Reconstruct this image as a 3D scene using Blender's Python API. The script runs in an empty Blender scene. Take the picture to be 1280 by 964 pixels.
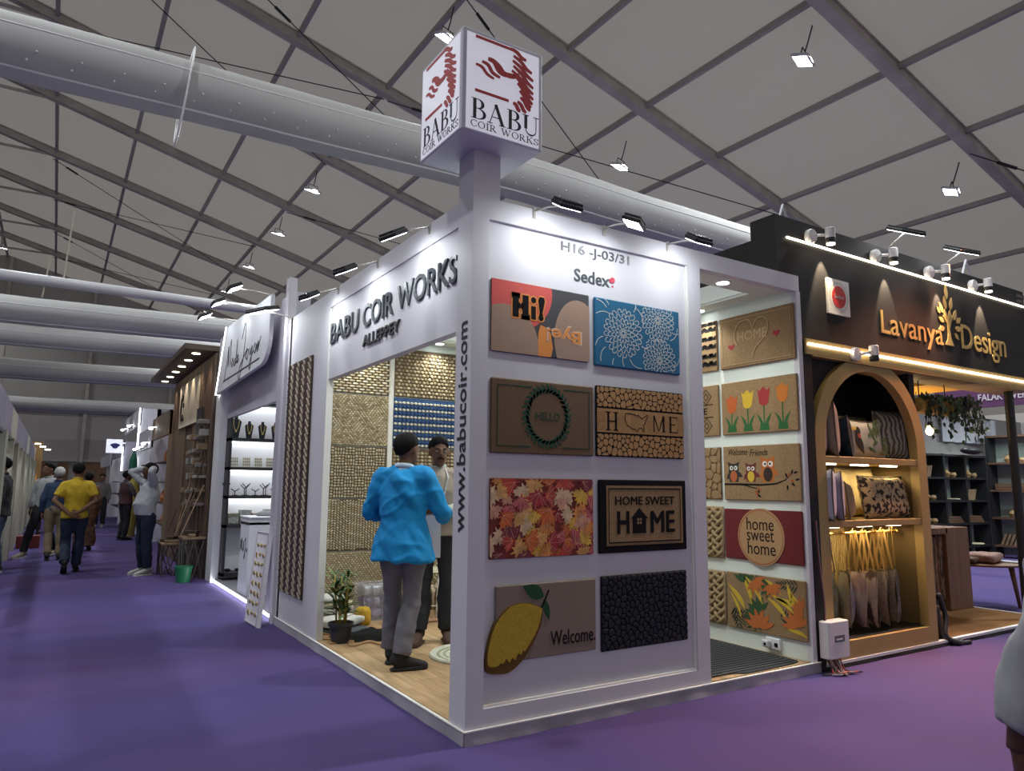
import bpy, bmesh, math, random
from mathutils import Vector, Matrix, noise
R = random.Random(7)
PI = math.pi
SC = bpy.context.scene
COL = SC.collection
# ---------------------------------------------------------------- camera, world, exposure
cam_d = bpy.data.cameras.new('camera'); cam = bpy.data.objects.new('camera', cam_d); COL.objects.link(cam)
cam_d.sensor_width = 36; cam_d.lens = 897.874 / 1280 * 36; cam_d.clip_start = .05; cam_d.clip_end = 300
RX = ((0.84529, -0.53424, 0.00838), (0.08068, 0.11212, -0.99041), (0.52818, 0.83786, 0.13787))
cm = Matrix(((RX[0][0], -RX[1][0], -RX[2][0], -2.0015), (RX[0][1], -RX[1][1], -RX[2][1], -3.6287), (RX[0][2], -RX[1][2], -RX[2][2], 1.41), (0, 0, 0, 1)))
cam.matrix_world = cm
SC.camera = cam
w = bpy.data.worlds.new('world'); SC.world = w; w.use_nodes = True
w.node_tree.nodes['Background'].inputs[0].default_value = (1.0, .97, .93, 1)
w.node_tree.nodes['Background'].inputs[1].default_value = .33
SC.view_settings.view_transform = 'Standard'; SC.view_settings.look = 'None'
SC.view_settings.exposure = 0.0; SC.view_settings.gamma = 1
SC.view_settings.use_curve_mapping = False
LIGHTS = []
def aim(o, d):
    o.rotation_euler = Vector(d).to_track_quat('-Z', 'Y').to_euler()
def area(name, loc, d, sx, sy, power, col=(1, 1, 1), spread=PI):
    l = bpy.data.lights.new(name, 'AREA'); l.shape = 'RECTANGLE'; l.size = sx; l.size_y = sy; l.energy = power; l.color = col; l.spread = spread
    o = bpy.data.objects.new(name, l); COL.objects.link(o); o.location = loc; aim(o, d); return o
def spot(name, loc, d, power, ang, col=(1, 1, 1), blend=.6, size=.03):
    l = bpy.data.lights.new(name, 'SPOT'); l.energy = power; l.spot_size = math.radians(ang); l.spot_blend = blend; l.color = col; l.shadow_soft_size = size
    o = bpy.data.objects.new(name, l); COL.objects.link(o); o.location = loc; aim(o, d); return o
# ---------------------------------------------------------------- helpers
def mat(name, col, rough=.6, metal=0, emit=0, ecol=None, var=0, col2=None, scale=8, bump=0, bscale=60, tex='noise', alpha=1, trans=0, edge=(.32, .66), spec=None, stretch=None, dist=.01):
    m = bpy.data.materials.new(name); m.use_nodes = True; n = m.node_tree; b = n.nodes['Principled BSDF']
    b.inputs['Base Color'].default_value = (*col, 1); b.inputs['Roughness'].default_value = rough; b.inputs['Metallic'].default_value = metal
    if spec is not None: b.inputs['Specular IOR Level'].default_value = spec
    if emit:
        b.inputs['Emission Color'].default_value = (*(ecol or col), 1); b.inputs['Emission Strength'].default_value = emit
    if alpha < 1: b.inputs['Alpha'].default_value = alpha
    if trans: b.inputs['Transmission Weight'].default_value = trans
    if var or bump:
        tc = n.nodes.new('ShaderNodeTexCoord'); mp = n.nodes.new('ShaderNodeMapping')
        n.links.new(tc.outputs['Object'], mp.inputs[0])
        if stretch: mp.inputs['Scale'].default_value = stretch
    def tx(kind, sc):
        if kind == 'voronoi':
            t = n.nodes.new('ShaderNodeTexVoronoi'); t.inputs['Scale'].default_value = sc; o = t.outputs['Distance']
        elif kind == 'wave':
            t = n.nodes.new('ShaderNodeTexWave'); t.inputs['Scale'].default_value = sc; t.inputs['Distortion'].default_value = 6; t.inputs['Detail'].default_value = 3; o = t.outputs['Fac']
        else:
            t = n.nodes.new('ShaderNodeTexNoise'); t.inputs['Scale'].default_value = sc; t.inputs['Detail'].default_value = 5; o = t.outputs['Fac']
        n.links.new(mp.outputs[0], t.inputs['Vector']); return o
    if var:
        o = tx(tex, scale); r = n.nodes.new('ShaderNodeValToRGB'); n.links.new(o, r.inputs[0])
        c2 = col2 or tuple(c * (1 - var) for c in col)
        r.color_ramp.elements[0].color = (*c2, 1); r.color_ramp.elements[1].color = (*col, 1)
        r.color_ramp.elements[0].position = edge[0]; r.color_ramp.elements[1].position = edge[1]
        n.links.new(r.outputs[0], b.inputs['Base Color'])
    if bump:
        o = tx('noise', bscale); bp = n.nodes.new('ShaderNodeBump'); bp.inputs['Strength'].default_value = bump; bp.inputs['Distance'].default_value = dist
        n.links.new(o, bp.inputs['Height']); n.links.new(bp.outputs[0], b.inputs['Normal'])
    return m
WM = {}
def wm(o): return WM.get(o.name, Matrix())
def tag(o, label=None, cat=None, group=None, kind=None):
    if label: o['label'] = label
    if cat: o['category'] = cat
    if group: o['group'] = group
    if kind: o['kind'] = kind
    return o
def thing(name, label, cat, loc=(0, 0, 0), group=None, rz=0):
    o = bpy.data.objects.new(name, None); COL.objects.link(o); o.empty_display_size = .1
    o.location = loc; o.rotation_euler = (0, 0, rz)
    WM[o.name] = Matrix.Translation(loc) @ Matrix.Rotation(rz, 4, 'Z')
    return tag(o, label, cat, group)
def copy_tree(o, parent=None):
    c = o.copy(); COL.objects.link(c)
    if parent: c.parent = parent
    for ch in [x for x in COL.objects if x.parent == o]: copy_tree(ch, c)
    return c
def frame(o, U, V):
    U = Vector(U).normalized(); V = Vector(V).normalized(); N = U.cross(V); o = Vector(o)
    return Matrix(((U.x, V.x, N.x, o.x), (U.y, V.y, N.y, o.y), (U.z, V.z, N.z, o.z), (0, 0, 0, 1)))
class MB:
    def __init__(s, M=None): s.v = []; s.f = []; s.m = []; s.M = M or Matrix()
    def add(s, vs, fs, mi=0):
        b = len(s.v); s.v += [s.M @ Vector(v) for v in vs]; s.f += [[i + b for i in f] for f in fs]; s.m += [mi] * len(fs); return s
    def box(s, x0, y0, z0, x1, y1, z1, mi=0):
        x0, x1 = sorted((x0, x1)); y0, y1 = sorted((y0, y1)); z0, z1 = sorted((z0, z1))
        return s.add([(x, y, z) for z in (z0, z1) for y in (y0, y1) for x in (x0, x1)],
                     [(0, 2, 3, 1), (4, 5, 7, 6), (0, 1, 5, 4), (2, 6, 7, 3), (0, 4, 6, 2), (1, 3, 7, 5)], mi)
    def bbox(s, x0, y0, z0, x1, y1, z1, b=.005, mi=0):   # box with chamfered edges
        x0, x1 = sorted((x0, x1)); y0, y1 = sorted((y0, y1)); z0, z1 = sorted((z0, z1))
        b = min(b, (x1 - x0) * .45, (y1 - y0) * .45, (z1 - z0) * .45)
        p = [(x0 + b, y0), (x1 - b, y0), (x1, y0 + b), (x1, y1 - b), (x1 - b, y1), (x0 + b, y1), (x0, y1 - b), (x0, y0 + b)]
        q = [(min(max(x, x0 + b), x1 - b), min(max(y, y0 + b), y1 - b)) for x, y in p]
        vs = [(x, y, z0) for x, y in q] + [(x, y, z0 + b) for x, y in p] + [(x, y, z1 - b) for x, y in p] + [(x, y, z1) for x, y in q]
        fs = [tuple(range(7, -1, -1)), tuple(range(24, 32))]
        for k in range(3):
            for i in range(8): j = (i + 1) % 8; fs.append((k * 8 + i, k * 8 + j, k * 8 + 8 + j, k * 8 + 8 + i))
        return s.add(vs, fs, mi)
    def prism(s, poly, z0, z1, mi=0, ms=None):
        a = sum(poly[i - 1][0] * poly[i][1] - poly[i][0] * poly[i - 1][1] for i in range(len(poly)))
        if a < 0: poly = poly[::-1]
        n = len(poly)
        s.add([(x, y, z0) for x, y in poly] + [(x, y, z1) for x, y in poly], [], mi); b = len(s.v) - 2 * n
        F = [[b + i for i in range(n - 1, -1, -1)], [b + n + i for i in range(n)]]; s.f += F; s.m += [mi, mi]
        for i in range(n): j = (i + 1) % n; s.f.append([b + i, b + j, b + n + j, b + n + i]); s.m.append(mi if ms is None else ms)
        return s
    def dome(s, poly, z0, h, inset=.25, mi=0):   # low pebble: prism with shrunken top
        n = len(poly); cx = sum(p[0] for p in poly) / n; cy = sum(p[1] for p in poly) / n
        a = sum(poly[i - 1][0] * poly[i][1] - poly[i][0] * poly[i - 1][1] for i in range(n))
        if a < 0: poly = poly[::-1]
        k = 1 - inset
        vs = [(x, y, z0) for x, y in poly] + [(x, y, z0 + h * .6) for x, y in poly] + [(cx + (x - cx) * k, cy + (y - cy) * k, z0 + h) for x, y in poly]
        fs = [tuple(range(2 * n, 3 * n))]
        for q in range(2):
            for i in range(n): j = (i + 1) % n; fs.append((q * n + i, q * n + j, q * n + n + j, q * n + n + i))
        return s.add(vs, fs, mi)
    def ribbon(s, pts, wd, z0, z1, mi=0, closed=False):
        P = [Vector(p) for p in pts]; n = len(P)
        if not hasattr(wd, '__len__'): wd = [wd] * n
        L = []; Rr = []
        for i in range(n):
            a = P[i - 1] if (i or closed) else P[i]; c = P[(i + 1) % n] if (i < n - 1 or closed) else P[i]
            t = (c - a); t = t.normalized() if t.length > 1e-9 else Vector((1, 0)); nn = Vector((-t.y, t.x)) * wd[i] / 2
            L.append(P[i] + nn); Rr.append(P[i] - nn)
        vs = []
        for i in range(n): vs += [(Rr[i].x, Rr[i].y, z0), (L[i].x, L[i].y, z0), (L[i].x, L[i].y, z1), (Rr[i].x, Rr[i].y, z1)]
        fs = []
        for i in range(n if closed else n - 1):
            a = 4 * i; b = 4 * ((i + 1) % n)
            fs += [(a + 3, b + 3, b + 2, a + 2), (a, a + 1, b + 1, b), (a, b, b + 3, a + 3), (a + 1, a + 2, b + 2, b + 1)]
        if not closed: fs += [(0, 3, 2, 1), (4 * n - 4, 4 * n - 3, 4 * n - 2, 4 * n - 1)]
        return s.add(vs, fs, mi)
    def tube(s, pts, r, n=8, mi=0, ry=None, cap=True, up=(0, 0, 1), closed=False):
        P = [Vector(p) for p in pts]; k = len(P)
        if not hasattr(r, '__len__'): r = [r] * k
        if ry is None: ry = r
        elif not hasattr(ry, '__len__'): ry = [ry] * k
        vs = []; X = None
        for i in range(k):
            a = P[i - 1] if (i or closed) else P[i]; c = P[(i + 1) % k] if (i < k - 1 or closed) else P[i]
            t = (c - a).normalized()
            if X is None:
                u = Vector(up)
                if abs(u.dot(t)) > .95: u = Vector((1, 0, 0)) if abs(t.x) < .9 else Vector((0, 1, 0))
                X = t.cross(u).normalized()
            else:
                X = (X - t * X.dot(t)).normalized()
            Y = t.cross(X)
            for j in range(n):
                an = 2 * PI * j / n; vs.append(P[i] + X * math.cos(an) * r[i] + Y * math.sin(an) * ry[i])
        fs = []
        for i in range(k if closed else k - 1):
            for j in range(n): fs.append((i * n + j, i * n + (j + 1) % n, ((i + 1) % k) * n + (j + 1) % n, ((i + 1) % k) * n + j))
        if cap and not closed: fs += [tuple(range(n - 1, -1, -1)), tuple(range((k - 1) * n, k * n))]
        return s.add([tuple(v) for v in vs], fs, mi)
    def cyl(s, p0, p1, r, n=12, mi=0, r1=None): return s.tube([p0, p1], [r, r if r1 is None else r1], n, mi)
    def lathe(s, c, prof, n=20, mi=0, axis='z'):
        vs = []
        for r, h in prof:
            for j in range(n):
                a = 2 * PI * j / n; x, y = r * math.cos(a), r * math.sin(a)
                q = (x, y, h) if axis == 'z' else ((h, x, y) if axis == 'x' else (y, h, x))
                vs.append((c[0] + q[0], c[1] + q[1], c[2] + q[2]))
        fs = []
        for i in range(len(prof) - 1):
            for j in range(n): fs.append((i * n + j, i * n + (j + 1) % n, (i + 1) * n + (j + 1) % n, (i + 1) * n + j))
        fs += [tuple(range(n - 1, -1, -1)), tuple(range((len(prof) - 1) * n, len(prof) * n))]
        return s.add(vs, fs, mi)
    def ell(s, c, r, n=12, m=8, mi=0, rot=None):
        vs = [(0, 0, -1)]
        for i in range(1, m):
            p = -PI / 2 + PI * i / m
            for j in range(n): a = 2 * PI * j / n; vs.append((math.cos(p) * math.cos(a), math.cos(p) * math.sin(a), math.sin(p)))
        vs.append((0, 0, 1)); q = []
        for v in vs:
            u = Vector((v[0] * r[0], v[1] * r[1], v[2] * r[2]))
            if rot: u = rot @ u
            q.append(tuple(u + Vector(c)))
        fs = [(0, 1 + (j + 1) % n, 1 + j) for j in range(n)]
        for i in range(m - 2):
            for j in range(n): a = 1 + i * n; fs.append((a + j, a + (j + 1) % n, a + n + (j + 1) % n, a + n + j))
        t = len(vs) - 1; a = 1 + (m - 2) * n
        fs += [(a + j, a + (j + 1) % n, t) for j in range(n)]
        return s.add(q, fs, mi)
    def grid(s, fn, nu, nv, mi=0, thick=None, mf=None):
        vs = [tuple(fn(i / nu, j / nv)) for j in range(nv + 1) for i in range(nu + 1)]
        b = len(s.v); s.v += [s.M @ Vector(v) for v in vs]
        for j in range(nv):
            for i in range(nu):
                a = j * (nu + 1) + i; s.f.append([b + a, b + a + 1, b + a + nu + 2, b + a + nu + 1]); s.m.append(mf(i / nu, j / nv) if mf else mi)
        return s
    def build(s, name, mats, parent=None, smooth=False, origin='auto', **tg):
        if not isinstance(mats, (list, tuple)): mats = [mats]
        me = bpy.data.meshes.new(name)
        if parent is not None:
            inv = wm(parent).inverted(); vs = [inv @ v for v in s.v]; off = None
        else:
            if origin == 'auto' and s.v:
                xs = [v.x for v in s.v]; ys = [v.y for v in s.v]; zs = [v.z for v in s.v]
                off = Vector(((min(xs) + max(xs)) / 2, (min(ys) + max(ys)) / 2, min(zs)))
            else: off = Vector((0, 0, 0))
            vs = [v - off for v in s.v]
        me.from_pydata([tuple(v) for v in vs], [], s.f)
        for m in mats: me.materials.append(m)
        me.polygons.foreach_set('material_index', s.m)
        if smooth: me.polygons.foreach_set('use_smooth', [True] * len(s.f))
        me.update(); me.validate()
        o = bpy.data.objects.new(name, me); COL.objects.link(o)
        if parent is not None:
            o.parent = parent; WM[o.name] = wm(parent)
        else:
            o.location = off; WM[o.name] = Matrix.Translation(off)
        if smooth == 'angle':
            try: me.set_sharp_from_angle(angle=math.radians(40))
            except Exception: pass
        tag(o, tg.get('label'), tg.get('cat'), tg.get('group'), tg.get('kind'))
        return o
_tcache = {}
def glyphs(s, depth, off=0, res=3):
    k = (s, off, res)
    if k not in _tcache and 'M' in s and off > .001:   # a large curve offset breaks this glyph: embolden with shifted copies instead
        V, F = glyphs(s, depth, 0, res); n = len(V); V2 = list(V); F2 = [list(f) for f in F]
        for q, (dx, dy, kz) in enumerate(((off, off * .4, .94), (-off, -off * .4, .88))):
            V2 += [Vector((v.x + dx, v.y + dy, v.z * kz)) for v in V]; F2 += [[i + n * (q + 1) for i in f] for f in F]
        _tcache[k] = (V2, F2)
    if k not in _tcache:
        c = bpy.data.curves.new('t', 'FONT'); c.body = s; c.extrude = .5; c.offset = off; c.resolution_u = res
        o = bpy.data.objects.new('t', c); COL.objects.link(o)
        bpy.context.view_layer.update()
        me = bpy.data.meshes.new_from_object(o.evaluated_get(bpy.context.evaluated_depsgraph_get()))
        _tcache[k] = ([v.co.copy() for v in me.vertices], [list(p.vertices) for p in me.polygons])
        bpy.data.objects.remove(o); bpy.data.curves.remove(c); bpy.data.meshes.remove(me)
    return _tcache[k]
def text(mb, s, x, y, w, h, z0, z1, mi=0, off=0, rot=0, skew=0, res=3):
    """lettering whose box starts at x, y in the builder's frame, fitted to w x h"""
    V, F = glyphs(s, 1, off, res)
    x0 = min(v.x for v in V); x1 = max(v.x for v in V); y0 = min(v.y for v in V); y1 = max(v.y for v in V)
    if w is None: w = h * (x1 - x0) / (y1 - y0)
    if h is None: h = w * (y1 - y0) / (x1 - x0)
    cx, cy = x + w / 2, y + h / 2; ca, sa = math.cos(rot), math.sin(rot); out = []
    for v in V:
        a = (v.x - x0) / (x1 - x0) * w - w / 2; b = (v.y - y0) / (y1 - y0) * h - h / 2; a += skew * b
        out.append((cx + a * ca - b * sa, cy + a * sa + b * ca, z0 + (z1 - z0) * (v.z + .5)))
    mb.add(out, F, mi); return w
def circ(cx, cy, rx, ry=None, n=24, a0=0, a1=2 * PI):
    ry = ry or rx; full = abs(a1 - a0 - 2 * PI) < 1e-6
    return [(cx + rx * math.cos(a0 + (a1 - a0) * i / (n if full else n - 1)), cy + ry * math.sin(a0 + (a1 - a0) * i / (n if full else n - 1))) for i in range(n)]
def clip(poly, x0, y0, x1, y1):
    def cut(P, f, ix):
        o = []
        for i in range(len(P)):
            a, b = P[i - 1], P[i]; fa, fb = f(a), f(b)
            if (fa >= 0) != (fb >= 0): t = fa / (fa - fb); o.append((a[0] + (b[0] - a[0]) * t, a[1] + (b[1] - a[1]) * t))
            if fb >= 0: o.append(b)
        return o
    for f in (lambda p: p[0] - x0, lambda p: x1 - p[0], lambda p: p[1] - y0, lambda p: y1 - p[1]):
        if poly: poly = cut(poly, f, 0)
    return poly
def cells(pts, x0, y0, x1, y1, gap):
    """Voronoi cells of the points inside a rectangle, each shrunk by gap"""
    out = []
    for i, p in enumerate(pts):
        P = [(x0, y0), (x1, y0), (x1, y1), (x0, y1)]
        nb = sorted((q for j, q in enumerate(pts) if j != i), key=lambda q: (q[0] - p[0]) ** 2 + (q[1] - p[1]) ** 2)[:14]
        for q in nb:
            dx, dy = q[0] - p[0], q[1] - p[1]; L = math.hypot(dx, dy); mx, my = (p[0] + q[0]) / 2, (p[1] + q[1]) / 2
            f = lambda a: -((a[0] - mx) * dx + (a[1] - my) * dy) / L - gap / 2
            o = []
            for k in range(len(P)):
                a, b = P[k - 1], P[k]; fa, fb = f(a), f(b)
                if (fa >= 0) != (fb >= 0): t = fa / (fa - fb); o.append((a[0] + (b[0] - a[0]) * t, a[1] + (b[1] - a[1]) * t))
                if fb >= 0: o.append(b)
            P = o
            if not P: break
        if len(P) >= 3: out.append(P)
    return out
def scatter_pts(rng, x0, y0, x1, y1, n):
    pts = []
    for _ in range(n):
        best = None
        for _ in range(12):
            q = (rng.uniform(x0, x1), rng.uniform(y0, y1)); d = min([(q[0] - p[0]) ** 2 + (q[1] - p[1]) ** 2 for p in pts] or [9])
            if best is None or d > best[0]: best = (d, q)
        pts.append(best[1])
    return pts
def rounded(P, it=2):
    for _ in range(it):
        o = []
        for i in range(len(P)):
            a, b = P[i], P[(i + 1) % len(P)]
            o += [(a[0] * .75 + b[0] * .25, a[1] * .75 + b[1] * .25), (a[0] * .25 + b[0] * .75, a[1] * .25 + b[1] * .75)]
        P = o
    return P
def spline(pts, n=8):
    P = [Vector(p) for p in pts]; o = []
    for i in range(len(P) - 1):
        p0 = P[max(i - 1, 0)]; p1 = P[i]; p2 = P[i + 1]; p3 = P[min(i + 2, len(P) - 1)]
        for k in range(n):
            t = k / n; o.append(.5 * ((2 * p1) + (p2 - p0) * t + (2 * p0 - 5 * p1 + 4 * p2 - p3) * t * t + (3 * p1 - p0 - 3 * p2 + p3) * t ** 3))
    o.append(P[-1]); return [tuple(v) for v in o]
def letters(mb, name, mats, parent):   # every letter a part of its own
    n = len(mb.v); p = list(range(n))
    def fd(i):
        while p[i] != i: p[i] = p[p[i]]; i = p[i]
        return i
    for f in mb.f:
        for q in f[1:]: p[fd(q)] = fd(f[0])
    inv = mb.M.inverted(); g = {}
    for i in range(n): g.setdefault(fd(i), []).append(i)
    G = sorted([[min((inv @ mb.v[i]).x for i in ix), max((inv @ mb.v[i]).x for i in ix), set(ix)] for ix in g.values()], key=lambda e: e[0]); out = []
    for e in G:
        if out and min(e[1], out[-1][1]) - max(e[0], out[-1][0]) > .6 * min(e[1] - e[0], out[-1][1] - out[-1][0]): out[-1] = [out[-1][0], max(e[1], out[-1][1]), out[-1][2] | e[2]]
        else: out.append(e)
    for _, _, ix in out:
        r = MB(); mp = {}
        for f in mb.f:
            if f[0] in ix:
                r.f.append([mp.setdefault(q, len(mp)) for q in f]); r.m.append(0)
        r.v = [mb.v[q] for q in sorted(mp, key=mp.get)]; r.build(name, mats, parent)
def S(mb, name, mats, **k):   # piece of the setting
    k['kind'] = 'structure'; return mb.build(name, mats, **k)
# ---------------------------------------------------------------- shared materials
WHITE = mat('painted_white_board', (.62, .61, .65), .55, var=.04, scale=3)
CREAM = mat('white_edge', (.80, .80, .74), .5)
BLACKM = mat('black_metal', (.015, .015, .018), .45)
STEEL = mat('zinc_steel', (.5, .48, .44), .4, .6)
ALU = mat('aluminium_beam', (.50, .47, .42), .7, 0, var=.25, scale=2)
ALU2 = mat('purlin_grey', (.36, .34, .32), .7)
LEDW = mat('led_white', (1, 1, 1), emit=14, ecol=(.92, .97, 1))
LEDS = mat('led_white_soft', (1, 1, 1), emit=5, ecol=(.93, .98, 1))
LEDY = mat('led_warm', (1, 1, 1), emit=9, ecol=(1, .86, .62))
COIR = mat('natural_coir', (.34, .215, .105), .95, var=.45, scale=140, bump=.6, bscale=260, dist=.004)
COIRD = mat('dark_coir', (.175, .105, .058), .95, var=.4, scale=140, bump=.6, bscale=260, dist=.004)
COIRG = mat('grey_coir', (.26, .20, .16), .95, var=.3, scale=160, bump=.5, bscale=300, dist=.004)
INK = mat('black_print', (.012, .011, .012), .95, spec=.1)
def flat(name, c, rough=.85, **k): return mat(name, c, rough, **k)
# ---------------------------------------------------------------- the hall
fl = S(MB().box(-45, -14, -.05, 45, 47, 0), 'floor', mat('purple_carpet', (.072, .058, .170), .93, spec=.08, var=.2, col2=(.084, .056, .150), scale=.55, bump=.35, bscale=160, dist=.004))
CX, H0, M = -2.0015, 13.41, .27
RIDGE = -5.28
def zr(x): return H0 - M * (x - CX) if x > RIDGE else H0 - M * (RIDGE - CX) - M * (RIDGE - x)
XE, XW = 31., -41.5
tentm = mat('tent_fabric', (.52, .50, .475), .85, var=.12, scale=.35, bump=.15, bscale=1.2, dist=.05)
_n = tentm.node_tree; _b = _n.nodes['Principled BSDF']; _t = _n.nodes.new('ShaderNodeBsdfTranslucent'); _m = _n.nodes.new('ShaderNodeMixShader')
_t.inputs[0].default_value = (.86, .84, .80, 1); _m.inputs[0].default_value = .55
_n.links.new(_b.outputs[0], _m.inputs[1]); _n.links.new(_t.outputs[0], _m.inputs[2]); _n.links.new(_m.outputs[0], _n.nodes['Material Output'].inputs['Surface'])
rf = MB()
rf.add([(XW, -10, zr(XW)), (RIDGE, -10, zr(RIDGE)), (XE, -10, zr(XE)), (XE, 46, zr(XE)), (RIDGE, 46, zr(RIDGE)), (XW, 46, zr(XW))], [(0, 5, 4, 1), (1, 4, 3, 2)])
S(rf, 'ceiling', tentm)
gm = mat('gable_fabric', (.42, .40, .37), .85, var=.1, scale=.5)
gb = MB(frame((0, 45.6, 0), (1, 0, 0), (0, 0, 1)))
gb.prism([(XW, 0), (XE, 0), (XE, zr(XE)), (RIDGE, zr(RIDGE)), (XW, zr(XW))], 0, .04)
gw = S(gb, 'wall_back', gm)
gd = MB()
for x in (-5.06, -.78, 3.69, 8.2, 12.7): gd.box(x - .09, 45.3, 0, x + .09, 45.55, zr(x) - .1)
for z in (2.62, 5.5): gd.box(XW + 2, 45.42, z - .04, XE - 1, 45.52, z + .04)
S(gd, 'trim_gable_posts', ALU)
dk = MB()
for x0, x1 in ((-3.2, -2.3), (-1.9, -1.35), (-.6, .55), (1.2, 2.4)): dk.box(x0, 45.3, 0, x1, 45.4, 2.5)
S(dk, 'trim_gable_panels', mat('brown_panel', (.16, .085, .045), .7, var=.2))
sw = MB()
sw.box(XE, -10, 0, XE + .05, 46, 1.0)
YR = [3.55 + 4.65 * k for k in range(-3, 9)]
for y in YR:
    rb = MB()
    for a, b in ((RIDGE, XE), (XW, RIDGE)):
        for dy0, dy1, d0, d1 in ((-.08, .08, .03, .30), (-.12, .12, .27, .31), (-.12, .12, .03, .06)):
            vs = [(x, y + dy, zr(x) - d) for x in (a, b) for dy in (dy0, dy1) for d in (d0, d1)]
            rb.add(vs, [(0, 1, 3, 2), (4, 6, 7, 5), (0, 4, 5, 1), (2, 3, 7, 6), (0, 2, 6, 4), (1, 5, 7, 3)])
    # collar below the ridge
    zc = zr(RIDGE) - 1.0
    rb.tube([(RIDGE - 3.1, y, zc + .12), (RIDGE + 3.1, y, zc + .12)], .05, 6)
    rb.tube([(RIDGE, y, zc + .1), (RIDGE, y, zr(RIDGE) - .2)], .04, 6)
    S(rb, 'roof_rafter', ALU)
XP = [CX - .91 + 2.52 * k for k in range(0, 13)]
XP = [-2.9, -.6, 2.15, 4.45, 6.8, 9.1, 11.45, 13.9, 16.5, 19, 21.5, 24, 26.5, 29]
XP += [2 * RIDGE - x for x in XP] + [RIDGE]
for x in XP:
    pm = MB(); z = zr(x) - .03; pm.box(x - .05, -10, z - .13, x + .05, 45.5, z - .01)
    S(pm, 'roof_purlin', ALU2)
cab = mat('steel_cable', (.03, .03, .03), .5, .5)
def P3(x, y): return Vector((x, y, zr(x) - .42))
for a, b in (((-3, YR[6]), (4.4, YR[5])), ((-3, YR[5]), (4.4, YR[6])), ((4.1, YR[4]), (13.9, YR[5])), ((4.5, YR[5]), (14, YR[4])), ((14.2, YR[3]), (24, YR[2])), ((4.4, YR[7]), (13.9, YR[6])),
             ((1.0, 11.7), (7, 14.6)), ((-3, YR[9]), (4.4, YR[8])), ((-3, YR[8]), (4.4, YR[9])), ((-3, YR[11]), (4.4, YR[10])), ((-3, YR[10]), (4.4, YR[11]))):
    c = MB(); pa, pb = P3(*a), P3(*b); c.tube([pa, pb], .014, 5)
    u = (pb - pa).normalized()
    c.tube([pa.lerp(pb, .06), pa.lerp(pb, .06) + u * .45], .035, 6)
    S(c, 'bracing_cable', cab)
# translucent air ducts
duct = mat('white_duct_film', (.47, .47, .465), .7, spec=.05, var=.06, scale=1.2, bump=.25, bscale=2.5, dist=.03)
ring_m = mat('clear_film', (.8, .8, .8), .3)
def ductf(x0, x1, y, z, r, sag, lab, spots=True, seg=None):
    t = thing('air_duct', lab, 'air duct', ((x0 + x1) / 2, y, z - r))
    m = MB(); pts = []; rr = []
    n = 60
    for i in range(n + 1):
        x = x0 + (x1 - x0) * i / n; pts.append((x, y + .02 * math.sin(x * 1.3), z + sag * math.sin(x * .5))); rr.append(r * (1 + .008 * math.sin(x * 2.7) + .006 * math.sin(x * 7.1)))
    m.tube(pts, rr, 28); m.build('duct_skin', duct, t, smooth=True)
    s = MB()
    an = math.radians(-62)
    s.tube([(p[0], p[1] + math.cos(an) * q * -1.0, p[2] + math.sin(an) * q * 1.0) for p, q in zip(pts, rr)], .014, 5)
    s.tube([(p[0], p[1] - math.cos(.25) * q, p[2] + math.sin(.25) * q) for p, q in zip(pts, rr)], .010, 5)
    s.build('seam', ring_m, t)
    if spots:
        h = MB(); x = x0 + .3
        while x < x1:
            k = int((x - x0) / (x1 - x0) * n); q = rr[k]
            for a in (-.45, -.75): h.ell((x + a * .3, pts[k][1] - math.cos(a) * q, pts[k][2] + math.sin(a) * q), (.014, .011, .014), 8, 4)
            x += .42
        h.build('duct_outlets', mat('outlet_white', (.62, .62, .64), .5), t, kind='stuff')
    return t
d1 = ductf(-9, 14, 5.6, 6.25, .36, .05, 'large white air duct passing right behind the red and white logo cube')
r1 = MB(); r1.tube([(-1.02 + .06 * math.sin(a), 5.6 + .42 * math.cos(a), 6.25 + (.72 if math.sin(a) < 0 else .50) * math.sin(a)) for a in [2 * PI * i / 28 for i in range(28)]], .05, 6, ry=.012, closed=True)
r1.build('hanging_strap', ring_m, d1, smooth=True)
ductf(-12, 14, 20.6, 6.25, .40, .04, 'white air duct over the far aisle, nearest behind the thin pipe', False)
ductf(-12, 14, 24.9, 6.25, .36, .04, 'bluish white air duct over the far aisle, just behind the nearer one', False)
ductf(-12, 14, 33.6, 6.25, .44, .04, 'white air duct across the far aisle, second farthest band', False)
ductf(-12, 14, 43.2, 5.6, .40, .04, 'pale air duct low across the far aisle in front of the end wall', False)
tp = thing('hanging_pipe', 'thin white pipe hung on vertical rods high over the aisle', 'pipe', (0, 14, 5.6))
m = MB(); m.tube([(-8, 13.9, 5.62), (7, 13.9, 5.48)], .115, 12); m.build('pipe', mat('pipe_white', (.6, .6, .63), .4), tp, smooth=True)
for x, z1 in ((-2.18, 7.2), (-2.52, 6.1), (-5.5, 8)):
    m = MB(); m.tube([(x + .08, 13.9, z1), (x, 13.9, 5.2 if x < -2.4 else 5.6)], .018, 6); m.build('hanging_rod', mat('beige_rod', (.42, .38, .3), .6), tp)
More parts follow.
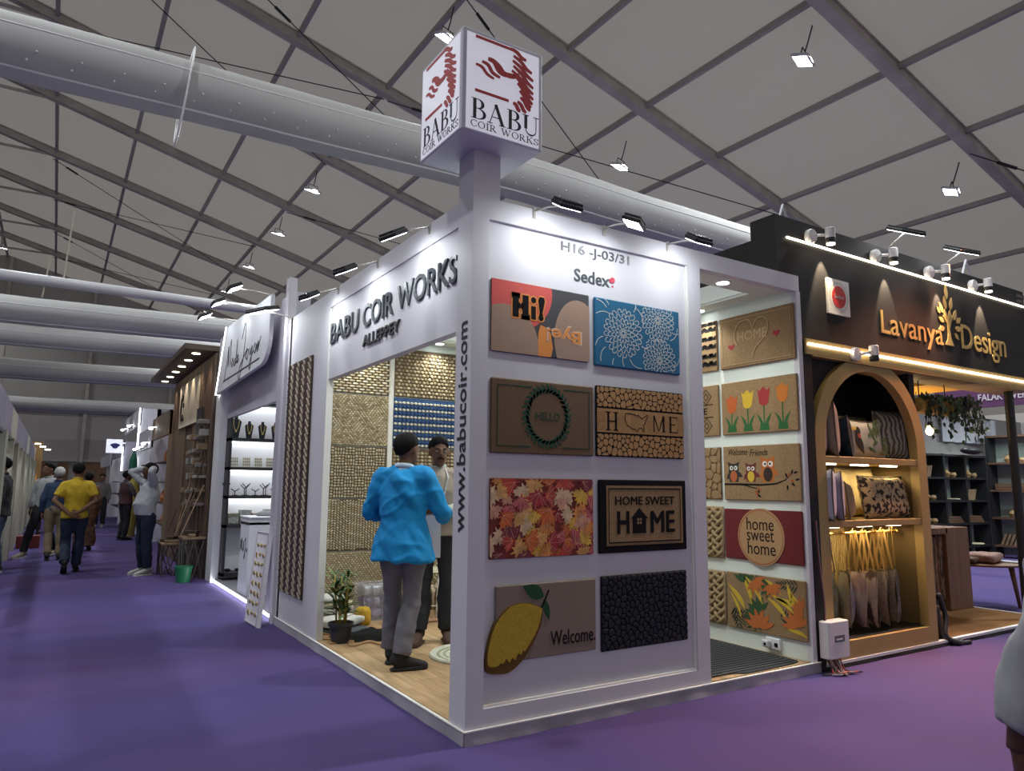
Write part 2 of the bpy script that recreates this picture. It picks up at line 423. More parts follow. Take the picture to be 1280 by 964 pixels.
# flood lights hung from purlins
fb = mat('lamp_housing', (.55, .56, .58), .4, .3)
LX = [((4.33, 9.17), 'white tent floodlight at the top edge just left of the logo cube'), ((4.29, 14.15), 'tent floodlight hanging left of the logo cube beneath the rafter'),
      ((4.36, 18.77), 'tent floodlight third in the row receding behind the cube'), ((4.47, 23.47), 'tent floodlight fourth in the receding row'),
      ((4.5, 28.5), 'small tent floodlight fifth in the receding row'), ((4.5, 33.4), 'tiny tent floodlight sixth in the receding row'), ((4.5, 38.5), 'tiny tent floodlight farthest in the receding row'),
      ((9.45, 4.21), 'bright tent floodlight hanging top right of the hall ceiling'), ((9.54, 9.62), 'tent floodlight hanging just right of the logo cube'),
      ((14.66, 4.21), 'tent floodlight hanging above the black shop fascia'), ((-5.28, 41.2), 'tiny floodlight under the ridge at far left')]
fproto = thing('tent_floodlight', LX[0][1], 'floodlight', (0, 0, 0), 'floodlights hung from the tent roof')
m = MB(); m.bbox(-.24, -.17, -.03, .24, .17, .03, .02); m.build('housing', fb, fproto)
m = MB(); m.box(-.20, -.13, -.036, .20, .13, -.03); m.build('diffuser', mat('flood_led', (1, 1, 1), emit=22, ecol=(.9, .97, 1)), fproto)
m = MB(); m.tube([(-.17, 0, .0), (-.17, .0, .16), (.17, 0, .16), (.17, 0, 0)], .012, 6); m.build('yoke', BLACKM, fproto)
m = MB(); m.tube([(0, 0, .16), (.01, 0, .35), (0, 0, .66)], .014, 6); m.build('hanging_cable', BLACKM, fproto)
first = True
for (x, y), lab in LX:
    z = zr(x) - .80
    o = fproto if first else copy_tree(fproto); first = False
    o.location = (x, y, z); o.rotation_euler = (math.radians(18), 0, .35); o['label'] = lab
    area('tent_lamp', (x, y, z - .06), (-.15, -.25, -1), .4, .3, 330, (.93, .97, 1), spread=math.radians(150))
for x, y in ((4.4, -.5), (9.5, -1), (-5, 1), (-5, 8), (-12, 4), (-5, 18), (14, 12)):
    area('tent_lamp', (x, y, zr(x) - .9), (0, 0, -1), .4, .3, 330, (.93, .97, 1), spread=math.radians(150))
# ---------------------------------------------------------------- corner booth shell
HB, HW, LX3, YB = .072, 3.153, 3.05, 3.9
pl_ = MB(); pl_.box(0, 0, .0, 3.12, 4.03, HB)
plat = S(pl_, 'floor_platform', WHITE)
sk = MB()
def drape(mb, a, b, nrm, top, n=46, amp=.010):
    """cloth-covered skirt whose lower edge wavers on the carpet"""
    a = Vector(a); b = Vector(b); nn = Vector(nrm)
    for k in range(n):
        p, q = a.lerp(b, k / n), a.lerp(b, (k + 1) / n)
        def o(i): return .006 + amp * (.5 + .5 * math.sin(i * .9) * math.cos(i * .37))
        vs = [(*p, top), (*q, top), (*(q + nn * .008), top), (*(p + nn * .008), top), (*p, 0), (*q, 0), (*(q + nn * o(k + 1)), 0), (*(p + nn * o(k)), 0)]
        mb.add(vs, [(0, 1, 2, 3), (3, 2, 6, 7), (4, 7, 6, 5), (0, 3, 7, 4), (1, 5, 6, 2)])
drape(sk, (0, 0), (3.13, 0), (0, -1), HB)
drape(sk, (0, 4.03), (0, 0), (-1, 0), HB)
S(sk, 'baseboard_front', mat('skirt_fabric', (.42, .40, .45), .8, var=.25, scale=3, bump=.3, bscale=6, dist=.02))
e = MB(); e.box(-.012, -.014, HB, 3.13, .004, HB + .007); e.box(-.012, 0, HB, .006, 4.03, HB + .007); S(e, 'trim_edge', CREAM)
woods = [mat('laminate_%s' % n, c, .42, var=.35, col2=tuple(k * .62 for k in c), scale=7, stretch=(5, .5, 1), bump=.08, bscale=30) for n, c in
         (('oak', (.50, .33, .17)), ('honey', (.56, .38, .20)), ('tan', (.44, .285, .145)))]
x = .012; k = 0
while x < 3.04:
    y = .02 - R.random() * 1.0
    while y < YB:
        y1 = y + 1.2; a, b = max(y, .02), min(y1, YB)
        if b - a > .05:
            m = MB(); m.box(x + .0015, a + .0015, HB, min(x + .19, 3.045) - .0015, b - .0015, HB + .009)
            m.build('floor_plank', woods[k % 3], plat)
        y = y1; k += 1
    x += .19; k += 1
FZ = HB + .009
def rail_frame(mb, F, w, h, x0, x1, y0, y1, d0, d1, m=0):
    """board with a recess x0..x1, y0..y1 seen from the front"""
    mb.M = F
    mb.box(0, 0, -.06, w, h, d0, m)
    mb.box(0, 0, d0, x0, h, d1, m); mb.box(x1, 0, d0, w, h, d1, m); mb.box(x0, 0, d0, x1, y0, d1, m); mb.box(x0, y1, d0, x1, h, d1, m)
fm = MB(); rail_frame(fm, frame((0, .06, 0), (1, 0, 0), (0, 0, 1)), 1.924, HW, .114, 1.802, .177, 3.02, .03, .06)
fm.M = Matrix(); fm.box(0, .12, HB, .1885, .188, HW)
S(fm, 'wall_front', WHITE)
c = MB(); c.box(.114, .012, .177, 1.802, .03, .19); c.box(1.79, .012, .19, 1.802, .03, 3.02); S(c, 'trim_recess', CREAM)
c = MB(); c.box(.0, .0, HW, .188, .188, 3.44); S(c, 'trim_corner_post', WHITE)
# header over the right opening, thin end post, side wall
c = MB(); c.box(1.924, 0, 3.02, 3.09, .07, HW); c.box(3.05, 0, HB, 3.10, .05, 3.02); S(c, 'trim_header', WHITE)
rw = mat('side_wall_paint', (.70, .76, .71), .55)
c = MB(); c.box(LX3, .05, HB, LX3 + .05, YB, HW); S(c, 'wall_right', rw)
c = MB(); c.box(0, YB, HB, LX3 + .05, YB + .06, HW); S(c, 'wall_back', rw)
c = MB(); c.box(0, 2.672, HB, .06, 4.03, HW); S(c, 'wall_left', WHITE)
c = MB(); c.box(.0, 2.664, HB, .06, 2.673, 3.0); S(c, 'trim_jamb', CREAM)
c = MB(); c.box(.012, .188, 2.344, .08, 2.664, 3.01); c.box(0, .188, 3.0, .06, 2.672, HW); S(c, 'wall_fascia', WHITE)
# soffit ring of the booth
c = MB()
for a in ((.06, .08, 3.04, .30), (.06, 3.6, 3.04, 3.9), (.06, .30, .32, 3.6), (2.83, .30, 3.04, 3.6)): c.box(a[0], a[1], 3.03, a[2], a[3], 3.05)
for a in ((.32, .30, 2.83, .31), (.32, 3.59, 2.83, 3.6), (.32, .31, .33, 3.59), (2.82, .31, 2.83, 3.59)): c.box(a[0], a[1], 3.05, a[2], a[3], 3.20)
S(c, 'ceiling_soffit', rw)
dproto = None
DL = [(2.39, .19), (2.93, .95), (2.93, 2.2), (1.65, 3.74), (.75, 3.74), (2.5, 3.74), (1.2, .19)]
for i, (x, y) in enumerate(DL):
    if dproto is None:
        dproto = thing('downlight', '', 'downlight', (0, 0, 0))
        m = MB(); m.lathe((0, 0, 0), [(.05, -.004), (.066, -.006), (.068, 0)], 20); m.build('bezel', CREAM, dproto, smooth=True)
        m = MB(); m.lathe((0, 0, 0), [(.0, -.007), (.048, -.007), (.048, -.003)], 20); m.build('led_disc', LEDW, dproto); o = dproto
    else: o = copy_tree(dproto)
    o.location = (x, y, 3.03); o['group'] = 'round downlights of the corner booth'
    o['label'] = ['round downlight in the booth soffit nearest the front header', 'round downlight above the heart doormat', 'round downlight over the side wall doormats further in',
                  'round downlight above the knobbly brown rug at the back', 'round downlight above the left rug column', 'round downlight in the back right soffit corner', 'round downlight behind the front panel'][i]
    spot('downlight_lamp', (x, y, 3.01), (0, .05 if y > 1 else .02, -1), 30 if y < 3 else 36, 125, (.96, 1, .90), .8, .05)
area('booth_fill', (1.5, 1.9, 3.16), (0, 0, -1), 1.6, 2.4, 26, (.97, 1, .90))  # added fill in the open ceiling recess, no fixture hangs there
# ---- lettering helpers -------------------------------------------------------------
def arc(cx, cy, rx, ry, a0, a1, n=12): return [(cx + rx * math.cos(math.radians(a0 + (a1 - a0) * i / n)), cy + ry * math.sin(math.radians(a0 + (a1 - a0) * i / n))) for i in range(n + 1)]
SER = {
 'B': (.72, [([(.17, 0), (.17, 1)], 'T'), ([(0, .985), (.3, .985)] + arc(.3, .755, .26, .23, 90, -90) + [(.17, .525)], 'c'), ([(.2, .525), (.32, .525)] + arc(.32, .27, .33, .255, 90, -90) + [(0, .015)], 'c')]),
 'A': (.90, [([(.12, .02), (.42, 1)], 't'), ([(.40, 1), (.76, .0)], 'T'), ([(.22, .34), (.62, .34)], 't'), ([(.0, .015), (.25, .015)], 't'), ([(.58, .015), (.9, .015)], 't')]),
 'U': (.84, [([(.18, 1), (.18, .3)], 'T'), (arc(.45, .3, .27, .285, 180, 360) + [(.72, 1)], 'c2'), ([(0, .985), (.34, .985)], 't'), ([(.58, .985), (.86, .985)], 't')]),
 'C': (.80, [(arc(.45, .5, .38, .49, 50, 310, 20), 'c'), ([(.70, .98), (.70, .72)], 't'), ([(.72, .26), (.70, .12)], 't')]),
 'O': (.92, [(arc(.46, .5, .38, .49, 0, 360, 24), 'c')]),
 'I': (.40, [([(.2, 0), (.2, 1)], 'T'), ([(0, .985), (.4, .985)], 't'), ([(0, .015), (.4, .015)], 't')]),
 'R': (.86, [([(.17, 0), (.17, 1)], 'T'), ([(0, .985), (.3, .985)] + arc(.3, .74, .28, .245, 90, -90) + [(.17, .495)], 'c'), ([(.36, .49), (.74, .02)], 'T'), ([(0, .015), (.34, .015)], 't'), ([(.66, .015), (.88, .015)], 't')]),
 'W': (1.25, [([(.1, 1), (.38, .0)], 'T'), ([(.38, 0), (.62, .9)], 't'), ([(.56, 1), (.84, 0)], 'T'), ([(.84, 0), (1.12, 1)], 't'), ([(0, .985), (.3, .985)], 't'), ([(.98, .985), (1.25, .985)], 't')]),
 'K': (.90, [([(.17, 0), (.17, 1)], 'T'), ([(.17, .38), (.7, .98)], 't'), ([(.36, .58), (.76, .02)], 'T'), ([(0, .985), (.34, .985)], 't'), ([(0, .015), (.34, .015)], 't'), ([(.54, .985), (.84, .985)], 't'), ([(.6, .015), (.9, .015)], 't')]),
 'S': (.66, [(spline([(.56, .78), (.5, .92), (.32, .985), (.12, .86), (.14, .66), (.34, .52), (.52, .38), (.52, .14), (.32, .015), (.14, .08), (.06, .26)], 5), 'c'), ([(.58, .98), (.58, .74)], 't'), ([(.05, .02), (.05, .28)], 't')]),
 ' ': (.45, [])}
def serif(mb, s, x, y, w, h, z0, z1, T=.17, t=.035, gap=.07, mi=0):
    tot = sum(SER[c][0] for c in s) + gap * (len(s) - 1); k = w / tot; cx = x
    for c in s:
        W, st = SER[c]
        for pts, md in st:
            P = [(cx + px * k, y + py * h) for px, py in pts]; wd = []
            for i in range(len(P)):
                a = P[max(i - 1, 0)]; b = P[min(i + 1, len(P) - 1)]; L = math.hypot(b[0] - a[0], b[1] - a[1]) or 1; sn = abs(b[1] - a[1]) / L
                wd.append({'T': T, 't': t * 1.3, 'c': t + (T - t) * sn ** 1.6, 'c2': t * 1.3 + (T - t) * .35 * (1 - sn)}[md] * h * (1 if md != 't' else 1))
            mb.ribbon(P, wd, z0, z1, mi)
        cx += (W + gap) * k
RED = mat('logo_red', (.48, .028, .030), .5); NAVY = mat('logo_black', (.012, .012, .03), .5)
# ---- logo cube on the corner post ------------------------------------------------
cube = thing('logo_cube', 'white lightbox cube with red striped logo on top of the corner post', 'sign', (.09, .09, 3.44))
m = MB(); m.bbox(-.19, -.19, 3.44, .37, .37, 4.08, .006); m.build('box', mat('cube_white', (.56, .55, .62), .5), cube)
facem = mat('lit_face', (.8, .8, .85), .4, emit=.34, ecol=(.86, .86, 1))
for lab, F in (('front', frame((-.19, -.19, 3.44), (1, 0, 0), (0, 0, 1))), ('side', frame((-.19, .37, 3.44), (0, -1, 0), (0, 0, 1)))):
    W_, H_ = .56, .64
    m = MB(F); m.box(.025, .012, 0, W_ - .03, H_ - .03, .006); fc = m.build('sign_face', facem, cube)
    m = MB(F); a, b = .006, .008
    U = lambda u: .02 + u * .52
    V = lambda v: .02 + v * .60
    m.box(U(.115), V(.945), a, U(.62), V(.975), b); m.box(U(.115), V(.38), a, U(.56), V(.41), b)
    zc_ = [b]
    def st(p, wd):
        P = spline([(U(x), V(y)) for x, y in p], 5); n = len(P); zc_[0] += .00012
        m.ribbon(P, [wd * (.6 + .4 * math.sin(PI * i / (n - 1))) for i in range(n)], a, zc_[0])
    st([(.12, .665), (.20, .655), (.27, .60), (.36, .575)], .022); st([(.20, .715), (.28, .70), (.34, .635), (.44, .61)], .026)
    st([(.28, .765), (.36, .755), (.43, .68), (.52, .665), (.66, .685)], .038); st([(.36, .77), (.43, .73), (.5, .67), (.62, .67), (.7, .72)], .03)
    for q, (x0, y0, x1, y1) in enumerate([(.58, .965, .80, .90), (.62, .90, .88, .78), (.61, .845, .90, .70), (.62, .79, .90, .62), (.60, .735, .90, .555), (.64, .69, .90, .495), (.68, .62, .89, .44), (.71, .545, .87, .40), (.72, .475, .86, .365), (.68, .42, .80, .33), (.62, .39, .72, .325)]):
        mx, my = (x0 + x1) / 2, (y0 + y1) / 2
        st([(x0, y0), (x0 * .6 + x1 * .4, y0 * .6 + y1 * .4 + .012), (x0 * .3 + x1 * .7, y0 * .3 + y1 * .7 - .010), (x1, y1)], .027)
    m.build('logo_print', RED, cube)
    m = MB(F); serif(m, 'BABU', U(.07), V(.10), .47, .125, a, b, .17, .03); serif(m, 'COIR WORKS', U(.065), V(.015), .475, .040, a, b, .15, .05); m.build('lettering', NAVY, cube)
# ---- signs ------------------------------------------------------------------------
GREY3 = mat('raised_grey_letters', (.055, .065, .075), .35, .3)
sg = thing('fascia_lettering', 'raised grey letters BABU COIR WORKS ALLEPPEY on the white left fascia', 'sign', (.04, 1.4, 2.48))
m = MB(frame((.0115, 2.63, 0), (0, -1, 0), (0, 0, 1)))
# the last letter tucks behind the post
text(m, 'BABU', 0.01, 2.655, .70, .185, 0, .014, off=.008); text(m, 'COIR', .815, 2.655, .61, .185, 0, .014, off=.008); text(m, 'WORKS', 1.51, 2.655, .92, .185, 0, .014, off=.008)
letters(m, 'letter', GREY3, sg)
m = MB(frame((.0115, 2.63, 0), (0, -1, 0), (0, 0, 1))); text(m, 'ALLEPPEY', .83, 2.50, .73, .088, 0, .014, off=.012); letters(m, 'small_letter', mat('dark_letters', (.03, .03, .033), .4), sg)
ww = MB(frame((-.001, .155, 1.14), (0, 0, 1), (0, 1, 0)))   # reads upward on the post side
ww = MB(Matrix(((0, 0, -1, 0), (0, -1, 0, .155), (1, 0, 0, 1.14), (0, 0, 0, 1))))
ww = MB(frame((0, .045, 1.14), (0, 0, 1), (0, 1, 0)))
text(ww, 'www.babucoir.com', 0, 0, 1.24, .105, 0, .003, off=.012)
ww.build('web_address', mat('vinyl_black', (.02, .02, .025), .4), label='black vertical lettering www.babucoir.com on the corner post side', cat='lettering')
m = MB(frame((0, .03, 0), (1, 0, 0), (0, 0, 1))); text(m, 'H16 -J-03/31', .675, 2.915, .585, .082, 0, .004, off=.006)
m.build('stall_number', mat('grey_vinyl', (.07, .075, .085), .4), label='grey stall number H16 -J-03/31 at the top of the front panel', cat='lettering')
sx = thing('certification_logo', 'dark grey wordmark with a small red dot under the stall number', 'logo', (.95, .03, 2.74))
m = MB(frame((0, .03, 0), (1, 0, 0), (0, 0, 1))); text(m, 'Sedex', .78, 2.745, .30, .088, 0, .004, off=.012); m.build('letters', mat('slate_vinyl', (.04, .055, .06), .4), sx)
m = MB(frame((0, .03, 0), (1, 0, 0), (0, 0, 1))); m.prism(circ(1.105, 2.80, .020), 0, .006); m.prism(circ(1.09, 2.795, .014), 0, .0062); m.box(1.10, 2.752, 0, 1.112, 2.764, .004); m.build('dot', mat('crimson_vinyl', (.55, .02, .06), .4), sx)
# ---- arm floodlights ----------------------------------------------------------------
def armlight(name, mount, lamp, look, lab, power, rz=0, size=(.17, .13)):
    t = thing('arm_floodlight', lab, 'floodlight', mount, 'arm floodlights of the corner booth')
    m = MB(); d = Vector(lamp) - Vector(mount)
    m.cyl((mount[0], mount[1], mount[2] - .05), (mount[0], mount[1], mount[2] + .02), .012, 8); m.build('clamp', STEEL, t)
    m = MB(); m.tube([mount, Vector(mount) + d * .5 + Vector((0, 0, .012)), Vector(lamp) - d.normalized() * .03], .006, 8); m.build('arm', STEEL, t, smooth=True)
    q = Vector(look).normalized().to_track_quat('-Z', 'Y').to_matrix().to_4x4(); q.translation = Vector(lamp)
    sx, sy = size; m = MB(q)
    m.bbox(-sx / 2, -sy / 2, -.012, sx / 2, sy / 2, .018, .008)
    for k in range(7): m.box(-sx / 2 + .01 + k * (sx - .03) / 6, -sy / 2 + .01, .018, -sx / 2 + .018 + k * (sx - .03) / 6, sy / 2 - .01, .032)
    m.build('lamp_body', BLACKM, t)
    m = MB(q); m.box(-sx / 2 + .012, -sy / 2 + .012, -.015, sx / 2 - .012, sy / 2 - .012, -.012); m.build('lamp_glass', LEDW, t)
    o = area('arm_lamp', Vector(lamp) + Vector(look).normalized() * .02, look, sx * .8, sy * .8, power, (.93, .98, 1), spread=math.radians(165))
    return t
for x, lab, tilt in ((.44, 'black arm floodlight on the front wall nearest the corner post', -.55), (1.01, 'black arm floodlight with glowing face in the middle above the stall number', -.2), (1.60, 'black arm floodlight above the right end of the front panel', -.5)):
    armlight('arm_floodlight', (x, 0.0, 3.14), (x + (.04 if x < 1 else 0), -.30, 3.085), (0, .62, -1) if tilt < -.3 else (-.25, .35, -1), lab, 2.2)
for y, lab in ((.6, 'black arm floodlight over the word WORKS on the left fascia'), (1.52, 'black arm floodlight over the middle of the left fascia'), (2.44, 'black arm floodlight at the far end of the left fascia')):
    armlight('arm_floodlight', (0.0, y, 3.13), (-.26, y, 3.02), (.55, .15, -1), lab, 2.2)
# ---------------------------------------------------------------- doormats
def mat_thing(name, label, F, w, h, t, m, group, r=.006, poly=None, cat='doormat', bend=0):
    o = F @ Vector((w / 2, 0, 0))
    th = thing(name, label, cat, tuple(o), group)
    b = MB(F)
    if poly: b.prism(poly, .001, t)
    else:
        b.bbox(0, 0, .001, w, h, t, r)
    b.build('mat_base', m, th)
    return th
def prints(F): return MB(F)
FR = lambda x, z: frame((x, .029, z), (1, 0, 0), (0, 0, 1))
G1 = 'doormats hung on the front panel'; G2 = 'doormats hung on the side wall of the booth'
# 1 Hi / Bye
F = FR(.142, 2.195 + .015); w_, h_ = .75, .45
t = mat_thing('doormat', 'tan, red and orange doormat printed Hi! and an upside down Bye!', F, w_, h_, .016, flat('slate_pile', (.05, .05, .055), bump=.4, bscale=300), G1)
TAN = flat('tan_pile', (.36, .235, .165), .9, var=.2, scale=120, bump=.5, bscale=300, dist=.003)
TOR = flat('orange_pile', (.75, .27, .06), .9, var=.2, scale=120); CORAL = flat('coral_pile', (.62, .10, .085), .9, var=.12, scale=120)
z = .0165
def lay(F, name, mt, fn, th, **k):
    m = MB(F); fn(m); return m.build(name, mt, th, **k)
def cpoly(m, P, z0, z1, i=0.002):
    P = clip(P, i, i, w_ - i, h_ - i)
    if len(P) > 2: m.prism(P, z0, z1)
lay(F, 'red_patch', CORAL, lambda m: cpoly(m, circ(.15, .40, .30, .26, 40), .014, z), t)
lay(F, 'tan_patch', TAN, lambda m: cpoly(m, circ(.10, .05, .245, .25, 40), .014, z + .0008), t)
lay(F, 'orange_patch', TOR, lambda m: cpoly(m, [(.30, 0), (.34, .07), (.345, .15), (.36, .20), (.40, .19), (.44, .15), (.455, .06), (.44, 0)], .014, z + .0003), t)
lay(F, 'tan_patch', TAN, lambda m: cpoly(m, circ(.655, .13, .19, .27, 40), .014, z + .001), t)
def hi_shapes(m, g, z0, z1):
    for a in ((.150, .228, .196, .373), (.222, .228, .268, .373), (.19, .288, .23, .314), (.287, .228, .323, .312), (.146, .356, .200, .373), (.218, .228, .272, .243)): m.box(a[0] - g, a[1] - g, z0, a[2] + g, a[3] + g, z1)
    m.prism(circ(.305, .351, .020 + g, n=16), z0, z1); m.prism(circ(.362, .244, .020 + g, n=16), z0, z1)
    m.prism([(.352 - g * .5, .270 - g), (.372 + g * .5, .270 - g), (.392 + g, .355), (.385, .378 + g), (.350, .378 + g), (.340 - g, .355)], z0, z1)
m = MB(F); hi_shapes(m, .009, z, z + .0022); m.build('letter_outline', TOR, t, kind='stuff')
m = MB(F); hi_shapes(m, 0, z, z + .003); m.build('letters', INK, t, kind='stuff')
m = MB(F); text(m, 'Bye!', .405, .10, .28, .12, z, z + .0022, off=.028, rot=PI); m.build('letter_outline', mat('cream_pile', (.62, .48, .36), .9), t)
m = MB(F); text(m, 'Bye!', .415, .107, .26, .105, z, z + .003, off=.018, rot=PI); m.build('letters', TOR, t)
# 2 blue dahlias
F = FR(.933, 2.197); w_, h_ = .775, .46
t = mat_thing('doormat', 'deep blue doormat with white line drawn dahlias', F, w_, h_, .022, flat('teal_blue_pile', (.012, .125, .245), .95, var=.25, scale=140, bump=.5, bscale=300, dist=.004), G1)
LN = flat('pale_line', (.55, .56, .52), .8)
def seg_in(P, i=.004):
    out = []; cur = []
    for p in P:
        if i < p[0] < w_ - i and i < p[1] < h_ - i: cur.append(p)
        else:
            if len(cur) > 1: out.append(cur)
            cur = []
    if len(cur) > 1: out.append(cur)
    return out
def dahlia(mb, cx, cy, r, rings=5, sq=1.0):
    for k in range(rings):
        rr = r * (k + 1) / rings; n = 9 + 3 * k; pr = rr * 2.2 / n
        for i in range(n):
            a = 2 * PI * (i + .5 * (k % 2)) / n + R.uniform(-.05, .05); L = r / rings * 1.25
            P = []
            for q in range(9):
                b = -PI / 2 * 1.15 + PI * 1.15 * q / 8; P.append((rr - L * .55 + L * .55 * math.cos(b) + L * .1, pr * .95 * math.sin(b)))
            P = [(cx + (x * math.cos(a) - y * math.sin(a)) * 1, cy + (x * math.sin(a) + y * math.cos(a)) * sq) for x, y in P]
            for sgm in seg_in(P): mb.ribbon(sgm, .0042, .020, .0235)
m = MB(F)
dahlia(m, .245, .24, .165); dahlia(m, .565, .37, .150); dahlia(m, .575, .085, .15)
for c0, a, l in (((.10, .40), 2.2, .12), ((.13, .36), 2.7, .12), ((.07, .2), 3.3, .08), ((.09, .13), 3.6, .08), ((.24, .08), -1.9, .08), ((.3, .07), -1.2, .09), ((.36, .42), 1.3, .06), ((.12, .42), 1.9, .06), ((.42, .30), 1.2, .10), ((.68, .24), .2, .09), ((.7, .3), -.5, .08), ((.45, .2), 0, .03), ((.41, .17), -.6, .06), ((.16, .06), -2.2, .07), ((.34, .40), .8, .07), ((.7, .05), .1, .07)):
    P = [(c0[0] + l * q / 6 * math.cos(a + q * .09), c0[1] + l * q / 6 * math.sin(a + q * .09)) for q in range(9)]
    for sgm in seg_in(P): m.ribbon(sgm, .0045, .020, .0235)
m.build('flower_lines', LN, t, kind='stuff')
# 3 HELLO wreath
F = FR(.146, 1.60); w_, h_ = .772, .449
t = mat_thing('doormat', 'dark brown coir doormat with green leaf wreath around HELLO', F, w_, h_, .022, COIRD, G1)
GRN = flat('dark_green_print', (.012, .07, .04), .95, var=.2, scale=200)
m = MB(F)
def leaf_poly(x, y, a, L, W, n=5):
    P = [(L * i / n, W * math.sin(PI * (i / n) ** .8)) for i in range(n + 1)] + [(L * i / n, -W * math.sin(PI * (i / n) ** .8)) for i in range(n - 1, 0, -1)]
    return [(x + u * math.cos(a) - v * math.sin(a), y + u * math.sin(a) + v * math.cos(a)) for u, v in P]
for i in range(34):
    a = 2 * PI * i / 34; rx, ry = .158, .172
    cx, cy = .405 + rx * math.cos(a), .235 + ry * math.sin(a)
    for s_, q in ((1, .8), (-1, .8), (1, -.2)):
        m.prism(leaf_poly(cx, cy, a + PI / 2 + s_ * .75 + R.uniform(-.2, .2), .042, .0085), .0205, .0235 + .0004 * (i % 3))
m.build('wreath_leaf', GRN, t, kind='stuff')
m = MB(F); m.ribbon(circ(.405, .235, .158, .172, 36), .006, .0205, .0229, closed=True)
text(m, 'HELLO', .32, .21, .18, .052, .0205, .0237, off=.004)
for P in ([(.29, .41), (.045, .41), (.045, .045), (.28, .045)], [(.53, .41), (.735, .41), (.735, .045), (.52, .045)]): m.ribbon(P, .008, .0205, .0235)
m.build('green_print', GRN, t)
# 4 HOME with map and crazed stones
F = FR(.942, 1.603); w_, h_ = .785, .462
t = mat_thing('doormat', 'light coir doormat printed HOME between two bands of cracked stones', F, w_, h_, .022, INK, G1, poly=None)
CP = flat('light_coir_print', (.46, .255, .10), .95, var=.35, scale=110, bump=.4, bscale=300, dist=.003)
rr = random.Random(3); m = MB(F)
for y0, y1 in ((.006, .145), (.325, .456)):
    for P in cells(scatter_pts(rr, .004, y0, .781, y1, 62), .004, y0, .781, y1, .0055): m.prism(rounded(P, 1), .021, .0238)
m.build('stone_print', CP, t, kind='stuff')
m = MB(F); m.prism([(.004, .157), (.781, .157), (.781, .313), (.004, .313)], .021, .0234); m.build('middle_band', CP, t)
m = MB(F); z0, z1 = .0232, .0245
for x, s_ in ((.075, 'I'), (.14, 'I')): serif(m, 'I', x, .172, .042, .12, z0, z1, .14, .045)
m.box(.092, .228, z0, .165, .236, z1)
serif(m, 'A', .0, .0, .0001, .0001, z0, z1)
for P, wd in (([(.50, .18), (.50, .29)], .008), ([(.50, .29), (.545, .185), (.59, .29)], .012), ([(.59, .29), (.59, .18)], .016), ([(.49, .182), (.512, .182)], .004), ([(.575, .182), (.607, .182)], .004),
              ([(.655, .18), (.655, .29)], .016), ([(.64, .288), (.72, .288), (.72, .268)], .006), ([(.655, .236), (.70, .236)], .006), ([(.64, .182), (.725, .182), (.725, .203)], .006)):
    m.ribbon(P, wd, z0, z1)
mp_ = [(.245, .288), (.275, .292), (.33, .285), (.345, .278), (.36, .285), (.375, .272), (.395, .262), (.43, .285), (.445, .292), (.44, .27), (.425, .255), (.42, .235), (.405, .215), (.412, .178), (.402, .172), (.39, .198), (.365, .196), (.345, .172), (.33, .19), (.31, .188), (.285, .2), (.262, .208), (.245, .235), (.24, .265)]
m.ribbon([(x, y) for x, y in mp_], .0055, z0, z1, closed=True)
m.build('letters', INK, t)
m = MB(F); 
for k in range(9): m.ribbon(spline([(.01 + .0, .17 + k * .016), (.06, .175 + k * .016 + R.uniform(-.01, .01)), (.075, .165 + k * .016)], 4), .0016, z0, z1 - .0008)
for cx in (.03, .205, .33, .46, .62, .76):
    for k in range(4): m.ribbon(circ(cx, .235, .008 + .009 * k, .012 + .013 * k, 14), .0015, z0, z1 - .0009, closed=True)
m.build('grain_lines', mat('brown_grain', (.17, .08, .03), .9), t, kind='stuff')
# 5 autumn leaves
F = FR(.150, .985); w_, h_ = .765, .468
t = mat_thing('doormat', 'doormat covered in printed red and orange autumn maple leaves', F, w_, h_, .014, flat('maroon_print', (.22, .025, .02), .8, var=.5, scale=14), G1)
def maple(cx, cy, s_, a):
    T = [(0, 1), (.14, .66), (.34, .80), (.30, .45), (.62, .62), (.60, .45), (.96, .40), (.66, .14), (.74, .0), (.30, -.16), (.42, -.42), (.08, -.28), (.03, -.62)]
    T += [(-x, y) for x, y in T[::-1] if x > .001]
    return [(cx + s_ * (x * math.cos(a) - y * math.sin(a)), cy + s_ * (x * math.sin(a) + y * math.cos(a))) for x, y in T]
LC = [(.62, .12, .02), (.70, .24, .04), (.75, .38, .10), (.55, .05, .03), (.78, .55, .32), (.40, .02, .03), (.74, .45, .04), (.72, .34, .22), (.50, .08, .10), (.22, .02, .04)]
LM = [flat('leaf_print_%s' % n, c, .75, var=.45, scale=24, col2=tuple(min(1, k * .55 + .02) for k in c)) for n, c in zip(('rust', 'orange', 'amber', 'red', 'peach', 'crimson', 'gold', 'salmon', 'rose', 'wine'), LC)]
VM = flat('leaf_vein_print', (.80, .50, .26), .8)
rr = random.Random(11)
pts = scatter_pts(rr, .0, .0, w_, h_, 62)
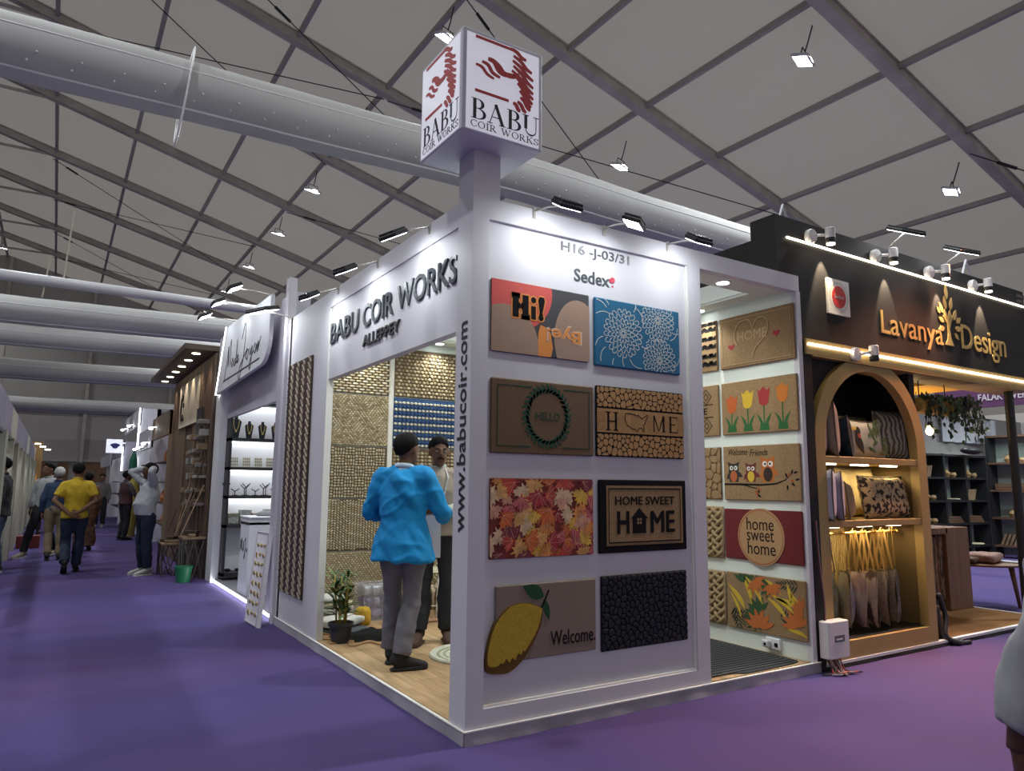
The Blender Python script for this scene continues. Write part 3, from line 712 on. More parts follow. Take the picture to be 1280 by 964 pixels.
for i, (x, y) in enumerate(pts):
    s_ = rr.uniform(.06, .095); a = rr.uniform(-PI, PI) if i % 3 else rr.uniform(-.8, .8) + PI; zz = .0142 + .00006 * i
    P = clip(maple(x, y, s_, a), .003, .003, w_ - .003, h_ - .003)
    if len(P) < 4: continue
    m = MB(F); m.prism(P, .0135, zz)
    rot = lambda u, v: (x + s_ * (u * math.cos(a) - v * math.sin(a)), y + s_ * (u * math.sin(a) + v * math.cos(a)))
    for tip in ((0, .9), (.55, .52), (-.55, .52), (.8, .36), (-.8, .36)):
        for sg_ in seg_in([rot(0, -.25), rot(tip[0] * .5, -.25 + (tip[1] + .25) * .5), rot(*tip)]): m.ribbon(sg_, .0014, zz, zz + .0001, 1)
    m.build('printed_leaf', [LM[(i * 7 + i // 5) % 10], VM], t)
# 6 HOME SWEET HOME
F = FR(.958, .985); w_, h_ = .775, .468
t = mat_thing('doormat', 'tan coir doormat with thick black border reading HOME SWEET HOME', F, w_, h_, .022, INK, G1)
m = MB(F); m.box(.058, .045, .020, .735, .430, .0235); m.build('coir_field', COIR, t)
m = MB(F); m.ribbon([(.078, .065), (.715, .065), (.715, .410), (.078, .410)], .009, .023, .0255, closed=True)
text(m, 'HOME SWEET', .13, .305, .53, .055, .023, .0258, off=.018)
text(m, 'H', .145, .12, .105, .145, .023, .0255, off=.03); text(m, 'ME', .435, .12, .225, .145, .023, .0258, off=.03)
m.build('letters', INK, t)
m = MB(F); m.prism([(.278, .12), (.395, .12), (.395, .215), (.415, .215), (.337, .285), (.262, .215), (.278, .215)], .023, .0256); m.build('house_shape', INK, t)
m = MB(F)
for a, b in ((.317, .18), (.339, .18), (.317, .202), (.339, .202)): m.box(a, b, .0255, a + .016, b + .016, .0262)
m.build('house_window', COIR, t)
# 7 lemon
F = FR(.195, .405); w_, h_ = .735, .43
t = mat_thing('doormat', 'grey brown doormat with a big yellow lemon overhanging its corner and Welcome', F, w_, h_, .018, COIRG, G1)
LEM = flat('lemon_pile', (.50, .33, .025), .95, var=.25, scale=90, bump=.5, bscale=250, dist=.004)
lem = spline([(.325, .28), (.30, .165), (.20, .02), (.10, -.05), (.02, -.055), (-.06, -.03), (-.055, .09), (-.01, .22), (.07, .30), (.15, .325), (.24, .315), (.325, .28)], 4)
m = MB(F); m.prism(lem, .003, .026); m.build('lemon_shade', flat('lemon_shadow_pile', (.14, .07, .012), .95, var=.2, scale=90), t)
lem2 = spline([(.318, .282), (.285, .17), (.20, .055), (.185, .06), (.17, .035), (.15, .045), (.13, .01), (.11, .025), (.09, .0), (.07, .025), (.05, .0), (.03, .005), (.01, -.01), (-.05, .0), (-.05, .09), (-.005, .215), (.075, .295), (.15, .32), (.24, .312), (.318, .282)], 3)
m = MB(F); m.prism(lem2, .025, .029); m.build('lemon', LEM, t)
m = MB(F); m.prism(leaf_poly(.335, .35, PI * .86, .165, .042, 8), .018, .021); m.prism(leaf_poly(.335, .335, -1.25, .13, .022, 8), .018, .021); m.build('lemon_leaf', flat('leaf_green_pile', (.014, .075, .028), .95, var=.2, scale=90), t)
m = MB(F); m.ribbon([(.305, .27), (.345, .335), (.37, .385)], .007, .018, .024); text(m, 'Welcome.', .385, .058, .34, .085, .018, .0205, off=.003); m.build('letters', INK, t)
# 8 pebbles
F = FR(.974, .382); w_, h_ = .755, .462
t = mat_thing('doormat', 'dark rubber doormat moulded as a field of pebbles', F, w_, h_, .012, mat('rubber_black', (.008, .008, .010), .7, spec=.15), G1)
PEB = mat('rubber_pebble', (.020, .021, .030), .6, spec=.2, bump=.2, bscale=80, dist=.002)
rr = random.Random(5)
for P in cells(scatter_pts(rr, .004, .004, w_ - .004, h_ - .004, 195), .004, .004, w_ - .004, h_ - .004, .006):
    m = MB(F); m.dome(rounded(P, 1), .011, .008); m.build('pebble', PEB, t)
# ---------------------------------------------------------------- side wall mats (x = 3.05)
FS = lambda y, z: frame((3.049, y, z), (0, -1, 0), (0, 0, 1))
w_, h_ = .785, .465
z = .0225
F = FS(.805, 2.46)
t = mat_thing('doormat', 'plain coir doormat embossed HOME inside a big heart', F, w_, h_, .024, COIR, G2)
EMB = mat('coir_groove_shade', (.13, .075, .032), .95); HL = mat('coir_ridge_highlight', (.47, .32, .17), .9, var=.3, scale=150)  # relief light and shade put into the colours: dark groove, pale ridge
m = MB(F); m.ribbon([(.03, .03), (.755, .03), (.755, .435), (.03, .435)], .007, .0235, .027, closed=True)
hp = [(.36, .075), (.40, .15), (.50, .235), (.535, .31), (.52, .38), (.46, .405), (.41, .385), (.375, .335), (.345, .395), (.29, .41), (.22, .385), (.18, .32), (.175, .26), (.20, .20)]
m.ribbon(spline(hp, 4), .010, .0235, .028); text(m, 'HOME', .21, .225, .31, .085, .0235, .0275, off=.006)
m.build('raised_design', HL, t)
m = MB(F); m.ribbon([(x + .008, y - .007) for x, y in spline(hp, 4)], .006, .0235, .0245); m.ribbon([(.04, .022), (.763, .022), (.763, .427)], .004, .0235, .0245); m.build('painted_groove_shade', EMB, t)  # offset dark line painted as the shade beside the raised design
PINK = flat('heart_red', (.30, .025, .04), .9)
for cx, cy in ((.135, .19), (.615, .24)):
    m = MB(F); m.prism([(cx + .034 * math.sin(a) ** 3 * 1.1, cy + .03 * (13 * math.cos(a) - 5 * math.cos(2 * a) - 2 * math.cos(3 * a) - math.cos(4 * a)) / 16) for a in [2 * PI * i / 20 for i in range(20)]], .0235, .0265)
    m.build('small_heart', PINK, t)
F = FS(.805, 1.87)
t = mat_thing('doormat', 'coir doormat with a row of four printed tulips', F, w_, h_, .024, COIR, G2)
GR2 = flat('tulip_green', (.02, .12, .03), .9, var=.2, scale=150)
for (cx, cy), c, nm in (((.115, .26), (.50, .11, .02), 'rust'), ((.29, .29), (.65, .42, .03), 'yellow'), ((.46, .30), (.34, .03, .03), 'red'), ((.645, .315), (.56, .17, .02), 'orange')):
    m = MB(F); m.prism([(cx - .06, cy + .07), (cx - .035, cy + .055), (cx - .018, cy + .075), (cx, cy + .09), (cx + .018, cy + .075), (cx + .035, cy + .055), (cx + .07, cy + .08), (cx + .055, cy), (cx + .045, cy - .05), (cx + .015, cy - .072), (cx - .015, cy - .072), (cx - .045, cy - .05), (cx - .05, cy)], .0235, .026)
    m.build('tulip_bloom', flat('tulip_' + nm, c, .9, var=.2, scale=150), t)
    m = MB(F); m.box(cx - .006, .06, .0235, cx + .006, cy - .06, .0258)
    m.prism([(cx - .05, .02), (cx + .05, .02), (cx + .04, .08), (cx + .075, .165), (cx + .03, .12), (cx + .006, .07), (cx - .006, .07), (cx - .03, .12), (cx - .075, .165), (cx - .04, .08)], .0235, .0262); m.build('tulip_leaves', GR2, t)
F = FS(.805, 1.302)
t = mat_thing('doormat', 'coir doormat with three owls on a branch under Welcome Friends', F, w_, h_, .024, COIR, G2)
m = MB(F); text(m, 'Welcome', .06, .385, .21, .055, .0235, .0255, skew=.3); text(m, 'Friends', .30, .375, .18, .055, .0235, .0255, skew=.3)
m.ribbon([(.01, .135), (.2, .135), (.4, .13), (.55, .14), (.64, .17), (.70, .22)], [.016, .016, .015, .013, .009, .004], .0235, .0255)
m.ribbon([(.22, .13), (.32, .105), (.38, .10)], [.01, .008, .004], .0235, .0255)
for x, y, a in ((.70, .215, 1.2), (.72, .225, .3), (.66, .19, 2.0), (.70, .15, -.8), (.36, .05, -.6), (.38, .09, -2), (.66, .13, -1.6), (.735, .17, .2)): m.prism(leaf_poly(x, y, a, .045, .009), .0235, .0256)
m.build('black_print', INK, t)
m = MB(F)
for x, y, a in ((.36, .10, -.2), (.345, .09, -1.4), (.67, .20, .9), (.69, .17, -.4), (.37, .07, -2.3)): m.prism(leaf_poly(x, y, a, .04, .009), .0236, .0260)
m.build('leaf_print', flat('owl_rust', (.36, .07, .012), .9), t)
for cx, sc_, bc, hc in ((.115, .9, (.40, .10, .03), (.02, .02, .02)), (.30, .85, (.55, .38, .03), (.13, .02, .02)), (.475, 1.1, (.03, .015, .01), (.42, .12, .02))):
    y0 = .145; ow = thing  # body, head, belly, eyes
    m = MB(F); hgt = .16 * sc_
    m.prism([(cx - .05 * sc_, y0 + .01), (cx + .05 * sc_, y0 + .01), (cx + .062 * sc_, y0 + .07 * sc_), (cx + .058 * sc_, y0 + hgt), (cx + .07 * sc_, y0 + hgt + .045 * sc_), (cx + .02 * sc_, y0 + hgt + .025 * sc_), (cx - .02 * sc_, y0 + hgt + .025 * sc_), (cx - .07 * sc_, y0 + hgt + .045 * sc_), (cx - .058 * sc_, y0 + hgt), (cx - .062 * sc_, y0 + .07 * sc_)], .0235, .0258)
    m.prism(leaf_poly(cx + .03, y0 + .10 * sc_, -.5, .085 * sc_, .02), .0235, .0256); m.prism(leaf_poly(cx - .03, y0 + .10 * sc_, PI + .9, .085 * sc_, .02), .0235, .0256)
    m.build('owl', flat('owl_body', hc, .9), t)
    m = MB(F); m.prism(circ(cx, y0 + .065 * sc_, .042 * sc_, .055 * sc_, 16), .0255, .0266); m.build('owl_belly', flat('owl_belly', bc, .9), t)
    m = MB(F)
    for s_ in (-1, 1): m.prism(circ(cx + s_ * .026 * sc_, y0 + .145 * sc_, .022 * sc_, n=14), .0257, .0268)
    m.build('owl_eyes', flat('owl_white', (.65, .62, .55), .8), t)
    m = MB(F)
    for s_ in (-1, 1): m.prism(circ(cx + s_ * .022 * sc_, y0 + .145 * sc_, .009 * sc_, n=10), .0266, .0272)
    m.build('owl_pupils', INK, t)
F = FS(.815, .80); w_, h_ = .785, .425
t = mat_thing('doormat', 'dark red doormat with round tan centre reading home sweet home', F, w_, h_, .020, flat('dark_red_pile', (.155, .014, .018), .95, var=.3, scale=140, bump=.4, bscale=300, dist=.003), G2)
m = MB(F); m.prism(circ(.385, .20, .235, .236, 48), .003, .026); m.build('round_centre', flat('tan_centre', (.42, .25, .12), .95, var=.2, scale=140, bump=.3, bscale=300, dist=.002), t)
m = MB(F); m.ribbon(circ(.385, .20, .220, .221, 48), .005, .0258, .0272, closed=True); m.build('ring_line', flat('ring_red', (.30, .05, .02), .9), t)
m = MB(F)
for s_, x, y, ww_ in (('home', .245, .255, .275), ('sweet', .245, .165, .275), ('home', .25, .055, .28)): text(m, s_, x, y, ww_, .085 if s_ != 'home' else .105, .0258, .0275)
m.build('letters', INK, t)
F = FS(.815, .222); w_, h_ = .79, .462
t = mat_thing('doormat', 'coir doormat with yellow, green and orange tropical leaf print at the bottom', F, w_, h_, .022, COIR, G2)
rr = random.Random(8); C4 = [flat('print_yellow', (.60, .42, .035), .9, var=.2, scale=80), flat('print_green', (.03, .085, .03), .9, var=.2, scale=80), flat('print_orange', (.50, .14, .03), .9, var=.2, scale=80), flat('print_dark', (.018, .035, .02), .9)]
def banana(mb, x, y, a, L, W, mi, z1):
    n = 9; P = []
    for i in range(n + 1): q = i / n; P.append((L * q, W * math.sin(PI * q) + .22 * L * math.sin(PI * q * .6)))
    for i in range(n, -1, -1): q = i / n; P.append((L * q, -W * math.sin(PI * q) + .22 * L * math.sin(PI * q * .6)))
    P = [(x + u * math.cos(a) - v * math.sin(a), y + u * math.sin(a) + v * math.cos(a)) for u, v in P]
    P = clip(P, .004, .004, w_ - .004, h_ - .004)
    if len(P) > 3: mb.prism(P, .0215, z1, mi)
def frond(mb, x, y, a, L, mi, z1, k=7):
    for i in range(k):
        q = i / k; bx, by = x + L * q * math.cos(a), y + L * q * math.sin(a)
        for s_ in (-1, 1):
            P = clip(leaf_poly(bx, by, a + s_ * (.9 - .4 * q), L * .42 * (1 - q * .5), L * .035), .004, .004, w_ - .004, h_ - .004)
            if len(P) > 3: mb.prism(P, .0215, z1, mi)
def lily(mb, x, y, a, r, mi, z1):
    for i in range(6):
        P = clip(leaf_poly(x, y, a + (i - 2.5) * .5, r, r * .16), .004, .004, w_ - .004, h_ - .004)
        if len(P) > 3: mb.prism(P, .0215, z1 + .0001 * i, mi)
m = MB(F)
for a in ((.10, .17, 4.9, .22), (.72, .42, 3.2, .2), (.05, .10, .2, .2), (.30, .36, 1.0, .2), (.42, .05, 2.4, .18), (.62, .06, 1.3, .16), (.20, .02, 1.2, .18), (.55, .15, .3, .2)): frond(m, *a, 3, .0235)
for a in ((.17, .46, -1.4, .26, .020), (.20, .45, -1.1, .28, .020), (.02, .36, -1.05, .26, .022), (.45, .33, -.75, .27, .020), (.42, .30, -.9, .24, .018), (.50, .30, -.5, .27, .020), (.62, .43, -1.6, .16, .018), (.60, .07, -.4, .2, .016), (.40, .44, -.8, .2, .014), (.65, .36, -1.3, .14, .022), (.04, .30, -1.3, .24, .014)): banana(m, *a, 0, .0245)
for a in ((.34, .17, 2.0, .13), (.30, .12, 3.9, .12), (.20, .39, 1.4, .13), (.44, .40, 3.8, .12)): lily(m, *a, 1, .0242)
for a in ((.34, .04, 1.6, .16), (.47, .40, 5.0, .11), (.30, .42, 5.3, .12), (.70, .10, 1.9, .15), (.75, .24, 2.6, .1)): lily(m, *a, 2, .0252)
m.build('leaf_print', C4, t, kind='stuff')
# left column on the side wall, mostly hidden behind the front panel
w_, h_ = .785, .465
F = FS(1.625, 2.465)
t = mat_thing('doormat', 'coir doormat with black swirling leaf pattern, partly hidden top left on the side wall', F, w_, h_, .022, COIR, G2)
m = MB(F)
for x in (.60, .68, .75, .52, .44):
    for k, y in enumerate((.05, .13, .21, .29, .37, .43)):
        for s_ in (-1, 1):
            P = clip(leaf_poly(x + s_ * .004, y, PI / 2 + s_ * (.9 + .2 * (k % 2)), .075, .020), .006, .006, w_ - .006, h_ - .006)
            if len(P) > 3: m.prism(P, .0215, .0245)
m.build('swirl_print', INK, t, kind='stuff')
F = FS(1.625, 1.87)
t = mat_thing('doormat', 'coir doormat edge with black diamonds and a letter E, partly hidden on the side wall', F, w_, h_, .022, COIR, G2)
m = MB(F)
for cy in (.095, .36):
    for cx in (.64, .52):
        for r_ in (.062, .028): m.ribbon([(cx - r_, cy), (cx, cy - r_ * 1.15), (cx + r_, cy), (cx, cy + r_ * 1.15)], .007, .0215, .0245, closed=True)
m.box(.3, .285, .0215, .72, .292, .0245); m.box(.3, .17, .0215, .72, .177, .0245); text(m, 'HOME', .38, .20, .27, .06, .0215, .0245, off=.012)
m.build('black_print', INK, t)
F = FS(1.625, 1.302)
t = mat_thing('doormat', 'coir doormat with pressed flagstone pattern, partly hidden on the side wall', F, w_, h_, .014, EMB, G2)
rr = random.Random(9)
for P in cells(scatter_pts(rr, .004, .004, w_ - .004, h_ - .004, 60), .004, .004, w_ - .004, h_ - .004, .005):
    if max(p[0] for p in P) > .45:
        m = MB(F); m.dome(rounded(P, 1), .012, .010, .12); m.build('pressed_stone', COIR, t)
JUTE = mat('braided_jute', (.40, .285, .15), .9, var=.4, scale=70, bump=.6, bscale=150, dist=.004)
def braided(lab, y, z0, h, nx):
    F = FS(y, z0); w = .785
    t = mat_thing('doormat', lab, F, w, h, .012, JUTE, G2, poly=rounded([(0, 0), (w, 0), (w, h), (0, h)], 3) if False else None)
    m = MB(F); n = 3; pitch = h / 4
    for col in range(4):
        x0 = w - .02 - col * (w / 8.0) ; 
        for s_ in range(3):
            P = []
            for k in range(33):
                q = k / 32; ph = q * 4 * PI + s_ * 2 * PI / 3
                P.append((x0 - w / 16 + w / 15 * math.sin(ph), .02 + q * (h - .04), .022 + .010 * math.sin(2 * ph + .5)))
            m.tube(P, .018, 7)
    m.build('braid', JUTE, t, smooth=True)
    m = MB(F); m.tube([(w * .4, .012, .016), (w - .03, .012, .016), (w - .008, .035, .016), (w - .008, h - .035, .016), (w - .03, h - .012, .016), (w * .4, h - .012, .016)], .014, 6); m.build('rope_border', JUTE, t, smooth=True)
braided('thick braided jute mat on the side wall, upper of two, partly hidden', 1.615, .79, .45, 4)
braided('thick braided jute mat on the side wall, lower of two, partly hidden', 1.615, .225, .455, 4)
# ---------------------------------------------------------------- woven rugs on the back wall
JL = mat('jute_light', (.52, .44, .28), .9, var=.3, scale=60); JM = mat('jute_mid', (.33, .26, .155), .9, var=.3, scale=60); JD = mat('jute_dark', (.12, .085, .05), .95)
JW = mat('cotton_cream', (.62, .58, .44), .9, var=.15, scale=60); JB = mat('denim_blue', (.035, .085, .22), .9, var=.3, scale=80)
GR = 'woven rugs on the back wall of the booth'
def pad(mb, cx, cy, l, w, a, z0, hgt, mi):
    ca, sa = math.cos(a), math.sin(a); P = []
    for k in range(6):
        t_ = 2 * PI * k / 6; u, v = l / 2 * math.cos(t_), w / 2 * math.sin(t_); P.append((cx + u * ca - v * sa, cy + u * sa + v * ca, z0))
    Q = []
    for k in range(6):
        t_ = 2 * PI * k / 6; u, v = l * .33 * math.cos(t_), w * .30 * math.sin(t_); Q.append((cx + u * ca - v * sa, cy + u * sa + v * ca, z0 + hgt))
    mb.add(P + Q, [(6, 7, 8, 9, 10, 11)] + [(k, (k + 1) % 6, 6 + (k + 1) % 6, 6 + k) for k in range(6)], mi)
def rug(label, x0, x1, z0, z1, style):
    F = frame((x0, YB - .001, z0), (1, 0, 0), (0, 0, 1)); W, Hh = x1 - x0, z1 - z0
    t = thing('woven_rug', label, 'rug', (x0 + W / 2, YB, z0), GR)
    m = MB(F); m.bbox(0, 0, .001, W, Hh, .02, .006); m.build('backing', (JD if style != 'blue' else JB) if style not in ('tweed', 'fine') else JM, t)
    m = MB(F); z = .018; rr = random.Random(label)
    if style in ('bobble', 'blue', 'plain'):
        p = .048; q = .040; ny = int(Hh / q); nx = int(W / p)
        for j in range(ny):
            for i in range(nx):
                c = {'bobble': (0 if (i + j) % 2 else 1), 'blue': (3 if (j % 2) else (4 if (i % 2 or j % 4) else 3)), 'plain': 0 if i % 2 else 1}[style]
                if style == 'blue': c = 3 if j % 2 == 0 else 4
                pad(m, (i + .5 + .5 * (j % 2) * (style == 'bobble')) * p, (j + .5) * q, p * .95, q * .9, 0, z, .02 if c != 1 else .01, c)
    elif style == 'strand':
        q = .030; p = .075
        for j in range(int(Hh / q)):
            for i in range(int(W / p)): pad(m, (i + .5 + .5 * (j % 2)) * p - .01, (j + .5) * q, p * 1.05, q * .95, 0, z, .012, 0 if (i + j // 2) % 3 else 3)
    elif style == 'basket':
        b = .115
        for j in range(int(Hh / b) + 1):
            for i in range(int(W / b) + 1):
                for k in range(4):
                    for s_ in range(3):
                        if (i + j) % 2: cx, cy, a = (i + .17 + s_ * .33) * b, (j + .13 + k * .25) * b, 0
                        else: cx, cy, a = (i + .13 + k * .25) * b, (j + .17 + s_ * .33) * b, PI / 2
                        if cx < W - .02 and cy < Hh - .015: pad(m, cx, cy, b * .33, b * .22, a, z, .012, 0 if (s_ + k) % 3 else 3)
    elif style == 'herring':
        p = .16; q = .026
        for j in range(-5, int(Hh / q) + 5):
            for i in range(int(W / (p / 5))):
                u = (i + .5) * p / 5; ph = (u % (2 * p)) / p; up = ph < 1; v = (j + .5) * q + (ph if up else 2 - ph) * .10 - .05
                if 0.01 < v < Hh - .01: pad(m, u, v, p / 5 * 1.2, q * .9, .62 if up else -.62, z, .011, 0 if (i + j) % 4 else 3)
    else:
        p = .036 if style == 'tweed' else .032; q = .022
        for j in range(int(Hh / q)):
            for i in range(int(W / p)):
                u = (i + .5 + .5 * (j % 2)) * p; zig = 1 if int(i / 4 + (j // 5) * .5) % 2 else -1
                pad(m, min(u, W - .01), (j + .5) * q, p * 1.0, q * .9, zig * .5, z, .009, rr.choice((0, 0, 1, 3)) if style == 'tweed' else (0 if (i + zig * j) % 3 else 3))
    m.build('weave', [JL, JM, JD, JW, JB], t, kind='stuff')
    return t
ZR = [2.95, 2.385, 1.815, 1.25, .70, .13]
for k, (st, lb) in enumerate((('strand', 'pale woven jute rug with flat horizontal strands, topmost left on the back wall'), ('tweed', 'speckled tweed jute rug, second from the top in the left column'),
                              ('basket', 'jute rug in block basket weave, third from the top in the left column'), ('herring', 'jute rug in bold herringbone behind the blue jacket, left column'),
                              ('fine', 'fine zigzag jute rug lowest in the left column behind the potted plant'))):
    rug(lb, .04, 1.10, ZR[k + 1] + .012, ZR[k], st)
for k, (st, lb) in enumerate((('bobble', 'knobbly beige and brown rug at the top right of the back wall'), ('blue', 'knobbly rug with blue and cream stripes behind the two men'), ('plain', 'knobbly natural rug just below the blue striped one'),
                              ('herring', 'herringbone jute rug hidden behind the shopkeeper'), ('tweed', 'tweed jute rug low behind the chairs'))):
    rug(lb, 1.165, 2.25, ZR[k + 1] + .012, ZR[k], st)
c = MB(); c.box(1.105, YB - .012, HB, 1.16, YB, 3.03); S(c, 'trim_strip', CREAM)
# wavy rug on the left wall
F = frame((-.001, 3.90, .36), (0, -1, 0), (0, 0, 1)); W, Hh = .81, 2.27
t = thing('wavy_rug', 'tall dark brown rug with cream zigzag waves hung on the outer left wall', 'rug', (0, 3.5, .36))
m = MB(F); m.bbox(0, 0, .0, W, Hh, .018, .005); m.build('backing', mat('dark_brown_jute', (.055, .032, .022), .95, bump=.5, bscale=120), t)
m = MB(F)
for j in range(66):
    v0 = -.02 + j * .0348; P = []
    for i in range(17):
        q = i / 16; P.append((.012 + q * (W - .024), min(max(v0 + .040 * (1 if i % 4 == 2 else (-1 if i % 4 == 0 else 0)) + R.uniform(-.003, .003), .006), Hh - .006), .018))
    m.tube(P, .0098 if j % 2 else .0060, 4, mi=0 if j % 2 else 1, up=(0, 0, 1), cap=False)
m.build('waves', [mat('cream_strand', (.36, .30, .24), .9, var=.3, scale=60), mat('brown_strand', (.14, .09, .065), .9)], t, kind='stuff')
# ---------------------------------------------------------------- floor mats
t = thing('ribbed_floor_mat', 'charcoal ribbed floor mat lying in the right opening', 'floor mat', (2.5, .6, FZ))
m = MB(); 
bl = rounded([(1.96, .03), (2.92, .03), (3.00, .12), (3.0, 1.75), (1.96, 1.75)], 2); m.prism([(x, y) for x, y in bl], FZ, FZ + .008); m.build('mat_base', mat('charcoal_mat', (.022, .024, .026), .9), t)
m = MB()
for k in range(34): m.box(2.02, .08 + k * .048, FZ + .008, 2.93, .108 + k * .048, FZ + .012)
m.build('ribs', mat('charcoal_rib', (.04, .043, .046), .9), t, kind='stuff')
t = thing('scalloped_mat', 'black floor mat with curling tan coir edge behind the blue jacket man', 'floor mat', (.55, 2.55, FZ))
cx, cy = .47, 2.62; P = []
rr = random.Random(4); n = 44
for i in range(n):
    a = 2 * PI * i / n; r_ = (1 + .17 * (1 if i % 4 in (0, 1) else -1)); P.append((cx + .36 * r_ * math.cos(a) * (1.15), cy + .37 * r_ * math.sin(a)))
P2 = rounded(P, 2)
P2 = [(max(x, .06), y) for x, y in P2]
m = MB(); m.prism(P2, FZ + .001, FZ + .012); m.build('coir_edge', mat('tan_coir_edge', (.36, .21, .10), .95, bump=.5, bscale=200), t)
m = MB(); m.prism(rounded([(cx + (x - cx) * .74, cy + (y - cy) * .74) for x, y in P], 2), FZ + .012, FZ + .016); m.build('black_centre', INK, t)
t = thing('round_mat', 'round cream woven mat lying on the planks beside the corner post', 'floor mat', (1.06, 1.42, FZ))
cc = (.93, 1.52); rad = .37
m = MB(); m.lathe((cc[0], cc[1], FZ), [(rad, 0), (rad, .011), (.01, .012)], 48); m.build('mat_base', mat('cream_mat', (.50, .50, .38), .9), t)
m = MB()
for k, r_ in enumerate((.05, .10, .15, .20, .25, .30)):
    n = int(2 * PI * r_ / .034)
    for i in range(n): a = 2 * PI * i / n + .2 * k; m.M = Matrix.Translation((cc[0], cc[1], FZ)); pad(m, r_ * math.cos(a), r_ * math.sin(a), .034, .022, a + .8, .012, .006, 0)
m.build('raised_pattern', mat('mat_pattern', (.36, .38, .26), .9), t, kind='stuff')
m = MB(); m.tube([(cc[0] + (rad - .015) * math.cos(a), cc[1] + (rad - .015) * math.sin(a), FZ + .012) for a in [2 * PI * i / 48 for i in range(48)]], .012, 6, closed=True); m.build('rim', mat('mat_rim', (.6, .6, .5), .9), t)
# ---------------------------------------------------------------- potted plant
t = thing('potted_plant', 'potted lucky bamboo plant in black pot at the left opening', 'plant', (.16, 2.50, FZ))
px_, py_ = .16, 2.50
m = MB(); m.lathe((px_, py_, FZ), [(.075, 0), (.098, .135), (.108, .14), (.108, .165), (.098, .165), (.092, .14), (.02, .135)], 24); m.build('pot', mat('black_pot', (.02, .022, .026), .5), t, smooth='angle')
m = MB(); m.lathe((px_, py_, FZ + .13), [(.09, 0), (.09, .008), (.02, .012)], 16); m.build('soil', mat('soil', (.03, .02, .012), .95), t)
LGm = [mat('plant_green', (.045, .115, .03), .5, var=.4, scale=20), mat('plant_dark_green', (.02, .062, .022), .5), mat('plant_light_green', (.12, .19, .05), .5)]
rr = random.Random(2)
for k in range(8):
    a = rr.uniform(0, 2 * PI); bx, by = px_ + .04 * math.cos(a), py_ + .04 * math.sin(a); hh = rr.uniform(.26, .44)
    m = MB(); m.tube([(bx, by, FZ + .135), (bx + .01 * math.cos(a), by + .01 * math.sin(a), FZ + .135 + hh * .5), (bx + .035 * math.cos(a), by + .035 * math.sin(a), FZ + .135 + hh)], [.007, .006, .004], 7)
    st = m.build('stem', mat('stem_yellow', (.42, .30, .05), .5) if k == 0 else bpy.data.materials['stem_yellow'], t, smooth=True)
    m = MB()
    for q in range(15):
        f_ = .22 + .78 * q / 14; zz = FZ + .135 + hh * f_; b = rr.uniform(0, 2 * PI); L = rr.uniform(.10, .17); el = rr.uniform(.25, 1.15); w_ = rr.uniform(.011, .017)
        ox, oy = bx + .03 * f_ * math.cos(a), by + .03 * f_ * math.sin(a); d = Vector((math.cos(b), math.sin(b), 0)); sd = Vector((-math.sin(b), math.cos(b), 0)); vs = []
        for i in range(5):
            u = i / 4; c_ = Vector((ox, oy, zz)) + d * L * u * math.cos(el) + Vector((0, 0, 1)) * (L * u * math.sin(el) - .05 * u * u); ww_ = w_ * math.sin(PI * min(u * .85 + .1, 1)) + .001
            vs += [c_ - sd * ww_, c_ + Vector((0, 0, -.003)), c_ + sd * ww_]
        fs = []
        for i in range(4): fs += [(3 * i, 3 * i + 3, 3 * i + 4, 3 * i + 1), (3 * i + 1, 3 * i + 4, 3 * i + 5, 3 * i + 2)]
        m.add([tuple(v) for v in vs], fs, rr.choice((0, 0, 1, 2)))
    m.build('leaves', LGm, st, kind='stuff')
# ---------------------------------------------------------------- folded cloths, plastic box, chairs behind
cl = [mat('white_cloth', (.60, .60, .56), .9, bump=.4, bscale=12, dist=.01), mat('cream_cloth', (.55, .49, .34), .9, bump=.4, bscale=12, dist=.01), mat('mustard_cloth', (.55, .34, .03), .9, bump=.4, bscale=14, dist=.01), mat('grey_cloth', (.07, .08, .09), .9)]
def bundle(name, lab, c, sx, sy, h, m_, rz=0, seed=0, group=None, cat='cloth'):
    rr = random.Random(seed); m = MB(Matrix.Translation(c) @ Matrix.Rotation(rz, 4, 'Z')); n = 14
    def fn(u, v):
        a = u * 2 * PI; p = v * PI - PI / 2; cx_, sx_ = math.cos(a), math.sin(a); k = 1 + .10 * math.sin(3 * a + seed + 4 * v) + .06 * math.sin(7 * a + 2 * p)
        e = .55; f = lambda q: math.copysign(abs(q) ** e, q)
        return (sx / 2 * f(cx_) * abs(math.cos(p)) ** .5 * k, sy / 2 * f(sx_) * abs(math.cos(p)) ** .5 * k, h / 2 + h / 2 * f(math.sin(p)) * (1 + .06 * math.sin(5 * a)))
    m.grid(fn, 26, 10); return m.build(name, m_, smooth=True, label=lab, cat=cat, group=group)
for i, (lab, c, s_, mi) in enumerate((('dark grey folded cloth under the pile beside the plant', (.34, 2.92, FZ), (.42, .30, .03), 3), ('white crumpled cloth on the floor beside the plant', (.33, 3.00, FZ + .032), (.40, .28, .09), 0),
                                      ('white folded textile above the lower cloth behind the plant', (.36, 3.25, FZ + .12), (.30, .26, .055), 0), ('cream folded textile, second layer of the pile behind the plant', (.37, 3.25, FZ + .176), (.28, .26, .05), 1),
                                      ('white folded textile on top of the pile behind the plant', (.33, 3.26, FZ + .228), (.26, .25, .055), 0))):
    bundle('folded_cloth', lab, c, s_[0], s_[1], s_[2], cl[mi], .3 + i * .2, i, 'cloths piled beside the plant')
bundle('folded_cloth', 'lowest white textile bearing the pile behind the plant', (.36, 3.27, FZ), .34, .30, .12, cl[0], .2, 9, 'cloths piled beside the plant')
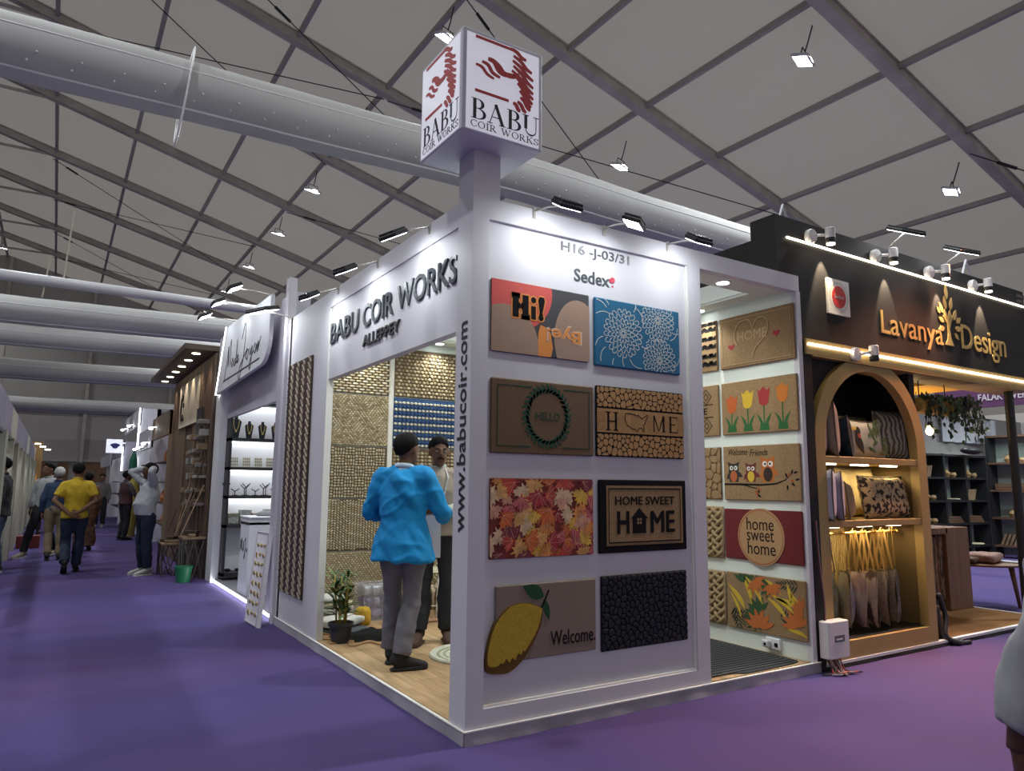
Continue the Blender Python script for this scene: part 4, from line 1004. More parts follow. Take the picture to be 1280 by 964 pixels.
bundle('mustard_bag', 'bright mustard yellow cloth bag next to the white cloths', (.59, 3.10, FZ), .13, .12, .17, cl[2], .3, 4, cat='bag')
t = thing('plastic_tub', 'clear plastic tub of purple and silver packets by the back wall', 'box', (.85, 3.42, FZ))
plm = mat('clear_plastic', (.75, .75, .80), .15, alpha=.16)
m = MB()
x0, x1, y0, y1 = .66, .97, 3.28, 3.56
for a in ((x0, y0, x1, y0 + .006), (x0, y1 - .006, x1, y1), (x0, y0, x0 + .006, y1), (x1 - .006, y0, x1, y1)): m.box(a[0], a[1], FZ, a[2], a[3], FZ + .34)
m.box(x0, y0, FZ, x1, y1, FZ + .006); m.build('tub', plm, t)
m = MB(); m.tube([(x0, y0, FZ + .34), (x1, y0, FZ + .34), (x1, y1, FZ + .34), (x0, y1, FZ + .34)], .009, 6, closed=True); m.build('tub_rim', plm, t)
PKm = [mat('purple_packet', (.10, .055, .22), .4), mat('silver_packet', (.42, .44, .50), .3, .4, bump=.6, bscale=30), mat('lilac_packet', (.30, .25, .42), .5)]
for k in range(9):
    i, j = k % 3, k // 3
    bundle('packet', ['purple packet', 'silver packet', 'lilac packet'][(k if j < 2 else 1) % 3] + ' inside the clear tub, ' + ['bottom', 'middle', 'top'][j] + ' layer ' + ['left', 'middle', 'right'][i],
           (x0 + .058 + i * .096, 3.42, FZ + .008 + j * .112), .09, .22, .10, PKm[(0 if j < 2 else 1) if i != 1 or j == 2 else 2], 0, k, 'packets in the clear tub', 'packet')
FRM = mat('chair_white_frame', (.62, .60, .52), .4); CUS = mat('chair_cushion', (.52, .48, .38), .7)
def chair(label, c, rz, seatm, legm):
    t = thing('folding_chair', label, 'chair', (c[0], c[1], FZ), 'chairs behind the two men', rz)
    T = wm(t)
    m = MB(T); m.bbox(-.21, -.2, .43, .21, .2, .465, .015); m.build('seat', seatm, t)
    m = MB(T)
    m.grid(lambda u, v: (-.2 + .4 * u, .21 + .05 * math.sin(PI * u) + .03 * v, .60 + .26 * v), 8, 3)
    m.grid(lambda u, v: (.2 - .4 * u, .235 + .05 * math.sin(PI * u) + .03 * v, .60 + .26 * v), 8, 3); m.build('backrest', seatm, t, smooth=True)
    for s_ in (-1, 1):
        m = MB(T); m.tube([(s_ * .205, -.22, 0), (s_ * .205, .02, .44), (s_ * .205, .23, .88)], .011, 8); m.build('leg', legm, t, smooth=True)
        m = MB(T); m.tube([(s_ * .19, .24, 0), (s_ * .19, .0, .42), (s_ * .19, -.14, .44)], .011, 8); m.build('leg', legm, t, smooth=True)
        m = MB(T); m.tube([(s_ * .215, .20, .60), (s_ * .215, .05, .66), (s_ * .215, -.14, .64), (s_ * .215, -.2, .56), (s_ * .215, -.16, .46)], .014, 8); m.build('armrest', legm, t, smooth=True)
    m = MB(T); m.cyl((-.19, .2, .12), (.19, .2, .12), .008, 6); m.build('stretcher', legm, t)
    return t
chair('white tubular armchair behind the blue jacket man', (1.30, 3.36), 2.6, CUS, FRM)
chair('wood legged chair with pale seat behind the shopkeeper', (1.86, 3.05), -.4, mat('pale_seat', (.42, .42, .45), .6), mat('dark_wood_leg', (.10, .055, .03), .5))
bundle('rolled_rug', 'cream and brown patterned rug roll on the floor behind the chairs', (1.75, 3.66, FZ), .75, .28, .24, mat('patterned_roll', (.5, .42, .3), .9, var=.8, col2=(.14, .09, .06), tex='wave', scale=6), 0, 3, cat='rug')
bundle('rug_pile', 'brown mat pile on the floor by the white armchair', (1.2, 2.98, FZ), .4, .14, .02, mat('brown_pile', (.28, .15, .09), .9), .1, 3, cat='rug')
# wall socket and plug adaptor on the side wall
t = thing('wall_socket', 'white socket box with plugged adaptor low on the side wall', 'socket', (3.0, .33, .13))
m = MB(); m.bbox(3.02, .28, .115, 3.05, .42, .205, .006); m.build('socket_box', mat('socket_white', (.75, .75, .78), .35), t)
m = MB(); m.bbox(2.975, .36, .13, 3.02, .43, .185, .008); m.build('adaptor', mat('adaptor_white', (.6, .6, .63), .4), t)
m = MB(); m.cyl((2.97, .39, .155), (2.975, .39, .155), .012, 8); m.bbox(3.012, .30, .14, 3.021, .33, .17, .002); m.build('socket_holes', INK, t)
# ---------------------------------------------------------------- white jewellery booth next door
MW = mat('booth_white', (.66, .66, .70), .5); MWL = mat('booth_lavender', (.44, .42, .49), .55); GLOW = mat('led_tape_cool', (1, 1, 1), emit=9, ecol=(.93, 1, .97))
c = MB(); c.box(.05, 4.12, 0, 4.0, 7.95, .05); S(c, 'floor_jewellery_booth', mat('grey_vinyl_floor', (.13, .13, .15), .6))
c = MB(); c.box(.038, 4.12, .004, .052, 7.93, .03); S(c, 'trim_floor_led', GLOW)
area('floor_led', (.02, 6.0, .03), (-1, 0, .1), 3.7, .03, 6, (.93, 1, .97))
c = MB(); c.box(.05, 7.62, .05, 3.6, 7.95, 3.55); S(c, 'wall_back.001', MW)
c = MB(); c.box(-.01, 7.55, .0, .09, 7.96, 3.6); S(c, 'trim_left_pilaster', MW)
c = MB(); c.box(.05, 4.12, .0, .24, 4.62, 3.5); c.box(.08, 4.62, 2.35, .13, 7.6, 3.45); S(c, 'wall_left.001', MWL)
c = MB(); c.box(3.6, 4.1, .05, 3.65, 7.6, 3.4); S(c, 'wall_right.001', MW)
c = MB(); c.box(-.03, 4.02, .0, .06, 4.13, 3.62); S(c, 'trim_divider', mat('divider_white', (.58, .56, .62), .5))
sgn = thing('jewellery_fascia', 'curved white sign panel with thin handwritten lettering and lit left edge', 'sign', (-.02, 6, 2.75))
m = MB(frame((-.02, 7.72, 0), (0, -1, 0), (0, 0, 1)))
m.prism([(.0, 2.71), (2.70, 2.79)] + [(2.70 + .38 * math.sin(a), 3.12 - .33 * math.cos(a)) for a in [PI / 2 * k / 6 for k in range(1, 7)]] + [(3.08, 3.56), (.50, 3.64)], 0, .045); m.build('panel', MW, sgn)
m = MB(frame((-.02, 7.72, 0), (0, -1, 0), (0, 0, 1))); m.prism([(-.05, 2.71), (.0, 2.71), (.50, 3.64), (.45, 3.66)], 0.0, .05); m.build('edge_light', GLOW, sgn)
m = MB(frame((-.066, 7.72, 0), (0, -1, 0), (0, 0, 1)))
def wr(pts, wd=.016): m.ribbon(spline(pts, 6), wd, 0, .004)
ox, oz, s_ = .62, 2.98, 1.0
wr([(ox - .05, oz - .14), (ox + .08, oz + .12), (ox + .16, oz + .34), (ox + .17, oz + .05), (ox + .28, oz + .36), (ox + .33, oz + .38), (ox + .33, oz + .05)])
wr([(ox + .48, oz + .12), (ox + .42, oz + .06), (ox + .47, oz + .01), (ox + .53, oz + .08), (ox + .48, oz + .13)]); wr([(ox + .66, oz + .10), (ox + .58, oz + .04), (ox + .64, oz + .0), (ox + .70, oz + .10), (ox + .74, oz + .34), (ox + .70, oz + .04), (ox + .80, oz + .08), (ox + .83, oz + .12), (ox + .77, oz + .10), (ox + .80, oz + .02), (ox + .88, oz + .06)])
wr([(ox + 1.02, oz + .30), (ox + 1.16, oz + .48), (ox + 1.22, oz + .40), (ox + 1.16, oz + .05), (ox + 1.02, oz - .18), (ox + .92, oz - .22), (ox + .95, oz - .08), (ox + 1.2, oz + .05), (ox + 1.36, oz + .12)])
wr([(ox + 1.36, oz + .10), (ox + 1.30, oz + .03), (ox + 1.38, oz - .02), (ox + 1.44, oz + .08), (ox + 1.37, oz + .11)]); wr([(ox + 1.52, oz + .10), (ox + 1.54, oz + .01), (ox + 1.64, oz + .11), (ox + 1.58, oz - .16), (ox + 1.52, oz - .10), (ox + 1.70, oz + .04)])
wr([(ox + 1.80, oz + .12), (ox + 1.72, oz + .06), (ox + 1.80, oz + .0), (ox + 1.86, oz + .10), (ox + 1.84, oz + .02), (ox + 1.96, oz + .12), (ox + 1.92, oz + .0), (ox + 2.08, oz + .16)])
m.ribbon([(ox - .1, oz - .13), (ox + 2.05, oz - .10)], .012, 0, .004)
m.build('script_lettering', mat('thin_black_line', (.03, .03, .035), .5), sgn)
# shelf
sh = thing('display_shelf', 'black framed wall shelf with jewellery displays in the white booth', 'shelf', (.5, 7.6, .1))
m = MB()
for z in (2.57, 2.04, 1.62, 1.21, .80, .13): m.box(.03 + .06, 7.30, z - .022, 1.7, 7.62, z + .022)
m.build('shelf_boards', BLACKM, sh, kind='stuff')
m = MB(); m.box(.09, 7.30, .11, .125, 7.62, 2.59); m.box(1.7, 7.30, .11, 1.73, 7.62, 2.59); m.build('uprights', BLACKM, sh)
m = MB()
for z in (2.57, 2.04, 1.62, 1.21): m.box(.13, 7.56, z - .03, 1.68, 7.60, z - .023)
m.build('shelf_lights', GLOW, sh)
for z in (2.53, 2.0, 1.58, 1.17): area('shelf_lamp', (.8, 7.4, z - .03), (0, .25, -1), 1.4, .06, 2.0, (.95, .96, 1))
bpm = mat('black_velvet', (.015, .016, .022), .8); gold = mat('gold_jewellery', (.60, .44, .18), .3, .9)
for k in range(6):
    x = .19 + k * .19; s_ = 1.0 if k in (0, 4) else .78
    t = thing('necklace_bust', ['tallest black necklace bust at the left end of the top shelf', 'second black necklace bust on the top shelf', 'third black necklace bust on the top shelf', 'fourth black necklace bust on the top shelf', 'tall fifth black necklace bust on the top shelf', 'black necklace bust hidden at the right of the top shelf'][k], 'jewellery display', (x, 7.44, 2.062), 'necklace busts on the top shelf')
    m = MB(frame((x, 7.44, 2.063), (1, 0, 0), (0, 0, 1)))
    m.prism([(-.04 * s_, 0), (.04 * s_, 0), (.075 * s_, .24 * s_), (.05 * s_, .27 * s_), (.022 * s_, .28 * s_), (.02 * s_, .33 * s_), (-.02 * s_, .33 * s_), (-.022 * s_, .28 * s_), (-.05 * s_, .27 * s_), (-.075 * s_, .24 * s_)], -.02, .02); m.build('bust', bpm, t)
    m = MB(frame((x, 7.417, 2.063), (1, 0, 0), (0, 0, 1))); m.ribbon(spline([(-.04 * s_, .27 * s_), (-.03 * s_, .17 * s_), (0, .11 * s_), (.03 * s_, .17 * s_), (.04 * s_, .27 * s_)], 4), .008, 0, .004); m.prism(circ(0, .10 * s_, .014), 0, .006); m.build('necklace', gold, t)
for k in range(6):
    x = .20 + k * .17
    t = thing('earring_card', 'pale earring card number %s from the left on the second shelf' % ['one', 'two', 'three', 'four', 'five', 'six'][k], 'jewellery display', (x, 7.44, 1.643), 'earring cards on the second shelf')
    m = MB(frame((x, 7.44, 1.643), (1, 0, 0), (0, .15, 1))); m.box(-.06, 0, 0, .06, .15, .006); m.build('card', mat('card_white', (.62, .62, .58), .7) if k == 0 else bpy.data.materials['card_white'], t)
    m = MB(frame((x, 7.434, 1.643), (1, 0, 0), (0, .15, 1)))
    for i in range(4):
        for j in range(3): m.box(-.048 + i * .027, .025 + j * .045, 0, -.034 + i * .027, .048 + j * .045, .008)
    m.build('earrings', mat('earring_bronze', (.25, .20, .12), .4, .5) if k == 0 else bpy.data.materials['earring_bronze'], t, kind='stuff')
pos = [(.12, 7.5, .17), (.40, 7.5, .17), (.68, 7.5, .17), (.96, 7.5, .17), (.22, 7.38, .09), (.35, 7.38, .15), (.50, 7.36, .09), (.62, 7.38, .15), (.77, 7.36, .09), (.88, 7.38, .15)]
wd10 = ['first', 'second', 'third', 'fourth', 'fifth', 'sixth', 'seventh', 'eighth', 'ninth', 'tenth']
for k, (x, y, h) in enumerate(pos):
    m = MB(); m.box(x - .035, y - .02, 1.232, x + .035, y + .02, 1.242); m.tube([(x, y, 1.24), (x, y, 1.24 + h * .65)], .007, 6)
    for q in (-1, 1): m.tube([(x, y, 1.24 + h * .6), (x + q * .03, y, 1.24 + h * .8), (x + q * .055, y, 1.24 + h)], .007, 6)
    m.build('earring_stand', bpm, label=('back' if k < 4 else 'front') + ' row black forked earring stand, ' + (wd10[k] if k < 4 else wd10[k - 4]) + ' from the left on the third shelf', cat='jewellery display', group='forked stands on the third shelf')
bxm = [mat('box_olive', (.22, .22, .16), .6, var=.6, scale=40), mat('box_grey', (.40, .42, .40), .6, var=.6, scale=40), mat('box_tan', (.38, .32, .22), .6, var=.6, scale=40)]
for k in range(8):
    x = .14 + k * .17; m = MB(); m.bbox(x, 7.36, .823, x + .155, 7.5, .98 + .05 * (k % 2), .004, mi=0); m.box(x + .01, 7.354, .84, x + .145, 7.36, .87 + .05, mi=1)
    m.build('trinket_box', [bxm[k % 3], bxm[(k + 1) % 3]], label=wd10[k] + ' small patterned box from the left on the fourth shelf', cat='box', group='small boxes on the fourth shelf')
for k in range(3):
    x = .17 + k * .14; m = MB(); m.tube([(x, 7.4, .17), (x + .05, 7.36, .18), (x + .02, 7.34, .2), (x - .02, 7.38, .19)], .014, 6, closed=True); m.build('bangle', bpm, label=['leftmost', 'middle', 'rightmost'][k] + ' black bangle on the bottom shelf', cat='bangle', group='bangles on the bottom shelf')
# counter
ct = thing('counter', 'small white counter with thin script lettering in the jewellery booth', 'counter', (.5, 5.9, .05))
m = MB(); m.bbox(.07, 5.68, .05, 1.0, 6.15, .98, .004); m.build('body', MW, ct)
m = MB(); m.box(.066, 5.68, .90, .98, 6.15, .93); m.build('black_band', BLACKM, ct)
m = MB(); m.bbox(.06, 5.66, .98, 1.02, 6.17, 1.0, .004); m.build('top', MW, ct)
m = MB(frame((.068, 6.12, .55), (0, -1, 0), (0, 0, 1)))
def wr2(pts): m.ribbon(spline(pts, 5), .007, 0, .003)
wr2([(.0, 0), (.05, .16), (.07, .03), (.11, .18), (.12, .03)]); wr2([(.15, .05), (.18, .02), (.2, .14), (.21, .03)]); wr2([(.25, .14), (.30, .18), (.28, -.04), (.24, -.06), (.3, .03), (.36, .06)]); wr2([(.36, .05), (.39, .02), (.42, .08)])
m.build('script_lettering', bpy.data.materials['thin_black_line'], ct)
m = MB(); m.ell((.35, 5.9, 1.02), (.16, .12, .05), 14, 8); m.build('round_tray', mat('grey_tray', (.16, .17, .18), .5), label='dark rounded tray on the white counter', cat='tray')
# leaning board with brooches
B1, B2, T1, T2 = Vector((-.23, 4.30, .005)), Vector((-.21, 3.87, .005)), Vector((-.035, 4.76, .89)), Vector((-.035, 4.26, .89))
U_ = (B2 - B1); V_ = (T1 - B1); w_, h_ = U_.length, V_.length; N_ = U_.cross(V_).normalized()
Fl = Matrix(((U_.x / w_, V_.x / h_, N_.x, B1.x), (U_.y / w_, V_.y / h_, N_.y, B1.y), (U_.z / w_, V_.z / h_, N_.z, B1.z), (0, 0, 0, 1)))
lb = thing('leaning_display_board', 'white framed board of gold jewellery leaning between the two booths', 'display board', tuple((B1 + B2) / 2))
m = MB(Fl); m.box(0, 0, -.04, w_, h_, 0); m.build('board', mat('board_white', (.62, .60, .66), .5), lb)
m = MB(Fl); m.ribbon([(.014, .014), (w_ - .014, .014), (w_ - .014, h_ - .014), (.014, h_ - .014)], .02, 0, .010, closed=True); m.build('frame', MWL, lb)
for j in range(8):
    m = MB(Fl)
    for i in range(3):
        cx, cy = .09 + i * .12, .11 + j * .105; m.prism(leaf_poly(cx - .035, cy, R.uniform(-.4, .4), .085, .016), 0, .008); m.prism(circ(cx, cy + .012, .016, n=8), 0, .011)
    m.build('jewellery_row', gold, lb)
# floodlights over the jewellery booth
armlight('arm_floodlight', (.0, 3.98, 3.16), (-.30, 3.98, 3.20), (.25, .1, -1), 'bright wide floodlight above the divider between the two booths', 3.0, size=(.34, .2))
for y, z, lb_ in ((4.9, 3.62, 'nearest'), (5.9, 3.66, 'middle'), (6.9, 3.68, 'farthest')):
    armlight('arm_floodlight', (.02, y, z), (-.42, y, z + .02), (.5, 0, -1), lb_ + ' arm floodlight over the handwritten white sign', 1.5, size=(.24, .16))
# ---------------------------------------------------------------- brown slatted stand
WD = mat('brown_slat', (.14, .085, .055), .6, var=.4, scale=6, stretch=(1, 1, .2)); WD2 = mat('dark_brown', (.06, .036, .024), .6); WDL = mat('raw_wood', (.30, .20, .12), .7, var=.4, scale=8)
wb = thing('brown_stand', 'tall brown slatted stand with lit canopy beyond the white booth', 'stand', (.4, 10.2, 0))
m = MB(); m.box(-.02, 8.0, 0, .3, 12.4, 3.42); m.build('back_panel', WD2, wb)
for k in range(22):
    y = 8.04 + k * .2
    if 9.75 < y < 10.5: z0 = 2.4
    else: z0 = 0.0
    m = MB(); m.box(-.05, y, z0, -.018, y + .17, 3.40); m.build('slat', WD, wb)
m = MB(); m.box(-.50, 8.0, 3.42, .3, 12.5, 3.50); m.build('canopy', WD2, wb)
for k in range(6):
    m = MB(); m.lathe((-.28, 8.4 + k * .75, 3.412), [(.06, 0), (.06, .009)], 14); m.build('canopy_light', LEDY, wb)
    spot('canopy_lamp', (-.28, 8.4 + k * .75, 3.40), (.35, 0, -1), 18, 75, (1, .82, .6))
m = MB(); m.box(-.075, 9.3, 2.42, -.05, 11.4, 3.22); m.build('sign_panel', mat('sign_cream', (.50, .46, .38), .6), wb)
m = MB(frame((-.076, 11.3, 2.42), (0, -1, 0), (0, 0, 1))); text(m, 'C:', .15, .12, .35, .5, 0, .02); m.build('letters', BLACKM, wb)
m = MB(); m.box(-.09, 8.75, 2.15, -.05, 9.2, 2.62); m.build('small_frame', BLACKM, wb)
rr = random.Random(6)
for k in range(26):
    y = 8.15 + (k % 4) * .36 + rr.uniform(-.05, .05); z = 1.05 + (k // 4) * .21 + rr.uniform(-.03, .03)
    if y > 9.7: y -= .3
    m = MB(); m.bbox(-.16 - rr.uniform(0, .06), y, z, -.052, y + rr.uniform(.12, .26), z + rr.uniform(.04, .11), .004)
    m.build('wall_block', [mat('block_grey', (.22, .20, .18), .6), WDL, mat('block_stone', (.33, .31, .28), .6)][k % 3] if k < 3 else bpy.data.materials[['block_grey', 'raw_wood', 'block_stone'][k % 3]], label='small %s on the brown stand wall, row %s' % (['grey stone block', 'raw wood block', 'pale stone block'][k % 3], wd10[k // 4] + ', place ' + wd10[k % 4]), cat='block', group='sample blocks on the brown wall')
for k in range(9):
    y = 8.05 + k * .16; m = MB(); h = rr.uniform(.7, 1.25)
    m.obj = None; m.tube([(-.30 - rr.uniform(0, .1), y, .62), (-.09, y + rr.uniform(-.05, .08), .62 + h)], .028, 4, ry=.010)
    m.build('wood_plank', [WDL, WD2, WD][k % 3], label=wd10[k] + ' plank leaning behind the metal tables', cat='plank', group='planks leaning on the brown stand')
MT = mat('grey_steel_legs', (.16, .15, .14), .5, .4)
def xtable(lab, x0, y0, x1, y1, h):
    t = thing('metal_leg_table', lab, 'table', ((x0 + x1) / 2, (y0 + y1) / 2, 0), 'low tables with crossed metal legs')
    m = MB(); m.bbox(x0 - .02, y0 - .02, h, x1 + .02, y1 + .02, h + .03, .005); m.build('tabletop', WDL, t)
    for (a, b) in (((x0, y0), (x1, y0)), ((x0, y1), (x1, y1)), ((x0, y0), (x0, y1)), ((x1, y0), (x1, y1))):
        m = MB(); a = Vector((*a, 0)); b = Vector((*b, 0)); u = Vector((0, 0, h))
        for p, q in ((a, a + u), (b, b + u), (a + u, b + u)): m.tube([p + Vector((0, 0, .002)) * (p.z == 0), q], .010, 4)
        mid = (a + b) / 2; m.tube([a + u, mid], .009, 4); m.tube([b + u, mid], .009, 4); m.tube([a, mid + u], .008, 4); m.tube([b, mid + u], .008, 4)
        m.build('leg_frame', MT, t)
    return t
xtable('low metal legged table standing right of the man with raised arms', -.52, 8.62, -.20, 9.15, .46)
xtable('taller metal legged table beside the white booth behind the green bucket', -.32, 8.02, -.04, 8.46, .58)
t = thing('bucket', 'green plastic bucket on the carpet in front of the metal table', 'bucket', (-.33, 7.80, 0))
m = MB(); m.lathe((-.33, 7.80, 0), [(.088, .001), (.118, .20), (.122, .20), (.124, .225), (.112, .225), (.106, .2), (.08, .012), (.01, .010)], 24); m.build('body', mat('green_plastic', (.015, .17, .075), .4), t, smooth='angle')
m = MB(); m.tube([(-.33 + .118 * math.cos(a), 7.80, .215 - .07 * abs(math.sin(a))) for a in [PI * k / 12 for k in range(13)]], .003, 5); m.build('handle', STEEL, t)
for k in range(7):
    x, y, z = [(-.30, 8.75, .49), (-.42, 9.0, .49), (-.35, 8.9, .535), (-.2, 8.15, .61), (-.16, 8.35, .61), (-.18, 8.25, .655), (-.4, 8.7, .49)][k]
    m = MB(Matrix.Translation((x, y, z)) @ Matrix.Rotation(.5 * k, 4, 'Z')); m.bbox(-.10, -.05, .001, .10, .05, .045, .006); m.build('wood_sample', [WDL, WD, WD2][k % 3], label=['pale', 'mid brown', 'dark'][k % 3] + ' wooden sample block on the ' + ('low' if k in (0, 1, 2, 6) else 'taller') + ' metal table, ' + wd10[k], cat='wood sample', group='wood samples on the metal tables')
# ---------------------------------------------------------------- right side of the aisle further back
glowN = mat('warm_niche', (.9, .6, .2), emit=1.6, ecol=(1, .62, .18)); glowC = mat('cool_tube', (1, 1, 1), emit=8, ecol=(.85, .93, 1))
def stand_right(lab, y0, y1, h, m_, rows):
    t = thing('exhibition_stand', lab, 'stand', (.5, (y0 + y1) / 2, 0), 'stands along the right of the far aisle')
    m = MB(); m.box(.35, y0, 0, .45, y1, h); m.build('back_wall', m_, t)
    m = MB(); m.box(-.08, y0, 0, .45, y0 + .12, h); m.build('side_wall', m_, t)
    m = MB(); m.box(-.10, y0, h - .5, -.04, y1, h); m.build('fascia', m_, t)
    for k in range(rows):
        m = MB(); z = .5 + k * .45; m.box(0.0, y0 + .15, z, .35, y1 - .05, z + .03); m.build('shelf', WD2 if m_ is not MW else MWL, t)
    return t
stand_right('dark wooden stand with amber lit niches behind the man with raised arms', 12.6, 15.6, 2.9, mat('stand_brown', (.18, .13, .09), .6), 4)
for k, (y, z) in enumerate(((13.0, 1.89), (13.7, 1.44), (14.3, 1.89), (13.1, .99), (14.4, .99), (14.0, .54))):
    m = MB(); m.box(.32, y, z, .349, y + .55, z + .32); m.build('niche_light', glowN, label='amber backlight of niche %s of the far wooden stand' % wd10[k], cat='light panel', group='amber niches of the far stand')
    m = MB(); m.tube([(.15, y + .25, z - .04), (.15, y + .25, z + .08), (.15, y + .25, z + .22), (.15, y + .25, z + .26)], [.05, .09, .05, .02], 10); m.build('vase', mat('terracotta', (.4, .14, .05), .5) if k == 0 else bpy.data.materials['terracotta'], label='terracotta vase in amber niche ' + wd10[k], cat='vase', group='vases in the amber niches')
stand_right('grey stand with glass shelves beyond the amber niches', 15.8, 18.8, 2.75, MWL, 4)
stand_right('white stand with bright tube light beyond the grey one', 19.2, 24.0, 3.5, MW, 2)
stand_right('pale distant stand near the end of the right row', 24.4, 30.0, 2.8, MWL, 3)
stand_right('farthest stand of the right row', 30.4, 38.0, 2.6, MW, 3)
for k, (y, z0, z1) in enumerate(((19.2, 2.4, 3.5), (19.2, 1.7, 2.1), (24.4, 1.8, 2.6))):
    m = MB(); m.box(-.11, y - .03, z0, -.079, y + .02, z1); m.build('tube_light', glowC, label=['long cool tube light on the white far stand', 'short cool tube light low on the white far stand', 'farthest cool tube light on the right row'][k], cat='light')
for k, (x, y, z) in enumerate(((-.22, 16.2, 2.35), (-.22, 17.6, 2.3), (-.22, 21, 3.1), (-.25, 23, 3.1), (-.2, 14.9, 2.65), (-.2, 18.6, 2.3))):
    m = MB(); m.ell((x, y, z), (.05, .05, .035), 10, 6); m.cyl((x, y, z + .02), (.0, y, z + .06), .008, 5); m.build('spot_lamp', LEDW, label='bright round spot lamp %s on the far right stands' % wd10[k], cat='lamp', group='spot lamps of the far stands')
m = MB(); m.box(-.62, 24, 2.38, -.14, 24.06, 2.84); m.box(-.14, 24.0, 2.7, -.05, 24.05, 2.74); sc_ = m.build('hanging_screen', mat('screen_lit', (.8, .8, .85), emit=.7, ecol=(.85, .88, 1)), label='square white hanging screen with a blue mark at the aisle end', cat='screen')
m = MB(frame((0, 23.99, 0), (1, 0, 0), (0, 0, 1))); m.prism([(-.36 + .13 * math.cos(a) * (1 + .3 * math.sin(3 * a)), 2.62 + .09 * math.sin(a)) for a in [2 * PI * i / 16 for i in range(16)]], 0, .006); m.build('blue_mark', mat('blue_mark', (.05, .06, .3), .5), sc_)
m = MB(); m.cyl((-.32, 17.2, 2.2), (-.09, 17.2, 2.3), .012, 5); m.tube([(-.32, 17.2, 1.5), (-.32, 17.2, 1.75), (-.32, 17.2, 2.0), (-.32, 17.2, 2.2)], [.05, .10, .09, .02], 10); m.build('green_hanging_cloth', mat('emerald', (.01, .12, .07), .6), label='emerald green cloth bundle hanging beyond the dark vest man', cat='cloth')
m = MB(); m.tube([(-.2, 18.0, .001), (-.2, 18.0, .5), (-.2, 18.0, 1.0), (-.2, 18.0, 1.5)], [.1, .14, .17, .12], 10); m.build('yellow_dress_form', mat('yellow_cloth', (.45, .36, .08), .8), label='yellow cloth display beside the dark vest man', cat='display')
# ---------------------------------------------------------------- left side of the aisle
CRP = mat('cream_post', (.30, .29, .235), .6); LAV = mat('lavender_fascia', (.16, .14, .20), .6); INN = mat('stand_inner', (.25, .24, .22), .7)
ys = [4.6, 8.6, 12.6, 16.6, 20.6, 24.6]
for k, y in enumerate(ys):
    t = thing('exhibition_stand', 'left row stand, %s from the camera, with lavender fascia and cream posts' % wd10[k], 'stand', (-3.2, y + 2, 0), 'stands along the left of the aisle')
    m = MB(); m.box(-4.6, y, 0, -4.5, y + 3.9, 2.5); m.build('back_wall', INN, t)
    m = MB(); m.box(-4.5, y + 3.86, 0, -2.75, y + 3.92, 2.5); m.build('side_wall', CRP if k % 2 else INN, t)
    m = MB(); m.box(-2.72, y, 2.12, -2.66, y + 2.0, 2.62); m.build('fascia_panel', LAV, t)
    m = MB(); m.box(-2.72, y + 2.0, 2.12, -2.66, y + 3.98, 2.62); m.build('fascia_panel', CRP if k % 2 else LAV, t)
    m = MB(); m.box(-2.74, y, 2.06, -2.64, y + 3.98, 2.12); m.build('fascia_rail', BLACKM, t)
    for q in (0.0, 1.95, 3.7):
        m = MB(); m.box(-2.78, y + q, 0, -2.60, y + q + .2, 2.10); m.build('post', CRP, t)
    m = MB(); m.box(-3.2, y + .9, 2.0, -3.15, y + 2.3, 2.03); m.build('tube_light', LEDW, t)
    area('stand_lamp', (-3.2, y + 1.6, 1.98), (-.2, 0, -1), .06, 1.4, 5, (.92, .95, 1))
    for z in (.7, 1.2, 1.7):
        m = MB(); m.box(-4.5, y + .3, z, -4.15, y + 3.6, z + .03); m.build('shelf', CRP, t)
    for j in range(10):
        z = (.73, 1.23, 1.73)[j % 3]; yy = y + .5 + (j // 3) * .8; m = MB(); m.lathe((-4.3, yy, z), [(.06, 0), (.10, .1), (.05, .2), (.07, .24)], 10)
        m.build('ornament', [mat('orn_a', (.35, .22, .1), .6), mat('orn_b', (.12, .2, .25), .6), mat('orn_c', (.4, .36, .3), .6)][j] if (k == 0 and j < 3) else bpy.data.materials[('orn_a', 'orn_b', 'orn_c')[j % 3]], t)
t = thing('lit_arch_stand', 'orange lit arched stand at the far end of the left row', 'stand', (-2.6, 29.5, 0))
m = MB(); m.box(-3.6, 28.6, 0, -2.45, 28.7, 2.9); m.build('panel', mat('gold_panel', (.35, .22, .10), .6), t)
m = MB(frame((-3.2, 28.59, 0), (1, 0, 0), (0, 0, 1))); m.prism([(.2, 0), (.6, 0), (.6, 1.6)] + circ(.4, 1.6, .2, n=9, a0=0, a1=PI)[1:] + [(.2, 1.6)], 0, .02); m.build('arch', glowN, t)
for k in range(3):
    m = MB(); m.box(-2.7 + k * .16, 28.0 - k * .0, 2.76 - k * .1, -2.52 + k * .16, 28.05, 2.80 - k * .1); m.build('warm_lamp', LEDY, t)
t = thing('carton', 'dark red carton on the carpet beside the left row', 'box', (-2.38, 15.2, 0))
m = MB(); m.bbox(-2.58, 15.0, .001, -2.16, 15.4, .26, .005); m.build('body', mat('red_carton', (.14, .02, .02), .7), t)
m = MB(); m.box(-2.4, 14.995, .12, -2.32, 15.0, .2); m.build('shiny_label', STEEL, t)
